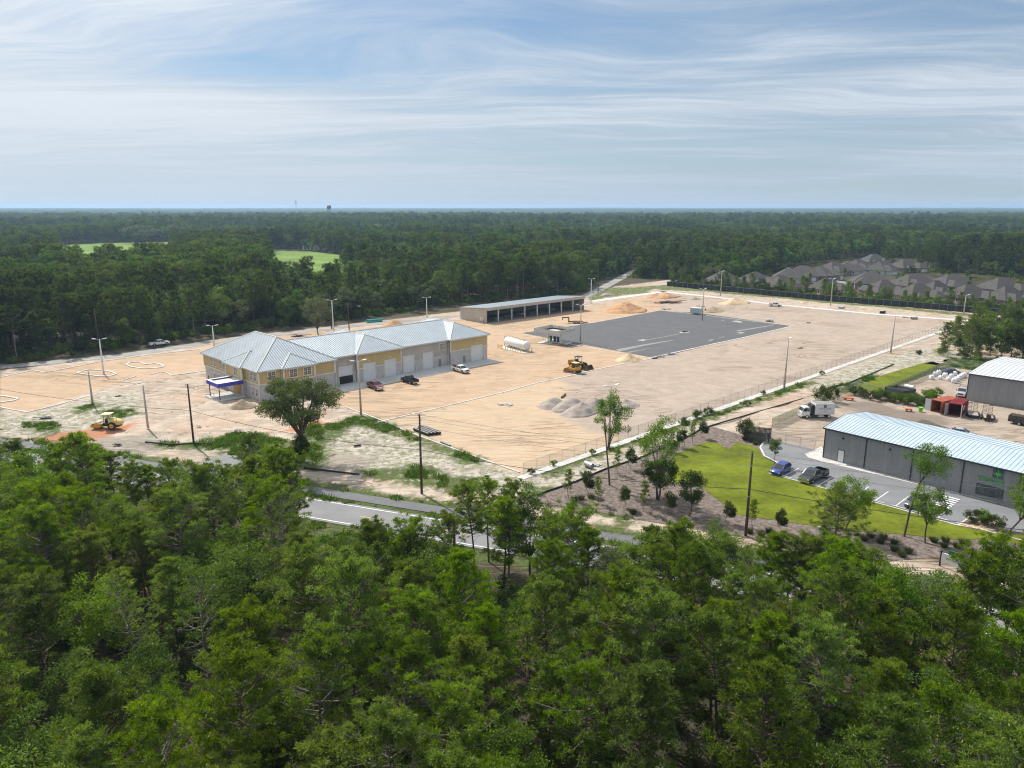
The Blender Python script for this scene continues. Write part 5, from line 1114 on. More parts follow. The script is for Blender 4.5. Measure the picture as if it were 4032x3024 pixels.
def pickup(label, pm, loc, h_, L=5.85, Wd=.98, dual=False, load=None, name='pickup_truck', rack=False, cab=2.3, dark_grille=False):
    o = thing(name, label, 'pickup truck', loc, h_); f = L / 2; hood = 1.35; c0 = f - hood - cab
    b = MB().loft([ring(f, Wd - .16, .48, .98), ring(f - .12, Wd - .06, .42, 1.10), ring(f - hood * .5, Wd - .02, .40, 1.18), ring(f - hood, Wd, .40, 1.22), ring(c0, Wd, .42, 1.20), ring(c0 - .02, Wd, .42, 1.18)]); part(o, 'body', b, pm)
    r_ = -f + .08; bd = MB()
    bd.box(r_, -Wd + .10, .45, c0 - .04, Wd - .10, .72); bd.loft([[(r_, s, z) for s, z in ((-Wd + .02, .5), (-Wd + .12, .5), (-Wd + .16, 1.2), (-Wd + .03, 1.2))], [(c0 - .03, s, z) for s, z in ((-Wd + .0, .5), (-Wd + .12, .5), (-Wd + .16, 1.2), (-Wd + .02, 1.2))]])
    bd.loft([[(r_, s, z) for s, z in ((Wd - .12, .5), (Wd - .02, .5), (Wd - .03, 1.2), (Wd - .16, 1.2))], [(c0 - .03, s, z) for s, z in ((Wd - .12, .5), (Wd - .0, .5), (Wd - .02, 1.2), (Wd - .16, 1.2))]])
    bed = part(o, 'bed', bd, pm); part(bed, 'tailgate', MB().box(r_ - .06, -Wd + .1, .55, r_, Wd - .1, 1.19), pm); part(bed, 'bed_liner', MB().box(r_ + .01, -Wd + .17, .72, c0 - .05, Wd - .17, .735).box(c0 - .05, -Wd + .17, .72, c0 - .035, Wd - .17, 1.17), MAT['black'])
    greenhouse(o, c0 + .02, c0 + .22, f - hood - .80, f - hood + .02, 1.20, 1.82, Wd - .07, Wd - .24, pm, mids=(.36, .40))
    part(o, 'bumper', MB().box(f - .05, -Wd + .08, .42, f + .13, Wd - .08, .66), MAT['chrome']); part(o, 'bumper', MB().box(-f - .12, -Wd + .1, .45, -f + .04, Wd - .1, .64), MAT['chrome'])
    part(o, 'grille', MB().box(f - .02, -.52, .70, f + .035, .52, 1.0), MAT['black'] if dark_grille else MAT['chrome'])
    for s_ in (-1, 1):
        part(o, 'headlight', MB().box(f - .1, s_ * .70 - .16, .76, f + .02, s_ * .70 + .16, .98), M_HEAD); part(o, 'tail_light', MB().box(r_ - .075, s_ * (Wd - .12) - .07, .78, r_ - .0, s_ * (Wd - .12) + .07, 1.14), M_RED_L)
        part(o, 'mirror', MB().box(f - hood - .35, s_ * (Wd + .12) - .1, 1.22, f - hood - .22, s_ * (Wd + .12) + .1, 1.42), MAT['black'])
        for x in (f - 1.0, -f + 1.25):
            part(o, 'wheel_arch', MB().tube((x, s_ * (Wd - .1), .46), (x, s_ * (Wd + .008), .46), .50, .50, 14), MAT['black'])
            wheel(o, x, s_ * (Wd - .11 + (.16 if dual and x < 0 else 0)), .41, .28 + (.3 if dual and x < 0 else 0), dual=dual and x < 0)
        if dual: part(o, 'fender', MB().loft([[(x, s_ * (Wd - .02), z), (x, s_ * (Wd + .26), z), (x, s_ * (Wd + .26), z + .12), (x, s_ * (Wd - .02), z + .2)] for x, z in ((-f + .55, .55), (-f + .8, .88), (-f + 1.7, .88), (-f + 1.95, .55))]), pm)
    if load:
        ld = MB(); rs = np.random.RandomState(3)
        for k in range(5): ld.cbox((r_ + .5 + k * .32, rs.uniform(-.35, .35), 1.15 + rs.uniform(0, .2)), (.4, .5, rs.uniform(.3, .7)), rs.uniform(0, 1))
        part(o, 'tool_load', ld, MAT['steel_dark'])
    if rack: part(o, 'ladder_rack', MB().path([(c0 - .1, -Wd + .1, 1.2), (c0 - .1, -Wd + .1, 1.95), (c0 - .1, Wd - .1, 1.95), (c0 - .1, Wd - .1, 1.2)], .035).path([(r_ + .1, -Wd + .1, 1.2), (r_ + .1, -Wd + .1, 1.95), (r_ + .1, Wd - .1, 1.95), (r_ + .1, Wd - .1, 1.2)], .035), MAT['steel_dark'])
    return o
def car(label, pm, loc, h_, L=4.7, Wd=.92, H_=1.45, suv=False, name='parked_car'):
    o = thing(name, label, 'car', loc, h_); f = L / 2; zs = .92 if not suv else 1.0
    part(o, 'body', MB().loft([ring(f, Wd - .28, .34, .66), ring(f - .15, Wd - .1, .26, .74), ring(f - .9, Wd - .02, .24, zs - .06), ring(f - 1.5, Wd, .24, zs), ring(-f + 1.2, Wd, .24, zs + .03), ring(-f + .5, Wd - .03, .26, zs if suv else zs - .02), ring(-f + .08, Wd - .12, .32, zs - .08), ring(-f, Wd - .25, .42, zs - .2)]), pm, True)
    if suv: greenhouse(o, -f + .15, -f + .55, f - 2.05, f - 1.15, zs - .02, H_, Wd - .08, Wd - .26, pm, .06, (.3, .62))
    else: greenhouse(o, -f + .55, -f + 1.35, f - 2.3, f - 1.25, zs - .02, H_, Wd - .08, Wd - .27, pm, .05, (.45,))
    for s_ in (-1, 1):
        part(o, 'headlight', MB().box(f - .2, s_ * (Wd - .27) - .14, .58, f - .06, s_ * (Wd - .27) + .14, .70), M_HEAD); part(o, 'tail_light', MB().box(-f - .0, s_ * (Wd - .30) - .14, .68, -f + .12, s_ * (Wd - .30) + .14, .82), M_RED_L)
        part(o, 'mirror', MB().box(f - 1.75, s_ * (Wd + .07) - .08, zs, f - 1.62, s_ * (Wd + .07) + .08, zs + .13), pm)
        for x in (f - .9, -f + .9): part(o, 'wheel_arch', MB().tube((x, s_ * (Wd - .1), .35), (x, s_ * (Wd + .006), .35), .38, .38, 14), MAT['black']); wheel(o, x, s_ * (Wd - .09), .32, .22)
    part(o, 'grille', MB().box(f - .06, -.4, .38, f + .01, .4, .56), MAT['black'])
    return o
P_WHITE, P_MAROON, P_BLACK, P_BLUE, P_GREY, P_NAVY, P_SILVER = (paint('white_car_paint', (.74, .74, .73)), paint('maroon_paint', (.145, .018, .022)), paint('black_paint', (.012, .012, .014)), paint('blue_paint', (.02, .045, .24)),
                                                         paint('grey_car_paint', (.07, .08, .09)), paint('navy_paint', (.015, .022, .07)), paint('silver_paint', (.50, .51, .52), metal=.3))
loc, h_ = place(W('C', 478, 1030), W('C', 565, 1070), 'R'); pickup('dark red pickup parked on the sand below the half open garage door', P_MAROON, loc, h_)
loc, h_ = place(W('C', 1015, 992), W('C', 903, 965), 'L'); pickup('matt black open top pickup facing the garage doors, between the red and the white pickup', pmat('matt_black', (.02, .022, .02), .6, var=.2), loc, bearing(W('C', 565, 1070), W('C', 478, 1030)) + .12, 5.4, cab=1.9, dark_grille=True)
loc, h_ = place(W('C', 1537, 826), W('C', 1647, 857), 'R'); pk_ = pickup('white crew cab pickup with tools in its bed beside the garage apron', P_WHITE, loc, h_, 5.9, load=True, dark_grille=True)
part(pk_, 'door_emblem', MB().box(-.2, -.995, .72, .12, -.985, 1.0), M_RED_L); part(pk_, 'hose_reel', MB().tube((-2.7, -.45, 1.35), (-2.7, .1, 1.35), .32, .32, 12), M_RED_L)
loc, h_ = place(W('A', 1345, 474), W('A', 1447, 462), 'R'); pickup('white pickup parked on the gravel road below the dark forest edge', P_WHITE, loc, h_, 5.9)
loc, h_ = place(W('E', 1762, 434), W('E', 1838, 438), 'R'); pickup('small white pickup alone at the far side of the dirt lot', P_WHITE, loc, h_, 5.4)
loc, h_ = place(W('G', 684, 548), W('G', 580, 600), 'L', .9); pickup('shiny black dually pickup parked facing the lawn in front of the steel building', P_BLACK, loc, h_, 6.5, 1.02, True)
loc, h_ = place(W('G', 405, 503), W('G', 345, 540), 'L', .82); car('blue hatchback parked in the first stall beside the black dually pickup', P_BLUE, loc, bearing(W('G', 684, 548), W('G', 580, 600)) + .05, 4.4, suv=True, H_=1.55)
car('dark grey sedan parked under the roadside tree in the parking lot', P_GREY, (*W('G', 1378, 765), .08), bearing(W('G', 684, 548), W('G', 580, 600)), 4.7)
car('dark blue sedan parked behind the white bulk bags', P_NAVY, (*W('O', 420, 352), .02), math.radians(158), 4.9)
pickup('silver white pickup with a rack, nosing out beside the white roofed warehouse', P_SILVER, (*W('O', 652, 742), .02), math.radians(-128), 5.7, rack=True, dark_grille=True)

# box truck
def box_truck():
    f_, r_ = W('F', -62, 793), W('F', 166, 790); loc, h_ = place(r_, f_, 'L', .95)
    o = thing('box_truck', 'white box truck with green emblem and company lettering parked by the steel building', 'truck', loc, h_)
    xf = math.dist(f_, r_) / 2
    cb = MB().loft([ring(xf + 1.15, .86, .50, 1.35, .06, .12), ring(xf + 1.05, .98, .48, 1.50, .06, .1), ring(xf + .9, 1.0, .48, 1.55), ring(xf - .55, 1.0, .48, 1.55)]); part(o, 'cab', cb, MAT['white_paint'])
    greenhouse(o, xf - .52, xf - .45, xf + .62, xf + 1.05, 1.50, 2.22, .96, .86, MAT['white_paint'], .14, (.30,))
    part(o, 'bumper', MB().box(xf + 1.05, -1.0, .38, xf + 1.25, 1.0, .62), MAT['white_paint'])
    part(o, 'chassis', MB().box(-2.6, -.5, .45, xf + .4, .5, .72).box(-.1, -.95, .4, xf - .9, -.5, .75).box(-.1, .5, .4, xf - .9, .95, .75), MAT['steel_dark'])
    part(o, 'equipment', MB().loft([ring(xf - .62, .85, .75, 2.1), ring(xf - .9, .98, .75, 2.75), ring(xf - 1.45, .98, .75, 2.8)]), MAT['black'], label='black covered equipment between cab and box')
    b0, b1 = -3.25, xf - 1.6; bx = part(o, 'cargo_box', MB().box(b0, -1.1, .82, b1, 1.1, 3.02), pmat('box_white', (.62, .63, .65), .4, var=.03))
    part(bx, 'box_roof', MB().box(b0 - .02, -1.12, 3.02, b1 + .02, 1.12, 3.08), pmat('dusty_roof', (.24, .23, .215), .8, var=.25)); part(bx, 'edge_rail', MB().box(b1 + .0, -1.13, .8, b1 + .06, 1.13, 3.1).box(b0 - .04, 1.1, 3.0, b1, 1.13, 3.1).box(b0 - .04, -1.13, 3.0, b1, -1.1, 3.1).box(b0 - .05, -1.13, .8, b0, 1.13, 3.1), MAT['white_paint'])
    mx = (b0 + b1) / 2; e_ = emblem(o, (mx, 1.105, 2.55), .55, (math.pi / 2, 0, math.pi), (.03, .05, .05), (.03, .24, .10))
    glyphs(o, 'WYSCAPE', .46, (mx, 1.105, 2.02), pmat('lettering_dark', (.06, .065, .07), .5), .012, (math.pi / 2, 0, math.pi), space=1.25); part(o, 'small_print', MB().box(mx - .65, 1.10, 1.48, mx + .65, 1.112, 1.53), MAT['galv'])
    for x in (xf, -xf): 
        for s_ in (-1, 1): wheel(o, x, s_ * (.88 if x > 0 else .80), .41, .26 if x > 0 else .5, MAT['white_paint'], dual=x < 0)
    for s_ in (-1, 1): part(o, 'mirror', MB().box(xf + .75, s_ * 1.16 - .08, 1.55, xf + .85, s_ * 1.16 + .08, 2.0), MAT['black']); part(o, 'headlight', MB().box(xf + 1.1, s_ * .72 - .15, .75, xf + 1.19, s_ * .72 + .15, .92), M_HEAD)
box_truck()

# ------------------------------------------------------------------ earth movers
def track(o, y, L, w, h_):
    mb = MB(); n = 26; pr = []
    r = h_ / 2; S_ = L - h_
    for k in range(n):
        u = k / n * (2 * S_ + 2 * math.pi * r)
        if u < S_: p = (-S_ / 2 + u, h_)
        elif u < S_ + math.pi * r: a = (u - S_) / r; p = (S_ / 2 + r * math.sin(a), r + r * math.cos(a))
        elif u < 2 * S_ + math.pi * r: p = (S_ / 2 - (u - S_ - math.pi * r), 0)
        else: a = (u - 2 * S_ - math.pi * r) / r; p = (-S_ / 2 - r * math.sin(a), r - r * math.cos(a))
        pr.append(p)
    mb.xprism(pr[::-1], y - w / 2, y + w / 2); t_ = part(o, 'track', mb, MAT['tread'])
    sh = MB()
    for (x0, z0), (x1, z1) in zip(pr, pr[1:] + pr[:1]):
        nx_, nz_ = -(z1 - z0), (x1 - x0); l_ = math.hypot(nx_, nz_) or 1; mx, mz = (x0 + x1) / 2, (z0 + z1) / 2
        sh.cbox((mx + nx_ / l_ * .03, y, mz + nz_ / l_ * .03), (.09, w + .02, .09))
    part(t_, 'track_shoes', sh, MAT['rust'], stuff=True)
    part(t_, 'rollers', MB().box(-S_ / 2, y - w / 2 - .02, h_ * .35, S_ / 2, y + w / 2 + .02, h_ * .68), MAT['rust'])
MAT['tread'] = pmat('muddy_track', (.30, .225, .16), .9, var=.25, scale=3)
def bulldozer():
    r_, f_ = W('D', 1440, 1032), W('D', 1318, 1008); h_ = bearing(r_, f_); m = ((r_[0] + f_[0]) / 2 - math.sin(h_) * -.9, (r_[1] + f_[1]) / 2 + math.cos(h_) * .0)
    c_ = ((r_[0] + f_[0]) / 2 + math.sin(h_) * .95, (r_[1] + f_[1]) / 2 - math.cos(h_) * .95)
    o = thing('bulldozer', 'yellow crawler bulldozer with lowered blade parked beside the wheel loader', 'bulldozer', (*c_, .02), h_)
    for y in (-.95, .95): track(o, y, 3.3, .55, .85)
    part(o, 'hull', MB().box(-1.6, -.62, .45, 1.3, .62, 1.0), MAT['yellow']); part(o, 'hood', MB().loft([ring(.1, .48, .95, 1.95), ring(1.1, .42, .95, 1.65), ring(1.55, .36, .95, 1.45)]), MAT['yellow'])
    part(o, 'fender', MB().box(-1.6, -1.15, .92, .5, -.55, 1.35).box(-1.6, .55, .92, .5, 1.15, 1.35), MAT['yellow'])
    part(o, 'fuel_tank', MB().loft([ring(-1.9, .8, .9, 1.6), ring(-1.2, .9, .9, 1.75)]), MAT['yellow'])
    part(o, 'cab', MB().loft([ring(-1.45, .68, 1.35, 2.62, .02, .1), ring(.05, .66, 1.35, 2.62, .02, .1)]), MAT['glass']); pl_ = MB()
    for x in (-1.45, -.6, .05):
        for s_ in (-1, 1): pl_.tube((x, s_ * .68, 1.3), (x, s_ * .68, 2.62), .055, .055, 4)
    part(o, 'cab_frame', pl_, MAT['black']); part(o, 'cab_roof', MB().loft([ring(-1.6, .72, 2.6, 2.8, .03, .06), ring(.2, .74, 2.6, 2.8, .03, .06)]), MAT['cream_y'])
    part(o, 'exhaust', MB().tube((.9, .0, 1.6), (.9, .0, 2.55), .07, .07, 8), MAT['black'])
    part(o, 'push_arm', MB().tube((-.2, -.55, .5), (2.1, -.6, .35), .10, .10, 6).tube((-.2, .55, .5), (2.1, .6, .35), .10, .10, 6), MAT['yellow'])
    b_ = MB(); n = 6
    pts = [(2.15 + .18 * math.cos(k / n * math.pi + .6) - .1, .05 + 1.05 * k / n) for k in range(n + 1)]
    b_.xprism(pts + [(x + .08, z) for x, z in pts[::-1]], -1.6, 1.6); part(o, 'blade', b_, MAT['yellow'])
    part(o, 'ripper', MB().box(-2.3, -.7, .4, -1.7, .7, .7), MAT['steel_dark'])
MAT['cream_y'] = pmat('sun_bleached_yellow', (.66, .50, .16), .5, var=.08)
bulldozer()
def loader():
    a, b = W('D', 1385, 965), W('D', 1550, 992); h_ = bearing(a, b)
    o = thing('wheel_loader', 'orange yellow articulated wheel loader with muddy bucket on the ground, behind the bulldozer', 'wheel loader', ((a[0] + b[0]) / 2 - .7 * math.cos(h_) - math.sin(h_) * .9, (a[1] + b[1]) / 2 - .7 * math.sin(h_) + math.cos(h_) * .9, .02), h_)
    for x in (-1.6, 1.25):
        for y in (-1.0, 1.0): wheel(o, x, y, .76, .6, MAT['cream_y'])
    part(o, 'engine_hood', MB().loft([ring(-3.1, .80, .85, 2.15, .1, .2), ring(-2.6, .88, .80, 2.3, .1, .15), ring(-.9, .9, .8, 2.3, .1, .12)]), pmat('orange_paint', (.50, .22, .035), .5, var=.1)); part(o, 'hood_top', MB().box(-2.2, -.7, 2.3, -1.0, .7, 2.42), MAT['galv'])
    part(o, 'rear_frame', MB().box(-3.0, -.5, .55, .1, .5, .9), MAT['steel_dark']); part(o, 'front_frame', MB().box(.2, -.45, .55, 1.7, .45, 1.35), MAT['yellow']); part(o, 'fender', MB().box(.75, -1.3, 1.55, 1.75, -.7, 1.62).box(.75, .7, 1.55, 1.75, 1.3, 1.62), MAT['yellow'])
    part(o, 'cab_base', MB().box(-.95, -.8, .9, .45, .8, 1.75), MAT['steel_dark']); cf = MB()
    for x in (-.9, .4):
        for y in (-.72, .72): cf.tube((x, y, 1.7), (x, y, 3.15), .06, .06, 4)
    cf.box(-1.05, -.82, 3.12, .55, .82, 3.24); part(o, 'canopy', cf, MAT['black']); part(o, 'seat', MB().box(-.6, -.3, 1.75, -.1, .3, 2.0).box(-.65, -.3, 2.0, -.52, .3, 2.55), MAT['black']); part(o, 'beacon', MB().tube((.4, .6, 3.24), (.4, .6, 3.42), .09, .09, 8), pmat('amber', (.6, .15, .02), .4)); part(o, 'exhaust', MB().tube((-1.5, .35, 2.3), (-1.5, .35, 3.0), .07, .07, 8), MAT['black'])
    ar = MB()
    for y in (-.5, .5): ar.tube((.9, y, 1.75), (2.2, y, 1.25), .14, .12, 6); ar.tube((2.2, y, 1.25), (2.75, y, .55), .12, .10, 6); ar.tube((1.2, y, 1.0), (2.0, y, 1.25), .08, .08, 6)
    ar.tube((1.1, 0, 1.9), (2.2, 0, 1.75), .10, .10, 6).tube((2.2, 0, 1.75), (2.8, 0, 1.1), .09, .09, 6); part(o, 'lift_arm', ar, MAT['steel_dark'])
    pr = [(2.75, .08), (2.62, .45), (2.72, .95), (3.0, 1.25), (3.06, 1.2), (2.82, .9), (2.74, .48), (2.86, .18), (3.95, .1), (3.95, .03)]
    bk = MB().xprism([(x, z) for x, z in pr], -1.42, 1.42)
    for y in (-1.42, 1.36): bk.xprism([(2.72, .06), (3.9, .06), (3.25, 1.1), (3.0, 1.22), (2.66, .9)], y, y + .06)
    part(o, 'bucket', bk, pmat('muddy_bucket', (.155, .105, .075), .85, .1, var=.3, scale=2))
loader()
def roller():
    a, b = W('A', 985, 1200), W('A', 838, 1200); h_ = bearing(a, b); m = ((a[0] + b[0]) / 2, (a[1] + b[1]) / 2); c_ = (m[0] + math.sin(h_) * .95, m[1] - math.cos(h_) * .95)
    o = thing('road_roller', 'yellow single drum soil compactor with sun canopy on the red clay ramp', 'road roller', (*c_, .02), h_)
    hw_ = math.dist(a, b) / 2
    part(o, 'drum', MB().tube((hw_ - .1, -1.0, .72), (hw_ - .1, 1.0, .72), .72, .72, 28), pmat('drum_steel', (.38, .33, .28), .6, .3, var=.15), True)
    fr = MB()
    for s_ in (-1, 1): fr.xprism([(hw_ + .95, .55), (hw_ + .95, .85), (hw_ + .5, 1.25), (hw_ - 1.1, 1.25), (hw_ - 1.1, .7), (hw_ - .9, .5)][::-1], s_ * 1.13 - .1, s_ * 1.13 + .1)
    fr.box(hw_ + .75, -1.1, .55, hw_ + .95, 1.1, .9).box(hw_ - 1.2, -1.1, .7, hw_ - .95, 1.1, 1.2); part(o, 'drum_frame', fr, MAT['yellow'])
    for s_ in (-1, 1): part(o, 'frame_opening', MB().box(hw_ + .1, s_ * 1.235 - .006, .98, hw_ + .55, s_ * 1.235 + .006, 1.18), MAT['black'])
    part(o, 'joint', MB().box(-.5, -.4, .55, hw_ - 1.15, .4, 1.0), MAT['steel_dark'])
    for s_ in (-1, 1): wheel(o, -hw_ + .15, s_ * .93, .76, .5, MAT['yellow'])
    part(o, 'engine_hood', MB().loft([ring(-hw_ - 1.45, .68, .95, 1.35, .1, .2), ring(-hw_ - 1.0, .82, .85, 1.72, .1, .25), ring(-hw_ + .1, .86, .85, 2.02, .1, .3), ring(-hw_ + .75, .86, .95, 2.05, .1, .3), ring(-hw_ + .9, .8, 1.0, 1.9, .1, .3)]), MAT['cream_y'], True)
    part(o, 'chassis', MB().box(-hw_ - 1.1, -.6, .5, -.4, .6, .95), MAT['steel_dark']); part(o, 'operator_deck', MB().box(-.95, -.8, .95, .15, .8, 1.3).box(-.75, -.3, 1.3, -.3, .3, 1.6).box(-.8, -.3, 1.6, -.68, .3, 2.1).box(-.05, -.35, 1.3, .1, .35, 2.0), MAT['black'])
    cf = MB()
    for x in (-.95, .1):
        for y in (-.7, .7): cf.tube((x, y, 1.2), (x, y, 2.95), .05, .05, 5)
    part(o, 'canopy_post', cf, MAT['black']); part(o, 'canopy_roof', MB().loft([ring(-1.25, .88, 2.9, 3.05, .02, .05), ring(.55, .88, 2.9, 3.05, .02, .05)]), MAT['cream']); part(o, 'exhaust', MB().tube((-hw_ - .5, .3, 1.8), (-hw_ - .5, .3, 2.3), .06, .06, 6), MAT['black'])
roller()
def mini_excavator():
    c_ = W('E', 968, 492); o = thing('mini_excavator', 'small orange mini excavator with curled arm behind the white box trailer', 'excavator', (*c_, .02), math.radians(-12))
    for y in (-.65, .65): track(o, y, 1.9, .32, .5)
    part(o, 'base', MB().box(-.5, -.5, .25, .5, .5, .6).tube((0, 0, .6), (0, 0, .75), .5, .5, 12), MAT['steel_dark']); part(o, 'house', MB().loft([ring(-1.1, .6, .75, 1.45, .1, .2), ring(-.2, .72, .75, 1.5, .1, .15)]), pmat('excavator_orange', (.45, .16, .04), .5, var=.1)); cf = MB()
    for x in (-.75, .35):
        for y in (-.6, .6): cf.tube((x, y, 1.3), (x, y, 2.45), .05, .05, 5)
    cf.box(-.85, -.7, 2.42, .45, .7, 2.5); part(o, 'canopy', cf, MAT['rust']); part(o, 'seat', MB().box(-.5, -.25, 1.45, -.05, .25, 1.65).box(-.55, -.25, 1.65, -.42, .25, 2.1), MAT['black'])
    part(o, 'boom', MB().tube((.45, 0, .9), (1.3, 0, 2.3), .12, .11, 6).tube((1.3, 0, 2.3), (2.3, 0, 2.45), .11, .09, 6), MAT['black']); part(o, 'arm', MB().tube((2.3, 0, 2.45), (2.9, 0, 1.2), .09, .08, 6), MAT['black'])
    part(o, 'bucket', MB().xprism([(2.75, 1.3), (2.35, .9), (2.3, .5), (2.6, .25), (2.9, .35), (3.05, 1.1)][::-1], -.28, .28), MAT['steel_dark'])
mini_excavator()

# trailers
def box_trailer():
    a, b = W('E', 878, 518), W('E', 985, 526); h_ = bearing(a, b); L = math.dist(a, b)
    o = thing('box_trailer', 'light blue white enclosed cargo trailer at the far edge of the asphalt pad', 'trailer', ((a[0] + b[0]) / 2 - math.sin(h_) * 1.2, (a[1] + b[1]) / 2 + math.cos(h_) * 1.2, .03), h_); m_ = pmat('trailer_skin', (.46, .53, .57), .4, var=.04)
    part(o, 'body', MB().box(-L / 2, -1.15, .55, L / 2, 1.15, 2.55), m_); part(o, 'roof', MB().box(-L / 2 - .03, -1.18, 2.55, L / 2 + .03, 1.18, 2.62), MAT['white_paint']); part(o, 'corner_trim', MB().box(-L / 2 - .03, -1.18, .5, -L / 2 + .05, -1.15, 2.55).box(L / 2 - .05, -1.18, .5, L / 2 + .03, -1.15, 2.55).box(-L / 2, -1.17, .5, L / 2, -1.15, .58), MAT['galv'])
    for x in (-.3, .5):
        for s_ in (-1, 1): wheel(o, x, s_ * 1.06, .34, .2)
    part(o, 'fender', MB().box(-.75, -1.30, .66, .95, -1.18, .74), MAT['galv']); part(o, 'tongue', MB().tube((-L / 2, -.5, .5), (-L / 2 - 1.2, 0, .5), .05, .05, 4).tube((-L / 2, .5, .5), (-L / 2 - 1.2, 0, .5), .05, .05, 4), MAT['steel_dark']); part(o, 'axle', MB().box(-.5, -1.0, .3, .7, 1.0, .5), MAT['steel_dark'])
box_trailer()
def gooseneck():
    a, b = W('D', 1305, 490), W('D', 1500, 490); a, b = W('D', 1312, 478), W('D', 1500, 480); h_ = bearing(b, a)
    L = math.dist(a, b); o = thing('gooseneck_trailer', 'dark rusty gooseneck flatbed trailer standing between the open shed and the asphalt pad', 'trailer', (*b, .02), h_)
    part(o, 'deck', MB().box(-.2, -1.1, .72, L - 2.8, 1.1, .86), MAT['rust']); part(o, 'beam', MB().box(-.2, -.9, .5, L - 1.2, -.75, .72).box(-.2, .75, .5, L - 1.2, .9, .72), MAT['steel_dark'])
    part(o, 'gooseneck', MB().box(L - 1.6, -.5, .7, L - 1.2, .5, 2.2).box(L - 1.6, -.35, 2.0, L + 1.1, .35, 2.3).box(L + .7, -.15, 1.2, L + 1.0, .15, 2.0), MAT['steel_dark']); part(o, 'landing_leg', MB().box(L - 1.5, -.8, .0, L - 1.35, -.65, .9).box(L - 1.5, .65, .0, L - 1.35, .8, .9), MAT['steel_dark'])
    for x in (1.3, 2.2, 3.1):
        for s_ in (-1, 1): wheel(o, x, s_ * .98, .42, .26)
    part(o, 'ramp', MB().box(-2.0, -1.0, .35, -.2, -.4, .5).box(-2.0, .4, .35, -.2, 1.0, .5), MAT['rust'])
gooseneck()
def ramp_trailer(loc, h_, lab):
    o = thing('ramp_trailer', lab, 'trailer', (*loc, .02), h_); part(o, 'deck', MB().box(-2.1, -.9, .50, 2.1, .9, .58), pmat('deck_boards', (.33, .29, .24), .9, var=.2, streak=(.5, 6, 1)))
    part(o, 'rail', MB().box(-2.15, -.98, .42, 2.15, -.9, .72).box(-2.15, .9, .42, 2.15, .98, .72).box(2.1, -.9, .42, 2.18, .9, .7), MAT['black']); part(o, 'tongue', MB().tube((2.1, -.6, .5), (3.4, 0, .5), .06, .06, 4).tube((2.1, .6, .5), (3.4, 0, .5), .06, .06, 4).tube((3.4, 0, .0), (3.4, 0, .6), .05, .05, 5), MAT['black'])
    for s_ in (-1, 1):
        for x in (-.5, .35): wheel(o, x, s_ * 1.1, .34, .2)
        part(o, 'fender', MB().box(-.95, s_ * 1.1 - .13, .66, .8, s_ * 1.1 + .13, .72), MAT['black'])
        g_ = MB()
        for k in range(7): g_.tube((-2.2, s_ * .5 - .32, .62 + k * .28), (-2.2, s_ * .5 + .32, .62 + k * .28), .035, .035, 4)
        for y in (-.34, .34): g_.tube((-2.2, s_ * .5 + y, .45), (-2.2, s_ * .5 + y, 2.38), .04, .04, 4)
        g_.tube((-2.2, s_ * .5 - .34, 2.38), (-2.2, s_ * .5 + .34, 2.38), .04, .04, 4); part(o, 'loading_ramp', g_, MAT['black'])
    return o
th = math.radians(-118)
ramp_trailer(W('O', 850, 1130), th, 'flat equipment trailer with raised ladder ramps, next to the red container'); rt = ramp_trailer(W('O', 1130, 1185), th, 'flat equipment trailer with raised ladder ramps and machine on its nose, right of its twin')
part(rt, 'machine', MB().box(1.0, -.4, .6, 1.7, .4, 1.25).tube((1.3, -.3, 1.2), (1.3, -.3, 1.6), .05, .05, 5), MAT['rust'])
def cage_trailer():
    o = thing('cage_trailer', 'high sided mesh cage trailer at the right edge of the gravel yard', 'trailer', (*W('O', 1760, 1290), .02), math.radians(-48)); L, w, z0, z1 = 4.2, 1.05, .55, 1.75; part(o, 'deck', MB().box(-L / 2, -w, .48, L / 2, w, .56), MAT['steel_dark']); b_ = MB()
    for s_ in (-1, 1):
        for k in range(7): x = -L / 2 + k * L / 6; b_.tube((x, s_ * w, .5), (x, s_ * w, z1), .04, .04, 4)
        for z in (z0, 1.15, z1): b_.tube((-L / 2, s_ * w, z), (L / 2, s_ * w, z), .035, .035, 4)
    for x in (-L / 2, L / 2):
        for z in (z0, 1.15, z1): b_.tube((x, -w, z), (x, w, z), .035, .035, 4)
    part(o, 'cage_frame', b_, MAT['black']); m_ = pmat('expanded_mesh', (.06, .05, .045), .7, alpha=.55); part(o, 'cage_mesh', MB().box(-L / 2, -w - .005, z0, L / 2, -w + .005, z1).box(-L / 2, w - .005, z0, L / 2, w + .005, z1).box(-L / 2 - .005, -w, z0, -L / 2 + .005, w, z1), m_)
    for s_ in (-1, 1): wheel(o, -.1, s_ * (w + .14), .34, .2)
    part(o, 'tongue', MB().tube((L / 2, 0, .5), (L / 2 + 1.3, 0, .5), .06, .06, 4).tube((L / 2 + 1.2, 0, 0), (L / 2 + 1.2, 0, .6), .05, .05, 4), MAT['black'])
cage_trailer()
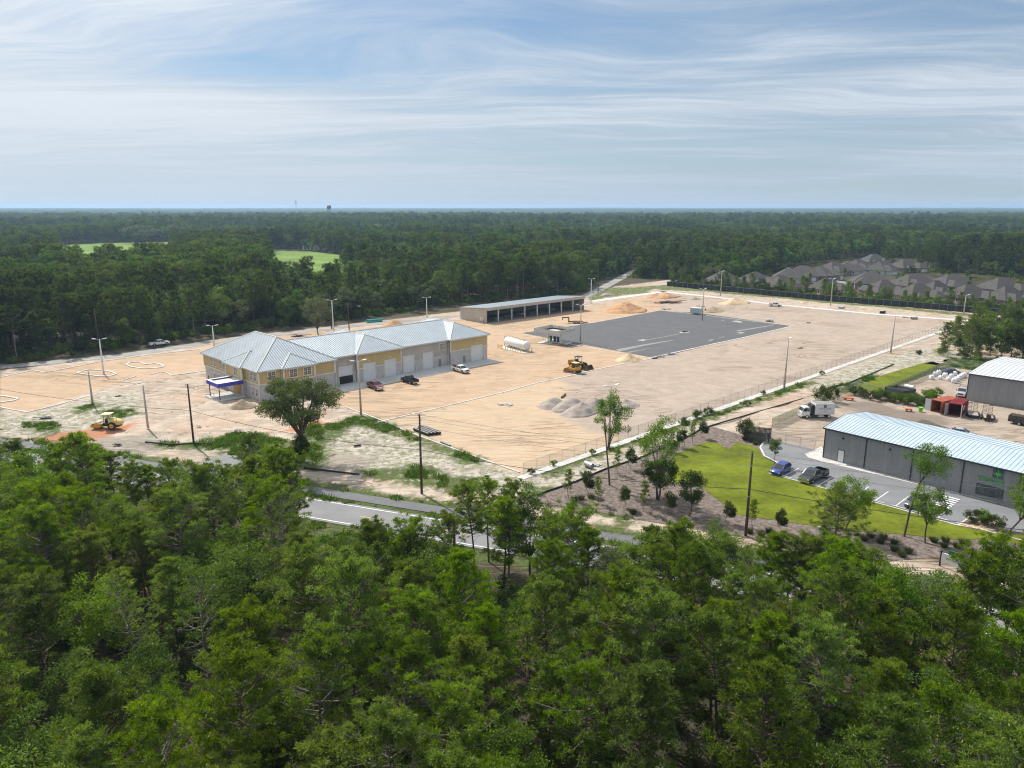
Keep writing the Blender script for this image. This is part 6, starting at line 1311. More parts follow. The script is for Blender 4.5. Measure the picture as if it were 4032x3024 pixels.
# containers
def container(fl, fr, col, lab, length=6.06):
    h_ = bearing(fl, fr); o = thing('shipping_container', lab, 'shipping container', (*fl, .05), h_); w = 2.44; H_ = 2.59; m_ = pmat('container_' + lab[:6].strip().replace(' ', '_'), col, .6, var=.12, scale=1); mi = pmat('container_inside', (.10, .045, .03), .8, var=.2)
    part(o, 'side_wall', MB().box(0, 0, .12, .05, length, H_ - .1), m_); part(o, 'side_wall', MB().box(w - .05, 0, .12, w, length, H_ - .1), m_); part(o, 'end_wall', MB().box(.05, length - .05, .12, w - .05, length, H_ - .1), m_)
    part(o, 'floor', MB().box(.05, 0, .0, w - .05, length - .05, .14), mi); rf = part(o, 'roof', MB().box(0, 0, H_ - .06, w, length, H_), m_); rb = MB()
    for k in range(22): rb.box(.08, .15 + k * .265, H_, w - .08, .27 + k * .265, H_ + .03)
    part(rf, 'roof_ribs', rb, m_, stuff=True); rb = MB()
    for k in range(22):
        for x in (-.03, w): rb.box(x, .15 + k * .265, .2, x + .03, .27 + k * .265, H_ - .15)
    part(o, 'wall_ribs', rb, m_, stuff=True); part(o, 'door_frame', MB().box(0, -.03, 0, .12, 0, H_).box(w - .12, -.03, 0, w, 0, H_).box(.12, -.03, H_ - .16, w - .12, 0, H_), m_); return o, w, H_, m_
c1, w, H_, m_ = container(W('O', 60, 1035), W('O', 255, 1082), (.42, .125, .065), 'orange shipping container with open doors, left of the red one')
part(c1, 'door', MB().box(-1.22, -.12, .1, -.04, -.04, H_ - .1), pmat('pale_grey_door', (.42, .45, .47), .6, var=.06), label='pale grey door swung open'); dr = part(c1, 'door', MB().box(0, -.04, .1, 1.2, .04, H_ - .1), m_); dr.location = (w, 0, 0); dr.rotation_euler = (0, 0, math.radians(-75))
c2, w, H_, m_ = container(W('O', 375, 1105), W('O', 588, 1140), (.26, .030, .030), 'dark red shipping container with white logo, right of the orange one')
for x, a in ((0, -105), (w, -75)): dr = part(c2, 'door', MB().box(0, -.04, .1, 1.2, .04, H_ - .1), pmat('grey_door_inner%d' % x, (.33, .34, .36), .6, var=.06)); dr.location = (x, 0, 0); dr.rotation_euler = (0, 0, math.radians(a))
part(c2, 'white_marking', MB().box(w + .032, 1.5, 1.55, w + .036, 2.6, 1.95).box(w + .032, 1.5, 1.0, w + .036, 1.95, 1.4).box(w + .032, 2.15, 1.0, w + .036, 2.6, 1.4), MAT['white_paint'])
# bulk bags
bag = thing('bulk_bag', 'white bulk bag', 'bulk bag', (0, 0, 0)); rs = np.random.RandomState(2)
b_ = MB(); secs = []
for z, r in ((0, .50), (.12, .56), (.5, .58), (.85, .54), (1.0, .40), (1.05, .2)): secs.append([(r * math.copysign(abs(math.cos(a)) ** .6, math.cos(a)) * (1 + rs.uniform(-.04, .04)), r * math.copysign(abs(math.sin(a)) ** .6, math.sin(a)) * (1 + rs.uniform(-.04, .04)), z + rs.uniform(-.03, .03)) for a in np.linspace(0, 2 * math.pi, 15)[:-1]])
b_.loft(secs); part(bag, 'sack', b_, pmat('woven_white', (.68, .69, .71), .85, var=.08, scale=3, bump=.8, bscale=5), True); lp = MB()
for x, y in ((.38, .38), (-.38, .38), (.38, -.38), (-.38, -.38)): lp.tube((x, y, .9), (x * .8, y * .8, 1.22), .06, .05, 5).tube((x * .8, y * .8, 1.22), (x * .3, y * .6, 1.12), .05, .04, 5)
part(bag, 'loops', lp, MAT['white_paint'])
BG = [(85, 455, 'white bulk bag at the front left corner of the group'), (150, 385, 'white bulk bag just behind the front left one'), (215, 360, 'white bulk bag tinted green at the back left'), (250, 455, 'low white bulk bag second from the left in the front'), (330, 410, 'wide white bulk bag in front of the dark blue car'), (395, 480, 'white bulk bag third in the front row'), (450, 425, 'white bulk bag behind the third one of the front row'),
      (515, 375, 'tall white bulk bag in the middle of the back row'), (505, 520, 'white bulk bag nearest the camera in the right column'), (555, 490, 'white bulk bag second from the camera in the right column'), (600, 455, 'white bulk bag third from the camera in the right column'), (640, 430, 'white bulk bag fourth from the camera in the right column'), (685, 415, 'white bulk bag at the far right end by the warehouse')]
for i, (x, y, lab) in enumerate(BG):
    p_ = W('O', x, y - 8)
    if i == 0: bag.location = (*p_, .02); bag['label'] = lab; bag['group'] = 'bulk bags in the gravel yard'
    else: clone(bag, (*p_, .02), rs.uniform(0, 3), lab, 'bulk bags in the gravel yard', rs.uniform(.92, 1.12))
gb_ = thing('green_bin', 'bright green plastic bin standing in front of the orange container', 'bin', (*W('F', 1127, 722), .02)); part(gb_, 'bin_body', MB().tube((0, 0, 0), (0, 0, .95), .36, .45, 14), pmat('lime_plastic', (.14, .55, .03), .5)); part(gb_, 'rim', MB().tube((0, 0, .95), (0, 0, 1.0), .48, .48, 14), pmat('lime_rim', (.20, .60, .05), .5))
def cart(k, x, y, lab, w=1.7):
    o = thing('orange_cart', lab, 'cart', (*W('F', x, y), .02), math.radians(-30)); m_ = pmat('safety_orange', (.72, .13, .02), .5, var=.06); part(o, 'tray', MB().box(-w / 2, -.45, .42, w / 2, .45, .62), m_)
    for sx in (-1, 1):
        for sy in (-1, 1): wheel(o, sx * w * .33, sy * .4, .2, .12)
    part(o, 'handle', MB().tube((-w / 2, 0, .5), (-w / 2 - .5, 0, .75), .04, .04, 4), MAT['black'])
cart(0, 378, 600, 'low orange wheeled cart beside the hedge near the white truck', 2.2); cart(1, 1005, 718, 'small orange equipment box near the green bin', 1.3)
gen = thing('generator', 'white towable generator beside the slatted dumpster enclosure', 'generator', (*W('F', 1010, 520), .02), math.radians(-60)); part(gen, 'housing', MB().loft([ring(-1.1, .6, .6, 1.7), ring(.9, .6, .6, 1.7)]), MAT['white_paint']); part(gen, 'chassis', MB().box(-1.2, -.6, .35, 1.0, .6, .6).tube((1.0, 0, .45), (2.0, 0, .45), .05, .05, 4), MAT['black']); [wheel(gen, 0, s_ * .7, .33, .18) for s_ in (-1, 1)]
car('pale car roof showing just behind the grey steel building', P_SILVER, (*W('F', 1560, 975), .02), math.radians(-35), 4.8)

# ------------------------------------------------------------------ fuel canopy, tank, pumps
def fuel():
    a, b = W('D', 1128, 672), W('D', 1267, 692); h_ = bearing(a, b); m = ((a[0] + b[0]) / 2, (a[1] + b[1]) / 2); d_ = math.dist(a, b) / 2
    o = thing('fuel_canopy', 'white flat fuel canopy on two columns at the corner of the asphalt pad', 'canopy', (*m, .03), h_); w, dd, z0, z1 = 5.0, 4.4, 3.55, 4.55
    fm_ = pmat('canopy_fascia', (.52, .50, .465), .5, var=.03)
    for x0, y0, x1, y1 in ((-w, -dd, w, -dd + .08), (-w, dd - .08, w, dd), (-w, -dd + .08, -w + .08, dd - .08), (w - .08, -dd + .08, w, dd - .08)): part(o, 'fascia', MB().box(x0, y0, z0, x1, y1, z1), fm_)
    part(o, 'deck', MB().box(-w + .08, -dd + .08, z0, w - .08, dd - .08, z0 + .12), fm_); ib = MB()
    for x0, y0, x1, y1 in ((-3, -2.6, 3, -2.3), (-3, 2.3, 3, 2.6), (-3, -2.3, -2.7, 2.3), (2.7, -2.3, 3, 2.3)): ib.box(x0, y0, z0 + .12, x1, y1, z0 + .55)
    part(o, 'roof_beam', ib, MAT['steel_dark']); st_ = MB()
    for k in range(7): x = -w + .8 + k * 1.4; st_.box(x, -dd + .08, z0 + .12, x + .07, -dd + .22, z1 - .05).box(x, dd - .22, z0 + .12, x + .07, dd - .08, z1 - .05)
    part(o, 'stiffener', st_, MAT['galv'], stuff=True)
    for s_ in (-1, 1): part(o, 'column', MB().box(s_ * d_ - .18, -.18, 0, s_ * d_ + .18, .18, z0), MAT['white_paint'])
    part(o, 'island', MB().box(-4.2, -1.1, .0, 4.2, 1.1, .18), MAT['kerb']); struct_ = None
    cs, sn = math.cos(h_), math.sin(h_)
    for x, c_, lab in ((-1.5, (.02, .22, .12), 'green fuel dispenser under the white canopy'), (.1, (.02, .02, .025), 'black fuel dispenser between the green and the blue one'), (1.4, (.03, .07, .30), 'blue fuel dispenser under the white canopy')):
        q = thing('fuel_pump', lab, 'fuel pump', (m[0] + cs * x, m[1] + sn * x, .22), h_); pm_ = pmat('pump' + lab[:4], c_, .4); part(q, 'cabinet', MB().box(-.3, -.25, 0, .3, .25, 1.25), pm_); part(q, 'head', MB().box(-.36, -.28, 1.25, .36, .28, 1.65), MAT['black']); part(q, 'display', MB().box(-.22, -.30, 1.35, .22, -.28, 1.55), MAT['pane']); part(q, 'hose', MB().path([(.36, 0, 1.3), (.5, 0, .9), (.42, 0, .4), (.34, 0, .9)], .03, 5), MAT['black'])
    flat('fuel_apron', [WL('D', (1005, 690), (1110, 665), (1190, 690), (1160, 708), (1100, 706)), WL('D', (1100, 660), (1150, 650), (1400, 690), (1330, 712), (1190, 692))], .062, MAT['kerb'])
    for x, y in ((1081, 668), (1103, 668), (1292, 705), (1313, 705)): q = thing('bollard', 'slim steel bollard guarding the fuel island', 'bollard', (*W('D', x, y), .05), 0, 'bollards around the fuel island'); part(q, 'post', MB().tube((0, 0, 0), (0, 0, 1.3), .10, .10, 8), MAT['bollard'] if x < 1200 else MAT['galv']); q['label'] = ('yellow bollard left of the fuel island' if x < 1200 else 'grey bollard right of the fuel island')
fuel()
def tank():
    a, b = W('D', 640, 745), W('D', 880, 800); a = W('D', 652, 728); b = W('D', 878, 792); h_ = bearing(a, b); L = math.dist(a, b); r = 1.32
    o = thing('gas_tank', 'long white horizontal gas tank behind yellow bollards beside the building', 'tank', (*a, .02), h_); secs = []
    for x, q in ((-.05, .2), (.0, .75), (.18, .93), (.4, 1), (L - .4, 1), (L - .18, .93), (L, .75), (L + .05, .2)): secs.append([(x, .9 + r * q * math.cos(t_), .35 + r + r * q * math.sin(t_)) for t_ in np.linspace(0, 2 * math.pi, 29)[:-1]])
    part(o, 'shell', MB().loft(secs), MAT['white_paint'], True)
    for x in (L * .2, L * .8): part(o, 'saddle', MB().box(x - .2, .1, 0, x + .2, 1.7, .75), MAT['concrete'])
    t_ = 2 * r + .38; part(o, 'walkway', MB().box(.5, .65, t_, L * .72, 1.15, t_ + .05), MAT['white_paint'])
    part(o, 'piping', MB().path([(-.35, .3, 0), (-.35, .3, t_ + .1), (.6, .6, t_ + .1)], .06).tube((L * .3, .9, t_ - .1), (L * .3, .9, t_ + .45), .07).tube((L * .12, .9, t_ - .1), (L * .12, .9, t_ + .4), .06).tube((L * .86, .9, t_ - .1), (L * .86, .9, t_ + .5), .06).tube((L * .8, .9, t_ - .1), (L * .8, .9, t_ + .45), .05).path([(L * .35, 1.2, t_ + .15), (L * .5, 1.2, t_ + .2), (L * .75, 1.0, t_ + .1)], .06), MAT['steel_dark'])
    struct('tank_slab', MB().prism(WL('D', (600, 748), (640, 722), (960, 782), (900, 800), (850, 806)), 0, .05), MAT['kerb'])
    bl = None
    for i, (x, y) in enumerate(((583, 740), (605, 748), (620, 752), (636, 757), (664, 762), (690, 766), (716, 772), (743, 778), (770, 785), (800, 793), (828, 797), (854, 802), (919, 790), (951, 784))):
        p_ = W('D', x, y + 1); lab = 'yellow bollard along the near side of the white gas tank' if 3 <= i <= 11 else ('yellow bollard at the left end of the white gas tank' if i < 3 else 'yellow bollard at the right end of the white gas tank')
        if bl is None: bl = thing('bollard', lab, 'bollard', (*p_, .03), 0, 'bollards around the gas tank'); part(bl, 'post', MB().tube((0, 0, 0), (0, 0, 1.15), .11, .11, 8), MAT['bollard'])
        else: clone(bl, (*p_, .03), 0, lab, 'bollards around the gas tank')
tank()
# ------------------------------------------------------------------ poles
def height_to(k, x, y, yt):
    """height of an upright thing from its foot and its top as measured on the photograph"""
    p = W(k, x, y); ox, oy, s = VIEWS[k]; vt = oy + yt * s; q = (1512 - vt) / FPX; t_ = (math.sin(PITCH) - q * math.cos(PITCH)) / (math.cos(PITCH) + q * math.sin(PITCH))
    return CAM_H - p[1] * t_
def light_pole(k, x, y, yt, heads, lab, colour='pole_conc', face=0.0, h=None):
    p = W(k, x, y) if not isinstance(k, tuple) else k; H_ = h or height_to(k, x, y, yt)
    o = thing('light_pole' if heads else 'bare_pole', lab, 'light pole' if heads else 'pole', (*p, 0), face, 'light poles round the lots' if heads else 'poles still without lamps')
    part(o, 'pole', MB().tube((0, 0, 0), (0, 0, H_), .24, .13, 10), MAT[colour], True); part(o, 'base', MB().tube((0, 0, 0), (0, 0, .12), .34, .34, 10), MAT['concrete'])
    if heads: part(o, 'tenon', MB().tube((0, 0, H_), (0, 0, H_ + .5), .07, .07, 8), MAT['light_head'])
    for i in range(heads):
        a = i * 2 * math.pi / heads + (.6 if heads == 3 else 0); r_ = .95; c_, s_ = math.cos(a) * r_, math.sin(a) * r_
        part(o, 'arm', MB().tube((0, 0, H_ + .2), (c_ * .9, s_ * .9, H_ + .55), .045, .045, 6), MAT['light_head'])
        ld = MB().loft([[(x_, y_, z_) for x_, y_, z_ in ((-.42, -.26, .0), (.42, -.26, .10), (.42, .26, .10), (-.42, .26, .0))], [(-.42, -.26, .10), (.42, -.26, .20), (.42, .26, .20), (-.42, .26, .10)]]); l_ = part(o, 'lamp_head', ld, MAT['light_head']); l_.location = (c_ * 1.35, s_ * 1.35, H_ + .48); l_.rotation_euler = (0, 0, a)
    return o
light_pole('A', 905, 715, 425, 2, 'white light pole standing in the kerbed island of the left lot', 'pole_white', .3)
light_pole('A', 1867, 480, 305, 2, 'white light pole beside the left end of the main building roof', 'pole_white', .3)
light_pole('C', 45, 385, -40, 2, 'white light pole behind the garage wing near the pale leaning tree', 'pole_white', .3)
light_pole('C', 1206, 205, -75, 2, 'white light pole behind the far end of the garage wing', 'pole_white', .3)
light_pole('D', 1594, 262, 5, 2, 'white light pole at the right end of the open shed', 'pole_white', .3)
light_pole('D', 1479, 685, 295, 3, 'three headed light pole beside the fuel canopy', 'pole_conc', .2)
light_pole('E', 1008, 585, 255, 3, 'three headed light pole on the asphalt pad by the box trailer', 'pole_conc', .2)
light_pole('E', 1208, 315, 60, 3, 'tall light pole on the far concrete strip, left of the two others there', 'pole_conc', .1)
light_pole('H', 1035, 468, 312, 3, 'tall light pole on the far concrete strip below the house roofs', 'pole_conc', .1)
light_pole('H', 1843, 530, 412, 2, 'light pole at the far right corner of the dirt lot', 'pole_conc', .4)
light_pole('E', 1900, 1340, 810, 2, 'tall light pole by the chain link fence, middle of the right side', 'pole_conc', .9)
light_pole('C', 385, 1378, 725, 2, 'light pole at the kerb in front of the maroon pickup', 'pole_conc', .5)
light_pole('L', 1322, 590, 65, 2, 'light pole behind the tall thin tree, top above the gravel heaps', 'pole_conc', .5)
light_pole('A', 810, 990, 690, 0, 'bare concrete pole left of the two lampless poles near the yellow roller'); light_pole('A', 1290, 1185, 812, 0, 'bare concrete pole right of the yellow roller'); light_pole('M', 1340, 400, 158, 0, 'bare concrete pole by the fence at the far right')
# wooden utility poles and their cables
def utility(p, H_, lab, rz=0.0, full=True):
    o = thing('utility_pole', lab, 'utility pole', (*p, 0), rz, 'wooden utility poles'); part(o, 'pole', MB().tube((0, 0, 0), (0, 0, H_), .20, .13, 9), MAT['wood_pole'], True)
    if full:
        for z, s_ in ((H_ - .25, 1), (H_ - 1.15, -1), (H_ - 2.05, 1)): part(o, 'insulator', MB().tube((0, 0, z), (0, -.45 * s_, z + .1), .03, .03, 5).tube((0, -.45 * s_, z + .1), (0, -.45 * s_, z + .35), .07, .05, 6), MAT['galv'])
        part(o, 'pole_band', MB().tube((0, 0, H_ * .47), (0, 0, H_ * .47 + .12), .20, .20, 9), MAT['galv'])
    return o
WR = math.atan2(-.378, 1)
U = []
for k, x, y, yt, lab in (('A', 1688, 1322, 800, 'dark wooden utility pole in front of the main building, left of the big oak'), ('K', 1683, 982, 290, 'dark wooden utility pole beside the black pipes'), ('G', 70, 998, 345, 'dark wooden utility pole at the mulch bed in front of the parking lot')):
    p_ = W(k, x, y); H_ = height_to(k, x, y, yt); U.append((*p_, H_)); utility(p_, H_, lab, WR)
UE = [(U[0][0] - 62, U[0][1] + 23, 12.5)] + U + [(U[2][0] + 52, U[2][1] - 19, 12.0)]; UE.insert(1, None); UE.remove(None)
def cable(a, b, sag, r, lab, mat=None):
    mb = MB(); n = 14; pts = [(a[0] + (b[0] - a[0]) * i / n, a[1] + (b[1] - a[1]) * i / n, a[2] + (b[2] - a[2]) * i / n - sag * 4 * (i / n) * (1 - i / n)) for i in range(n + 1)]
    mb.path(pts, r, 4); solo('power_cable', mb, mat or MAT['wire'], lab, 'cable', (0, 0, 0), 0, 'cables between the utility poles')
SP = ['left of the first wooden pole', 'between the first and the second wooden pole', 'between the second and the third wooden pole', 'right of the third wooden pole']
for i, (a, b) in enumerate(zip(UE, UE[1:])):
    for z, s_, nm in ((.1, 1, 'topmost'), (-.8, -1, 'second'), (-1.7, 1, 'third')):
        o_ = (math.sin(WR) * .45 * s_, -math.cos(WR) * .45 * s_); cable((a[0] + o_[0], a[1] + o_[1], a[2] + z), (b[0] + o_[0], b[1] + o_[1], b[2] + z), .9, .020, '%s thin power cable %s' % (nm, SP[i]))
    cable((a[0], a[1], a[2] * .56), (b[0], b[1], b[2] * .56), 1.0, .04, 'low dark telephone cable ' + SP[i], MAT['black'])
for k, x, y, H_, lab in (('B', 1975, 320, 9.5, 'thin wooden pole behind the garage wing by the gravel road'), ('D', 690, 300, 8, 'thin wooden pole behind the open shed'), ('D', 1673, 150, 11, 'wooden pole by the gravel road at the far end of the shed'), ('B', 1755, 300, 12, 'wooden pole beside the white light pole behind the wing'), ('A', 870, 520, 13, 'bleached thin pole at the forest edge behind the left lot')): utility(W(k, x, y), H_, lab, 0, False)
utility((-6.3, 74.0), 9.5, 'short dark pole half hidden among the foreground pines beside the highway', 0, False)

# ------------------------------------------------------------------ fences
def chain_fence(a, b, H_, sp, label, mesh, postm, name='chain_link_fence', rail=True, skip=None, thick=.035):
    L = math.dist(a[:2], b[:2]); r_ = bearing(a, b); o = thing(name, label, 'fence', (a[0], a[1], .05), r_); n = max(1, round(L / sp)); pm_ = MB().tube((0, 0, 0), (0, 0, H_ + .05), thick, thick, 6).me('post', postm)
    for i in range(n + 1): q = link('post', pm_, o); q.location = (i * L / n, 0, 0)
    if rail: part(o, 'top_rail', MB().tube((0, 0, H_), (L, 0, H_), thick * .7, thick * .7, 5), postm)
    part(o, 'mesh', MB().quad((0, 0, .03), (L, 0, .03), (L, 0, H_), (0, 0, H_)), mesh); return o
M_MESH = pmat('chain_link', (.34, .35, .36), .5, .3, alpha=.20); M_GREEN = pmat('green_windscreen', (.15, .24, .10), .8, var=.08, alpha=.55); M_BLK = pmat('black_windscreen', (.035, .036, .04), .8, var=.25, scale=.3)
q0 = Vector(FENCE_A); L_ = (Vector(FENCE_B) - q0).length
chain_fence(FENCE_A, tuple(q0 + fd * (L_ + 15)), 2.05, 3.05, 'long galvanised chain link fence along the right side of the dirt lot', M_MESH, MAT['galv'])
PF = [W('H', 40, 350), W('H', 400, 383), W('H', 1000, 440), W('H', 1500, 480), W('H', 2060, 528)]
for i, (a, b) in enumerate(zip(PF, PF[1:])):
    f_ = chain_fence(a, b, 2.6, 3.2, ['black screened fence panel run at the far left below the trees', 'black screened fence run below the first house roofs', 'black screened fence run behind the two tall light poles', 'black screened fence run ending at the right hand trees'][i], M_BLK, MAT['galv'], 'privacy_fence', True, thick=.05)
    f_['group'] = 'black screened fence along the housing'
GF = [('F', (0, 640), (440, 500)), ('F', (745, 540), (1432, 245))]
chain_fence(W('G', 270, 165), W('F', 455, 492), 1.9, 3, 'green screened chain link fence beside the white box truck', M_GREEN, MAT['galv'])
chain_fence(W('F', 745, 540), W('F', 1440, 245), 1.9, 3, 'green screened chain link fence between the side lawn and the gravel yard', M_GREEN, MAT['galv'])
chain_fence(W('F', 1440, 245), W('F', 2300, 330), 1.9, 3, 'bare chain link fence at the back of the gravel yard', M_MESH, MAT['galv'])
chain_fence(W('F', 460, 500), W('F', 980, 580), 1.9, 3, 'chain link fence crossing in front of the slatted enclosure', M_MESH, MAT['galv'])
chain_fence(W('G', 268, 268), W('G', 600, 345), 1.9, 3, 'chain link gate fence between the parking lot and the gravel yard', M_MESH, MAT['galv']); chain_fence(W('G', 40, 245), W('G', 225, 285), 1.6, 3, 'short chain link fence by the red mulch corner', M_MESH, MAT['galv'])
# black silt fence strips lying along the sand
def silt(pts, lab, h=.30):
    mb = MB()
    for a, b in zip(pts, pts[1:]): mb.prism(strip(a, b, .12), 0, h)
    solo('silt_fence', mb, MAT['black'], lab, 'silt fence', (0, 0, .0))
silt(WL('L', (700, 1005), (790, 965), (900, 930), (1030, 885), (1110, 850), (1300, 770), (1490, 708)), 'black silt fence curving along the front of the mulch bed'); silt(WL('L', (1560, 690), (1860, 560), (1990, 500), (2100, 440), (2212, 395)) + WL('F', (0, 560), (140, 500), (255, 450)), 'black silt fence between the sand strip and the lawn')
silt(WL('F', (255, 450), (340, 440), (420, 405), (700, 290), (850, 225)), 'low dark silt fence above the side lawn', .25); silt(WL('K', (660, 765), (800, 780), (960, 800), (1140, 822)), 'black silt fence below the shaded sand by the big oak'); silt(WL('A', (1265, 1312), (1500, 1335), (1690, 1325), (1850, 1330)), 'black silt fence at the foot of the first wooden utility pole', .3)

# dumpster enclosures of upright slats
def enclosure(c_, h_, w, d_, H_, lab, col):
    o = thing('dumpster_enclosure', lab, 'enclosure', (*c_, .05), h_); m_ = pmat('slats' + lab[:4], col, .8, var=.15); sm = MB().box(-.09, -.02, .08, .09, .02, H_).me('slat', m_)
    def run(a, b):
        L = math.dist(a, b); r_ = bearing(a, b); n = int(L / .21)
        for i in range(n): q = link('slat', sm, o); q.location = (a[0] + (b[0] - a[0]) * (i + .5) / n, a[1] + (b[1] - a[1]) * (i + .5) / n, 0); q.rotation_euler = (0, 0, r_)
        for z in (.4, H_ - .3): part(o, 'rail', MB().tube((a[0], a[1], z), (b[0], b[1], z), .05, .05, 4), MAT['steel_dark'])
    for a, b in (((0, 0), (w, 0)), ((0, 0), (0, d_)), ((0, d_), (w, d_)), ((w, 0), (w, d_))): run(a, b)
    for x, y in ((0, 0), (w, 0), (0, d_), (w, d_)): part(o, 'post', MB().box(x - .07, y - .07, 0, x + .07, y + .07, H_ + .06), MAT['steel_dark'])
enclosure(W('G', 55, 262), bearing(W('G', 55, 262), W('G', 225, 283)), 4.4, 3.4, 1.9, 'brown grey slatted enclosure at the corner of the lawn and the parking drive', (.10, .088, .078)); enclosure(W('F', 752, 545), bearing(W('F', 752, 545), W('F', 925, 585)), 4.6, 4.2, 1.85, 'grey slatted enclosure in the upper gravel yard behind the hedge', (.11, .11, .115))

# ------------------------------------------------------------------ heaps, pipes and site clutter
def heap(k, x, y, rx, ry, h, mat, lab, seed=0, lobes=3, rz=0.6):
    h *= 1.38; rs = np.random.RandomState(seed + 50); n, m_ = 26, 40; r_ = np.linspace(0, 1, n)[1:]; a = np.linspace(0, 2 * math.pi, m_, endpoint=False); R_, A_ = np.meshgrid(r_, a, indexing='ij'); X = (R_ * np.cos(A_)).ravel(); Y = (R_ * np.sin(A_)).ravel()
    P = np.stack([X * rx, Y * ry], 1); z = np.zeros(len(P))
    for j in range(lobes): cx, cy = (rs.uniform(-.38, .38, 2) if j else (0, 0)); hh = h * (1 if j == 0 else rs.uniform(.5, .8)); z = np.maximum(z, hh * (1 - np.sqrt(((X - cx) / (1 - abs(cx) * .8)) ** 2 + ((Y - cy) / (1 - abs(cy) * .8)) ** 2 + .012)))
    fall = np.clip((1 - R_.ravel()) * 6, 0, 1); z = np.maximum(z, 0) * (1 + .0) + fall * (vnoise(P, .9, seed) * .10 * h ** .5 + vnoise(P, .35, seed + 1) * .05) ; z = np.where(R_.ravel() > .97, -.04, z); jit = 1 + .10 * vnoise(P, 1.8, seed + 3)
    co = np.vstack([[0, 0, z[:m_].mean() + .05 * h], np.column_stack([P * jit[:, None], z])]); F_ = [(0, 1 + i, 1 + (i + 1) % m_) for i in range(m_)]
    for q in range(n - 2):
        for i in range(m_): a0 = 1 + q * m_ + i; a1 = 1 + q * m_ + (i + 1) % m_; F_.append((a0, a0 + m_, a1 + m_, a1))
    return solo('dirt_heap' if 'gravel' not in lab else 'gravel_heap', new_mesh('heap', co, F_, mat, True), None, lab, 'heap', (*W(k, x, y), .03), rz)
M_SANDH = pmat('orange_sand', (.47, .275, .15), .95, var=.12, scale=.7, bump=.6, bscale=3, spec=.1); M_PALEH = pmat('pale_sand', (.55, .42, .27), .95, var=.12, scale=.7, bump=.6, bscale=3, spec=.1); M_BROWNH = pmat('brown_sand', (.36, .275, .195), .95, var=.12, scale=.7, bump=.6, bscale=3, spec=.1)
M_GRAV = pmat('gravel', (.325, .28, .245), .95, var=.12, scale=1, bump=.6, bscale=5, spec=.1)
heap('D', 1975, 345, 10.5, 7.5, 3.1, M_SANDH, 'largest orange sand heap beyond the asphalt pad', 1, 3); heap('D', 1815, 352, 4, 3.4, 1.1, M_SANDH, 'low orange sand heap at the foot of the largest one', 2, 2); heap('D', 2010, 878, 4.6, 3.0, 1.5, M_PALEH, 'pale sand heap beside the near edge of the asphalt pad', 3, 3)
heap('E', 620, 332, 8, 5, 1.7, M_SANDH, 'orange sand heap in the far corner of the lot', 4, 4); heap('E', 500, 330, 5, 4, 1.3, M_SANDH, 'smaller orange heap left of the far corner heap', 5, 2); heap('E', 1360, 400, 9, 5, 2.0, M_PALEH, 'pale yellow sand heap near the far concrete strip', 6, 4); heap('E', 1120, 485, 7, 4.5, 1.6, M_BROWNH, 'brown heap with stones right of the mini excavator', 7, 4)
heap('B', 650, 1275, 2.9, 2.3, 1.35, M_BROWNH, 'small brown sand heap in front of the entrance porch', 8, 2); heap('B', 835, 1335, 1.1, .9, .4, M_BROWNH, 'tiny brown mound right of the porch heap', 9, 2)
heap('D', 1190, 1378, 3.9, 3.2, 1.55, M_GRAV, 'grey gravel heap, leftmost of the row', 11, 1); heap('D', 1385, 1395, 5.2, 3.4, 1.75, M_GRAV, 'long grey gravel heap, second of the row', 12, 3, .75); heap('D', 1490, 1448, 5.4, 3.4, 1.7, M_GRAV, 'grey gravel heap nearest the camera, behind the tall thin tree', 13, 3, .75); heap('D', 1640, 1360, 3.4, 2.6, 1.2, M_GRAV, 'grey gravel heap right behind the tree crown', 14, 2); heap('D', 1965, 1378, 4.0, 2.8, 1.15, M_GRAV, 'grey gravel heap, rightmost and apart from the row', 15, 2)
heap('C', 790, 262, 5.0, 3, 1.7, M_SANDH, 'orange sand heap behind the garage wing roof', 16, 3); heap('D', 1775, 172, 4, 2.6, 1.1, M_GRAV, 'grey rubble heap on the grass beyond the shed', 17, 4); heap('E', 925, 355, 3.2, 2.2, .9, M_GRAV, 'small grey rubble heap near the far corner', 18, 4); heap('H', 875, 452, 2.4, 1.8, .7, M_PALEH, 'tiny cream mound by the black fence', 19, 2)
for k, q in enumerate(((2100, 0),)): pass
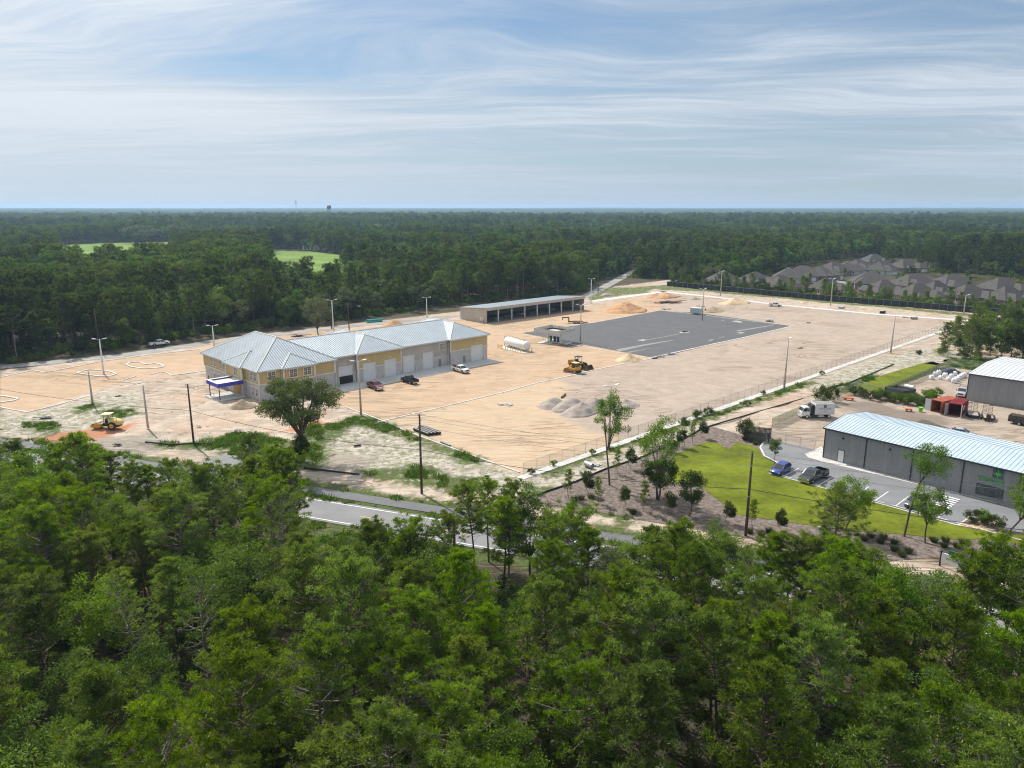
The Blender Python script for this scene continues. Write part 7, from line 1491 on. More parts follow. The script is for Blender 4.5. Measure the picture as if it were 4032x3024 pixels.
def pipe_set(k, a, b, r, n, rows, mat, lab, cat='pipe', gap=1.08, name='pipe', ribs=False, ends=True):
    """pipes lying side by side: each one its own object"""
    p, q = W(k, *a), W(k, *b); L = math.dist(p, q); h_ = bearing(p, q)
    pts_out = [(0, r), (L, r)]; tb = MB(); m_ = 14; secs = [[(x, rr * math.cos(t_), rr * math.sin(t_)) for t_ in np.linspace(0, 2 * math.pi, m_ + 1)[:-1]] for x, rr in ((0, r * .86), (0, r), (L, r), (L, r * .86), (0, r * .86))]
    vs = [v for s_ in secs for v in s_]; fs = [(j * m_ + i, j * m_ + (i + 1) % m_, (j + 1) * m_ + (i + 1) % m_, (j + 1) * m_ + i) for j in range(4) for i in range(m_)]; tb.add(vs, fs)
    if ribs:
        for x in np.arange(.15, L - .1, .32): tb.tube((x, 0, 0), (x + .14, 0, 0), r * 1.05, r * 1.05, 12)
    me = tb.me(name, mat, False); i = 0
    for row in range(rows):
        for j in range(n - row):
            y = (j + row * .5) * 2 * r * gap; z = r + row * r * 1.75; off = ((i * 37) % 7 - 3) * .12
            o = link(name, me); o.location = (p[0] - math.sin(h_) * y + math.cos(h_) * off, p[1] + math.cos(h_) * y + math.sin(h_) * off, z + .04); o.rotation_euler = (0, 0, h_)
            tag(o, lab[i] if isinstance(lab, list) else lab, cat, None if isinstance(lab, list) and len(set(lab)) == len(lab) else 'pipes: ' + (lab if isinstance(lab, str) else lab[0])); i += 1
pipe_set('C', (1060, 1570), (1245, 1640), .30, 4, 1, MAT['black'], ['black plastic pipe nearest the camera in the bundle by the kerb', 'black plastic pipe second from the camera in the bundle by the kerb', 'black plastic pipe third from the camera in the bundle by the kerb', 'black plastic pipe fourth from the camera in the bundle by the kerb'], ribs=True, gap=1.12)
pipe_set('C', (1150, 1535), (1350, 1605), .30, 1, 1, MAT['black'], ['black plastic pipe lying farthest back, shifted right of the bundle'], ribs=True)
M_TEAL = pmat('teal_pipe', (.03, .30, .24), .45, var=.06)
pipe_set('C', (465, 225), (655, 212), .30, 3, 2, M_TEAL, 'teal plastic pipe in the stack on the gravel road by the forest', ends=True)
pipe_set('E', (1712, 600), (1745, 602), .55, 2, 1, MAT['concrete'], ['grey concrete pipe left of two near the asphalt corner', 'grey concrete pipe behind its twin near the asphalt corner']); pipe_set('E', (1755, 603), (1788, 603), .55, 2, 1, MAT['concrete'], ['grey concrete pipe right of two near the asphalt corner', 'grey concrete pipe at the back right near the asphalt corner'])
pipe_set('L', (1130, 745), (1190, 772), .45, 1, 1, MAT['galv'], ['short grey corrugated pipe lying on the sand strip beside the fence'], ribs=True); pipe_set('H', (1090, 485), (1122, 488), .55, 1, 1, MAT['galv'], ['grey pipe section on the far concrete strip']); pipe_set('H', (1342, 517), (1368, 515), .5, 1, 1, MAT['black'], ['black pipe section near the far concrete strip']); pipe_set('H', (1530, 552), (1568, 552), .5, 1, 1, MAT['galv'], ['grey pipe section near the far right corner'])
pipe_set('K', (1860, 545), (1940, 580), .18, 1, 1, MAT['black'], ['thin black pipe lying along the kerb']); pipe_set('K', (1110, 574), (1168, 566), .18, 1, 1, MAT['black'], ['short black pipe on the pale weedy slope']); pipe_set('D', (1280, 1292), (1322, 1254), .20, 1, 1, MAT['rust'], ['short dark red pipe lying left behind the gravel heaps'])
def clutter(k, x, y, lab, mats, sz=(1.6, .8), n=8, seed=0, h=.35, name='debris_pile', cat='debris'):
    rs = np.random.RandomState(seed); mb = MB(); mb.cbox((0, 0, .06), (sz[0] * .8, sz[1] * .7, .10), .2)
    for i in range(n): mb.cbox((rs.normal(0, sz[0] * .28), rs.normal(0, sz[1] * .28), .10 + rs.uniform(0, h)), (rs.uniform(.3, 1) * sz[0] * .7, rs.uniform(.08, .3) * sz[1], rs.uniform(.04, .14)), rs.normal(0, .6))
    solo(name, mb, mats, lab, cat, (*W(k, x, y), .03), rs.uniform(-.3, .3))
clutter('D', 655, 1365, 'pale boards left on the sand in front of the garage apron', MAT['concrete'], (3.2, 1.4), 9, 1, .15); clutter('D', 1505, 1035, 'flat stack of grey steel beside the bulldozer on the kerb', MAT['galv'], (2.6, .8), 6, 2, .1); clutter('E', 487, 1003, 'dark bundle at the near corner of the asphalt pad', MAT['steel_dark'], (1.8, .7), 6, 3); clutter('E', 572, 985, 'grey form boards along the asphalt edge', MAT['galv'], (2.4, .8), 7, 4); clutter('E', 668, 962, 'blue grey bundle along the asphalt edge', pmat('blue_tarp', (.20, .28, .36), .7, var=.2), (3.2, .9), 7, 5)
clutter('E', 640, 395, 'long dark heap of demolition scrap at the far side', MAT['rust'], (11, 3), 26, 6, .8); clutter('E', 605, 470, 'small dark object behind the asphalt pad, left', MAT['steel_dark'], (2, .9), 5, 7); clutter('E', 653, 465, 'small dark object behind the asphalt pad, right', MAT['steel_dark'], (1.4, .8), 5, 8); clutter('A', 395, 1105, 'dark blue tarpaulin bundle on the scrubby sand at the left', pmat('dark_tarp', (.03, .035, .06), .6), (2.6, 1.0), 7, 9, .3); clutter('A', 1025, 1342, 'black rubbish bundle beside the tracks', MAT['black'], (1.4, 1), 7, 10, .4)
clutter('A', 1025, 908, 'small rusty plate on the sand near the bare poles', MAT['rust'], (1.3, .6), 4, 11, .1); clutter('B', 640, 1585, 'pale boards lying in the weeds left of the big oak', MAT['concrete'], (3, 1), 6, 12, .1); clutter('B', 105, 1522, 'white block left on the sand near the utility pole', MAT['concrete'], (1.1, .6), 3, 13, .2); clutter('M', 805, 203, 'small dark lid in the middle of the dirt lot', MAT['steel_dark'], (1.6, .8), 4, 14, .1); clutter('H', 1490, 542, 'grey bundle near the far right corner of the lot', MAT['galv'], (2.4, 1.2), 6, 15, .5); clutter('B', 1330, 395, 'dark heap of rods beside the gravel road behind the wing', MAT['steel_dark'], (5, 2), 14, 16, .6); clutter('L', 1210, 735, 'pale concrete blocks beside the grey pipe', MAT['concrete'], (2.2, 1), 5, 17, .15)
clutter('E', 820, 715, 'small iron drain frame in the middle of the asphalt pad', MAT['steel_dark'], (2.4, .8), 6, 18, .3); clutter('M', 750, 368, 'dark scrape of rubble on the open dirt lot', MAT['rust'], (2.2, .8), 5, 19, .1); clutter('F', 950, 1000, 'grey pallet by the wall', MAT['galv'], (.5, .4), 2, 20, .1)
# construction signs and boards
sb = thing('notice_board', 'white notice board on two legs at the left end of the open shed', 'sign', (*W('D', 408, 478), 0), .7); part(sb, 'board', MB().box(-.9, -.03, 1.1, .9, .03, 2.2), MAT['white_paint']); part(sb, 'leg', MB().box(-.8, .03, 0, -.7, .1, 1.9), MAT['steel_dark']); part(sb, 'leg', MB().box(.7, .03, 0, .8, .1, 1.9), MAT['steel_dark']); part(sb, 'plan', MB().box(-.15, -.045, 1.3, .1, -.031, 2.0), MAT['galv'])
rsn = thing('roadside_sign', 'white and green company sign by the highway, half hidden by trees at the right', 'sign', (*W('G', 1672, 1262), 0), math.radians(-50)); part(rsn, 'panel', MB().box(-1.5, -.08, .55, 1.5, .08, 1.75), MAT['white_paint']); part(rsn, 'top_panel', MB().box(-.75, -.085, 1.8, .75, .085, 2.3), pmat('deep_green', (.02, .16, .06), .5)); part(rsn, 'post', MB().box(-1.65, -.1, 0, -1.5, .1, 2.0), MAT['steel_dark']); part(rsn, 'post', MB().box(1.5, -.1, 0, 1.65, .1, 2.0), MAT['steel_dark'])
glyphs(rsn, 'WYSCAPE', .42, (0, -.095, 1.15), pmat('sign_text_green', (.03, .22, .07), .5), .01)
rl = thing('estate_sign', 'narrow white signpost with arm standing in the mulch bed', 'sign', (*W('G', 598, 1040), 0), .5); part(rl, 'post', MB().box(-.06, -.06, 0, .06, .06, 2.1), MAT['white_paint']); part(rl, 'arm', MB().box(-.06, -.04, 1.85, 1.0, .04, 1.95), MAT['white_paint']); part(rl, 'panel', MB().box(.15, -.02, .95, .95, .02, 1.8), MAT['white_paint'])
sp = thing('survey_post', 'short pale marker post in the mulch bed beside the tall thin tree', 'post', (*W('L', 1485, 797), 0)); part(sp, 'post', MB().box(-.05, -.05, 0, .05, .05, 1.0), MAT['white_paint'])
cs_ = thing('pipe_riser', 'dark upright pipe with a side arm on the sand left of the entrance', 'pipe', (*W('B', 232, 962), 0)); part(cs_, 'pipe', MB().tube((0, 0, 0), (0, 0, 1.7), .10, .10, 8), MAT['black'])
cs2 = thing('pipe_riser', 'rusty bent pipe lying on the sand in front of the porch', 'pipe', (*W('B', 295, 1150), 0)); part(cs2, 'pipe', MB().path([(0, 0, 0), (0, 0, .8), (-2.2, .5, .4)], .06), MAT['rust'])

# ------------------------------------------------------------------ houses of the estate
M_SHG = pmat('grey_shingles', (.066, .060, .058), .9, var=.10, scale=.5, bump=.4, bscale=5); M_BRICK = pmat('house_brick', (.27, .215, .19), .9, var=.15, scale=3); M_STUC = pmat('house_pale_wall', (.46, .45, .43), .8, var=.06)
def house(k, x, y, w, d, rz, lab, wall, flip=1, zr=6.4):
    w *= 1.14; d *= 1.12; r0 = W(k, x, y, 8.0); o = thing('house', lab, 'house', (*r0, 0), rz, None); ez = 2.9; pit = (zr - ez) / (min(w, d) / 2 + .5)
    part(o, 'walls', MB().box(-w / 2, -d / 2, 0, w / 2, d / 2, ez), wall)
    def solid(fs): 
        mb = MB()
        for p_, _ in fs: mb.quad(*p_)
        return mb
    f_, rd = hip_roof(-w / 2 - .5, -d / 2 - .5, w / 2 + .5, d / 2 + .5, ez, pit); rf = part(o, 'roof', solid(f_), M_SHG)
    ww = w * .42; x0 = flip * w * .24; a = (x0 - ww / 2, -d / 2 - 4.2, x0 + ww / 2, -d / 2 + 2); part(o, 'wing_walls', MB().box(a[0], a[1], 0, a[2], a[3], ez - .01), wall); f2, rd2 = hip_roof(a[0] - .45, a[1] - .45, a[2] + .45, d * .1, ez + .01, pit * .95); part(o, 'wing_roof', solid(f2), M_SHG)
    x1 = -flip * w * .22; f3, _ = hip_roof(x1 - 2.6, -d / 2 - 1.9, x1 + 2.6, d * .1, ez + .02, pit * .9); part(o, 'porch_roof', solid(f3), M_SHG); part(o, 'porch_walls', MB().box(x1 - 2.2, -d / 2 - 1.4, 0, x1 + 2.2, -d / 2 + .5, ez - .02), wall)
    part(rf, 'roof_vent', MB().box(-1.2, 1.0, zr - pit * 1.6 - .1, -.7, 1.4, zr - pit * 1.2 + .25).box(.6, 1.0, zr - pit * 1.6 - .1, 1.1, 1.4, zr - pit * 1.2 + .25), MAT['steel_dark'])
    part(o, 'garage_door', MB().box(x0 - ww * .33, a[1] - .05, .05, x0 + ww * .33, a[1] - .0, 2.3), M_DOOR)
    for wx in (x1 - 1.0, x1 + 1.0): q = part(o, 'window', MB().box(wx - .5, -d / 2 - 1.47, .9, wx + .5, -d / 2 - 1.4, 2.3), M_TRIM); part(q, 'pane', MB().box(wx - .42, -d / 2 - 1.49, .98, wx + .42, -d / 2 - 1.47, 2.22), MAT['pane'])
    for s_ in (-1, 1):
        for wy in (-d * .25, d * .25): q = part(o, 'window', MB().box(s_ * w / 2 - .03, wy - .6, .9, s_ * w / 2 + .05, wy + .6, 2.3), M_TRIM); part(q, 'pane', MB().box(s_ * w / 2 - .04, wy - .5, 1.0, s_ * w / 2 + .07, wy + .5, 2.2), MAT['pane'])
    for wx in (-w * .3, 0, w * .3): q = part(o, 'window', MB().box(wx - .6, d / 2 - .0, .9, wx + .6, d / 2 + .05, 2.3), M_TRIM); part(q, 'pane', MB().box(wx - .5, d / 2, 1.0, wx + .5, d / 2 + .07, 2.2), MAT['pane'])
    return o
HS = [('H', 385, 262, 15, 12, .3, 'grey hip roofed house farthest left, behind the tall light pole', M_STUC), ('N', 145, 237, 15, 13, .4, 'grey roofed house second from the left, low behind bushy trees', M_BRICK), ('N', 400, 205, 19, 14, 1.2, 'broad grey roofed house with pale walls, third from the left', M_STUC), ('N', 520, 190, 17, 13, -.4, 'grey roofed house behind the broad third one', M_BRICK),
      ('N', 345, 268, 14, 12, .3, 'low grey roofed house in the front row behind the black fence, left', M_BRICK), ('N', 645, 190, 17, 13, .9, 'grey roofed house fifth along the back row', M_BRICK), ('N', 750, 160, 17, 13, .5, 'grey roofed house sixth along the back row', M_BRICK), ('N', 855, 155, 17, 13, 1.2, 'grey roofed house seventh along the back row', M_STUC), ('N', 935, 140, 17, 13, .6, 'grey roofed house eighth along the back row', M_BRICK),
      ('N', 1060, 100, 16, 13, .2, 'tall grey roofed house with white gable at the back end', M_STUC), ('N', 1120, 155, 18, 12, .7, 'grey roofed house partly hidden by pines at the back', M_STUC), ('N', 1300, 140, 17, 13, .4, 'grey roofed house behind the pine trunks at the back right', M_BRICK), ('N', 1040, 240, 18, 14, -.3, 'brick house with grey roof beside the bright green yard', M_BRICK), ('N', 1135, 300, 14, 12, .2, 'low grey roofed house in front of the brick one', M_BRICK),
      ('N', 1370, 255, 20, 14, .3, 'wide grey roofed house, centre of the right row', M_BRICK), ('N', 1400, 328, 15, 12, .2, 'low grey roofed house in the front row, right of centre', M_BRICK), ('N', 1665, 258, 19, 14, .2, 'grey roofed brick house second from the right', M_BRICK), ('N', 1790, 335, 15, 12, .2, 'low grey roofed house in the front row toward the right', M_BRICK), ('N', 1540, 305, 12, 10, .3, 'small grey roofed house between the two wide ones', M_BRICK),
      ('N', 2040, 282, 16, 13, .2, 'grey roofed brick house farthest right', M_BRICK), ('N', 2090, 350, 14, 11, .3, 'low grey roofed house at the right edge behind trees', M_BRICK), ('N', 700, 282, 12, 10, .3, 'low brown grey roofed house behind the young trees, left of the light pole', M_BRICK)]
for i, (k, x, y, w, d, rz, lab, wl) in enumerate(HS): house(k, x, y, w, d, rz, lab, wl, 1 if i % 2 else -1, 8.3)
sheet_obj('street', strip([W('N', 60, 330), W('N', 330, 290), W('N', 720, 300), W('N', 900, 330), W('N', 1250, 330), W('N', 1700, 370), W('N', 2300, 400)], None, 8), .05, M_BACK)
for q in ((790, 350, 860, 318, 960, 345, 850, 360), (1580, 380, 1620, 372, 1680, 385, 1640, 392), (1350, 430, 1420, 425, 1430, 450, 1360, 450)): sheet_obj('yard_lawn', WL('N', *[(q[i], q[i + 1]) for i in range(0, 8, 2)]), .09, fm)
car('blue car in a drive of the housing estate beside the bright yard', P_BLUE, (*W('N', 852, 372), .05), .2, 4.6); car('white car parked beside the brick house of the estate', P_WHITE, (*W('N', 965, 335), .05), 1.0, 4.6)
# far things: white farmhouse, towers
fh = W('I', 1950, 450); wh = thing('farmhouse', 'white farmhouse with grey roof beside the green pasture', 'house', (*fh, 0), -.25)
part(wh, 'walls', MB().box(-9, -6, 0, 9, 6, 5.2).box(9, -5, 0, 15, 5, 7.4), MAT['white_paint']); f_, _ = hip_roof(-9.8, -6.8, 9.6, 6.8, 5.2, .42); mb = MB(); [mb.quad(*p_) for p_, _ in f_]; f_, _ = hip_roof(8.4, -5.6, 15.6, 5.6, 7.4, .5); [mb.quad(*p_) for p_, _ in f_]; part(wh, 'roof', mb, M_SHG)
for x in (-6, -2, 2, 6, 11, 13.2): part(wh, 'window', MB().box(x - .7, -6.05 if x < 9 else -5.05, 1, x + .7, -5.95 if x < 9 else -4.95, 3.4), MAT['pane'])
solo('paddock_fence', MB().box(-26, -.05, .9, 26, .05, 1.1).box(-26, -.05, .45, 26, .05, .6), MAT['white_paint'], 'white rail fence between the farmhouse and the pasture', 'fence', (fh[0] - 30, fh[1] - 6, 0), -.05)
wt = thing('water_tower', 'dark water tower breaking the horizon left of centre', 'water tower', (*(lambda p: p)((-640 * 1.15, 2880)), 0)); d_ = 2880
def on_horizon(src_x, dist): return ((src_x - 2016) / FPX * dist * .99, dist)
wt.location = (*on_horizon(1308, 2500), 0); part(wt, 'tank', MB().loft([[(r * math.cos(a), r * math.sin(a), z) for a in np.linspace(0, 6.283, 13)[:-1]] for z, r in ((37, 3), (38, 7), (47, 7.2), (49, 5), (50, 1))]), MAT['steel_dark'])
lg = [part(wt, 'leg', MB().tube((6 * math.cos(a), 6 * math.sin(a), 0), (5.5 * math.cos(a), 5.5 * math.sin(a), 38), .8, .8, 6), MAT['steel_dark']) for a in (0.4, 1.97, 3.54, 5.11)]
rt_ = thing('radio_mast', 'pale lattice radio mast on the horizon left of the water tower', 'mast', (*on_horizon(1181, 2600), 0)); mm = MB()
for a in (0, 2.09, 4.19): mm.tube((1.6 * math.cos(a), 1.6 * math.sin(a), 0), (1.1 * math.cos(a), 1.1 * math.sin(a), 66), .28, .22, 4)
part(rt_, 'lattice', mm, MAT['galv']); [part(rt_, 'antenna_ring', MB().tube((0, 0, z), (0, 0, z + 2.6), 3.0, 3.0, 10), MAT['galv']) for z in (54, 62)]

# ------------------------------------------------------------------ single trees and planting
def LK(k, x, y): return (*W(k, x, y), .05)
big = broadleaf(61, 14.2, 6.9, .30, 120, 200, .26, 1.25, mat='live', stems=2, r0=.38, asp=.6, hollow=.35, zc=10.2, wn=7)
bo = plant('oak_tree', big, LK('K', 640, 705), 2.2, 1.0, 'large dark spreading oak in front of the main building, ivy round its trunk')
iv = broadleaf(62, 4.6, 1.15, .02, 34, 170, .20, .65, mat='live', r0=.05); link('ivy', iv[1], bo)
lp = broadleaf(63, 13.2, 2.9, .40, 52, 150, .2, .8, mat='oak', gap=.12, r0=.17, zc=10.4); plant('oak_tree', lp, LK('L', 1328, 908), .4, (1.0, 1.0, 1.04), 'tall thin crooked tree standing alone in the mulch bed')
lp2 = broadleaf(64, 11.5, 2.7, .30, 50, 130, .2, .75, mat='oak', gap=.12, r0=.12, stems=3, zc=8.2); plant('oak_tree', lp2, LK('L', 1745, 1035), 1.0, (1.1, 1.1, 1.05), 'airy three stemmed oak in the mulch bed left of the lawn'); lp3 = broadleaf(65, 5.5, 2.2, .18, 40, 170, .22, .75, mat='oak', r0=.1); plant('oak_tree', lp3, LK('L', 1765, 1000), 1.0, (1.1, 1.1, 1.1), 'low round oak growing against the three stemmed one')
plant('oak_tree', broadleaf(66, 6.6, 1.9, .22, 40, 150, .20, .7, mat='live', r0=.12), LK('L', 2020, 1178), 1.2, 1.0, 'dark dense oak at the edge of lawn and mulch bed')
plant('oak_tree', broadleaf(67, 8.0, 2.9, .22, 46, 170, .2, .8, mat='oak', gap=.12, r0=.16, lean=(1.0, .6)), LK('G', 838, 985), .3, 1.0, 'leaning oak with clumped crown on the lawn edge, right of the utility pole')
plant('oak_tree', broadleaf(68, 12.4, 2.8, .60, 44, 130, .19, .8, mat='bright', gap=.1, r0=.15, lean=(2.4, .2), zc=10.2), LK('G', 1290, 1002), 0, (1, 1, 1.0), 'tall leaning tree with high airy crown in front of the steel building')
plant('oak_tree', broadleaf(69, 7.8, 2.4, .30, 42, 150, .20, .7, mat='oak', gap=.1, r0=.12), LK('G', 1450, 1055), 2, 1.0, 'small bushy tree right of the tall leaning one')
plant('oak_tree', broadleaf(70, 9.4, 2.9, .40, 48, 130, .2, .8, mat='oak', gap=.05, r0=.15, lean=(3.6, -.6)), LK('G', 1985, 1085), 0, 1.0, 'leaning tree with broad crown at the right edge of the lawn')
sap = broadleaf(71, 4.6, .95, .36, 20, 100, .18, .45, mat='oak', r0=.05, stems=1); plant('sapling', sap, LK('G', 290, 448), 0, 1, 'young tree in a mulch ring at the end of the parking lot')
leafp = pine(72, 4.0, .75, .30, nb=26, ncl=2, nn=22, ln=.3, wd=.06, clr=.22, dead=0); mg = broadleaf(73, 3.2, .75, .20, 20, 60, .24, .4, mat='live', r0=.04)
SAP = [(968, 1018, 0, 'young pine sapling leftmost in the mulch bed'), (1152, 990, 1, 'magnolia sapling right of the leftmost pine sapling'), (1226, 1066, 0, 'slim pine sapling below the magnolia sapling'), (1448, 1110, 1, 'white flowered magnolia sapling in the middle of the mulch bed'), (1625, 1135, 0, 'pine sapling right of the white flowered magnolia'), (1393, 808, 0, 'pine sapling behind the tall thin tree'), (1518, 765, 1, 'magnolia sapling near the silt fence'),
       (1638, 690, 0, 'pine sapling by the silt fence behind the marker post'), (1860, 620, 0, 'pine sapling between the two airy oaks and the lawn'), (1955, 585, 1, 'dense magnolia sapling at the upper tip of the lawn'), (2048, 545, 0, 'pine sapling at the upper left of the lawn'), (2145, 500, 1, 'magnolia sapling beside the upper lawn edge'), (1842, 1168, 1, 'broad magnolia sapling beside the dark dense oak')]
for i, (x, y, t_, lab) in enumerate(SAP): plant('sapling', (leafp, mg)[t_], LK('L', x, y), i * 1.3, (1.0 if t_ else 1.05) * (1 + .1 * math.sin(i * 2.3)), lab, 'sapling', 'saplings in the mulch bed')
for i, (x, y, t_, lab) in enumerate(((118, 935, 0, 'pine sapling right of the third utility pole'), (345, 965, 1, 'small magnolia on the mulch edge left of the signpost'), (-60, 900, 1, 'magnolia sapling left of the third utility pole'))): plant('sapling', (leafp, mg)[t_], LK('G', x, y), i, .95, lab, 'sapling', 'saplings in the mulch bed')
tf = tuft(81, 260, .3, .35, 'grasst', .75, .05)
for i, (x, y) in enumerate(((100, 975), (190, 1000), (250, 975), (305, 1020), (982, 1035), (1033, 1010), (1130, 1018), (1107, 1053), (1210, 1060), (1213, 1115), (1318, 1130), (1272, 1158), (1517, 1045), (1608, 1045), (1595, 1085), (1698, 1090), (1740, 1062), (115, 275), (145, 295), (65, 262))):
    solo('grass_clump', tf, None, 'round ornamental grass clump in the mulch bed along the lawn' if i < 17 else 'ornamental grass clump at the red mulch corner', 'grass clump', LK('G', x, y), i * .9, 'grass clumps in the mulch')
for i, (x, y) in enumerate(((1022, 1045), (1165, 1025), (1530, 1160), (1080, 1035))): solo('grass_clump', tf, None, 'ornamental grass clump among the mulch bed saplings', 'grass clump', LK('L', x, y), i, 'grass clumps among the saplings')
bsh = [broadleaf(82, 1.6, .95, .08, 16, 90, .17, .4, mat='oak', r0=.03), broadleaf(83, 1.5, 1.1, .08, 16, 90, .17, .42, mat='live', r0=.03), broadleaf(84, 1.3, 1.0, .08, 14, 90, .17, .4, mat='weeds', r0=.03)]
HB = [(490, 560, 1.3, 1), (540, 575, 1.1, 1), (625, 600, 1.2, 1), (690, 590, 1.5, 0), (740, 610, 1.4, 1), (800, 600, 1.2, 1), (850, 630, 1.3, 0), (905, 620, 1.1, 1), (960, 640, 1.4, 0), (1010, 640, 1.3, 1), (1060, 610, 1.1, 0), (1090, 660, 1.5, 2), (1140, 650, 1.3, 2), (1200, 610, 1.6, 0), (1280, 590, 1.6, 0), (1040, 600, 1.0, 1), (440, 545, 1.2, 1), (1000, 600, 1.0, 0), (880, 590, 1.0, 1)]
for i, (x, y, s_, v) in enumerate(HB): plant('shrub', bsh[v], LK('F', x, y), i * 1.7, s_, ['leafy green shrub', 'dark green spreading shrub', 'bright green shrub'][v] + ' in the hedge strip of the gravel yard, ' + ('left end' if x < 700 else 'middle' if x < 1000 else 'beside the orange container'), 'shrub', 'shrubs of the hedge strip, ' + ['leafy', 'dark', 'bright'][v] + ('a' if x < 700 else 'b' if x < 1000 else 'c'))
for i, (k, x, y, s_, v, lab) in enumerate((('F', 85, 640, (1.5, 1.5, 2.5), 1, 'dark round tree behind the white box truck'), ('F', 205, 620, (1.3, 1.3, 2.3), 1, 'dark small tree right of its twin behind the white box truck'), ('G', 85, 250, (1.6, 1.6, 2.3), 1, 'dark bush beside the brown slatted enclosure'), ('L', 1990, 372, .8, 1, 'dark round bush on the grass beside the fence'), ('E', 1075, 1605, .9, 1, 'round bush on the fence verge'), ('E', 940, 1645, 1.0, 1, 'wide bush on the fence verge, left of the round one'),
        ('E', 1670, 1395, .6, 1, 'small bush below the tall light pole verge'), ('E', 1495, 1520, .8, 1, 'bush on the sandy strip by the fence'), ('F', 1120, 130, .9, 1, 'bush near the far end of the sand strip'), ('L', 1175, 640, .6, 0, 'weedy bush on the concrete footing of the fence'), ('L', 650, 810, .6, 1, 'small dark weed bush at the fence corner'), ('L', 840, 740, .6, 0, 'weedy bush near the fence corner'), ('L', 1100, 830, .7, 2, 'young bush by the silt fence'), ('F', 95, 335, .6, 1, 'small bush by the fence, opposite the box truck'),
        ('G', 1840, 900, 1.1, 1, 'dark shrub in the gravel island'), ('G', 1900, 905, 1.2, 0, 'grassy shrub in the gravel island'), ('G', 1985, 935, 1.1, 1, 'low dark shrub at the right of the gravel island'), ('L', 2080, 320, .7, 0, 'bush on the verge right of the round one'))): plant('shrub', bsh[v], LK(k, x, y), i, s_, lab, 'shrub')
# pale tree behind the wing, field oaks, right hand clump
plant('oak_tree', broadleaf(91, 13.5, 4.6, .12, 70, 90, .34, 1.1, mat='gray_leaf', r0=.22), LK('B', 1590, 372), 0, 1.05, 'pale grey green tree alone on the near side of the gravel road')
plant('oak_tree', EDGE_V[5], LK('I', 885, 408), 1, (5.2, 5.2, 2.0), 'broad round grey oak standing in the far left pasture'); plant('oak_tree', EDGE_V[5], LK('I', 1120, 412), 2, (4.0, 4.0, 2.3), 'tall round oak at the right end of the far left pasture'); plant('oak_tree', EDGE_V[3], LK('I', 1640, 440), 2, (5.5, 4.0, 1.9), 'wide bright oak canopy left of the farmhouse pasture')
rs = np.random.RandomState(66)
RT = [('M', 1690, 395, 1, 'dark conical pine at the corner of the right hand clump'), ('M', 1760, 380, 0, 'bushy dark pine beside the conical one'), ('M', 1860, 430, 5, 'broad pine in the right hand clump'), ('M', 1920, 425, 3, 'wide oak in front of the right hand clump'), ('M', 1990, 420, 3, 'second wide oak in the right hand clump'), ('M', 2060, 410, 0, 'bushy pine in front of the white roofed warehouse'), ('M', 2130, 420, 4, 'dark oak above the white roofed warehouse'), ('M', 2200, 425, 3, 'oak at the right edge above the white roof'),
      ('M', 1890, 330, 5, 'grey green pine toward the back of the right clump'), ('M', 1960, 300, 6, 'bright yellow green tree in the right clump'), ('M', 2040, 290, 6, 'second bright yellow green tree in the right clump'), ('M', 2120, 300, 3, 'leafy oak at the back of the right clump'), ('M', 2190, 290, 1, 'slender pine at the right edge of the clump'), ('M', 2250, 360, 0, 'bushy pine cut by the right edge'), ('M', 2080, 235, 6, 'bright tree at the far back of the right clump'), ('M', 2170, 230, 3, 'oak at the far back right of the clump')]
for i, (k, x, y, v, lab) in enumerate(RT): plant('pine_tree' if v in (0, 1, 5) else 'oak_tree', {0: NEAR_PINES[0], 1: NEAR_PINES[3], 5: NEAR_PINES[4], 3: EDGE_V[3], 4: EDGE_V[4], 6: NEAR_OAKS[2]}[v], LK(k, x, y), i * 1.1, rs.uniform(.72, .9) * (.6 if y < 300 else 1), lab)
RP = rnd_in(WL('M', (1700, 400), (1780, 250), (1860, 190), (2020, 110), (2212, 70), (2500, 110), (2500, 470), (2212, 430), (1900, 420)), 46, 71, 4.0)
for i, (x, y) in enumerate(RP):
    v = rs.choice(5, p=[.25, .3, .15, .2, .1]); plant('pine_tree' if v < 3 else 'oak_tree', (NEAR_PINES[0], NEAR_PINES[3], NEAR_PINES[5], EDGE_V[3], NEAR_OAKS[2])[v], (x, y, 0), rs.uniform(0, 6), rs.uniform(.55, .8) * (.62 if y > 200 else 1), ['bushy green pine', 'low olive pine', 'slender olive pine', 'round green oak', 'bright yellow green oak'][v] + ' in the thicket above the white roofed warehouse', 'tree', 'thicket by the warehouse, kind %d' % v)
Q = rnd_in(WL('M', (1640, 420), (1780, 250), (2212, 70), (2500, 110), (2500, 480), (1900, 450)), 260, 72, 1.8); scatter('thicket', BUSH, np.column_stack([Q, np.full(len(Q), 0)]), rs.uniform(0, 6.28, len(Q)), rs.uniform(.5, 1.3, len(Q)), rs.choice(3, len(Q)), 'low scrub under the thicket by the warehouse')
Q = np.array([tuple(Vector(a) + (Vector(b) - Vector(a)) * u + Vector((-(b[1] - a[1]), b[0] - a[0])).normalized() * o2) for a, b in zip(PF, PF[1:]) for u, o2 in zip(rs.uniform(0, 1, 90), rs.uniform(1.5, 11, 90))]); scatter('fence_scrub', BUSH, np.column_stack([Q, np.full(len(Q), 0)]), rs.uniform(0, 6.28, len(Q)), rs.uniform(.5, 1.4, len(Q)), rs.choice(3, len(Q)), 'scrub growing behind the black screened fence')
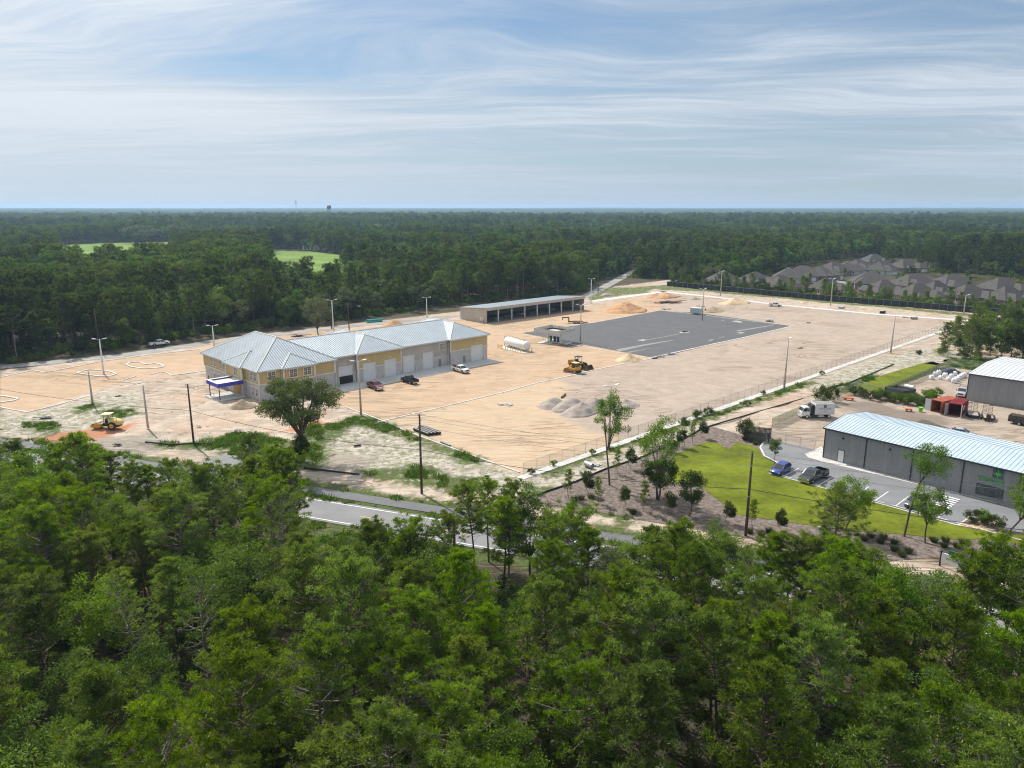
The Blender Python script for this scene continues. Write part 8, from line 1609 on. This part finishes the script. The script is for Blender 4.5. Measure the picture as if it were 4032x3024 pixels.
# row of young trees between the black fence and the houses
n = 0
for a, b in zip(PF, PF[1:]):
    L = math.dist(a, b); m_ = int(L / 4.0)
    for i in range(m_):
        u = (i + rs.uniform(.1, .9)) / m_; off = rs.uniform(3, 9); nn = Vector((-(b[1] - a[1]), b[0] - a[0])) / L; v = rs.choice(4, p=[.35, .35, .15, .15])
        plant('pine_tree' if v < 2 else 'oak_tree', (NEAR_PINES[0], NEAR_PINES[3], EDGE_V[3], EDGE_V[4])[v], (a[0] + (b[0] - a[0]) * u + nn.x * off, a[1] + (b[1] - a[1]) * u + nn.y * off, 0), rs.uniform(0, 6), rs.uniform(.46, .72), ['bushy young pine', 'olive young pine', 'young green oak', 'young dark oak'][v] + ' in the row behind the black screened fence', 'tree', 'young trees behind the black fence, kind %d' % v)
GQ = rnd_in(WL('N', (60, 330), (600, 240), (1000, 190), (1300, 200), (2200, 300), (2250, 430), (1200, 400), (300, 390)), 34, 99, 11)
for i, (x, y) in enumerate(GQ): plant('oak_tree' if i % 3 else 'pine_tree', EDGE_V[3 + i % 2] if i % 3 else NEAR_PINES[3], (x, y, 0), i, .42 + .2 * ((i * 7) % 5) / 5, 'round garden oak between the grey estate roofs' if i % 3 else 'dark garden pine between the grey estate roofs', 'tree', 'garden trees between the roofs, ' + ('oaks' if i % 3 else 'pines'))
for i, (x, y) in enumerate(((1120, 175), (1170, 180), (1230, 175), (1290, 195), (1340, 190), (1400, 240), (1450, 232), (1520, 225), (1150, 215), (1700, 240), (1840, 250), (1380, 150), (560, 300), (830, 255), (255, 262))): plant('pine_tree', EDGE_V[2] if i < 12 else NEAR_PINES[3], LK('N', x, y + 30), i, .95 if i < 12 else .5, 'tall bare trunked pine standing among the estate houses' if i < 12 else 'small garden tree between the estate houses', 'tree', 'pines among the houses' if i < 12 else 'garden trees of the estate')
# the tree pair by the highway and the tall trees in front of the lots
for k, x, y, v, s_, lab in (('K', 430, 1520, 2, (.86, .86, .92), 'tall sparse pine with a leaning trunk, left of a pair beside the highway'), ('K', 585, 1500, 4, (.72, .72, .90), 'tall dark pine, right of a pair beside the highway'), ('G', 720, 1290, 4, (.95, .95, .72), 'rounded dark pine in front of the signpost'), ('K', 200, 1060, 0, (.8, .8, .75), 'bushy pine by the entrance drive below the first utility pole')): plant('pine_tree', NEAR_PINES[v], LK(k, x, y), .7, s_, lab)

# trees that share a description are told apart by their order across the view
by_label = {}
for o in COL.objects:
    if o.parent is None and o.get('category') == 'tree': by_label.setdefault(o['label'], []).append(o)
for lab, os_ in by_label.items():
    if 2 <= len(os_) <= 4 and len(lab.split()) <= 14:
        os_.sort(key=lambda o: o.location.x / max(o.location.y, 1))
        for o, w_ in zip(os_, {2: ('left hand', 'right hand'), 3: ('left hand', 'middle', 'right hand'), 4: ('leftmost', 'left middle', 'right middle', 'rightmost')}[len(os_)]): o['label'] = w_ + ' ' + lab
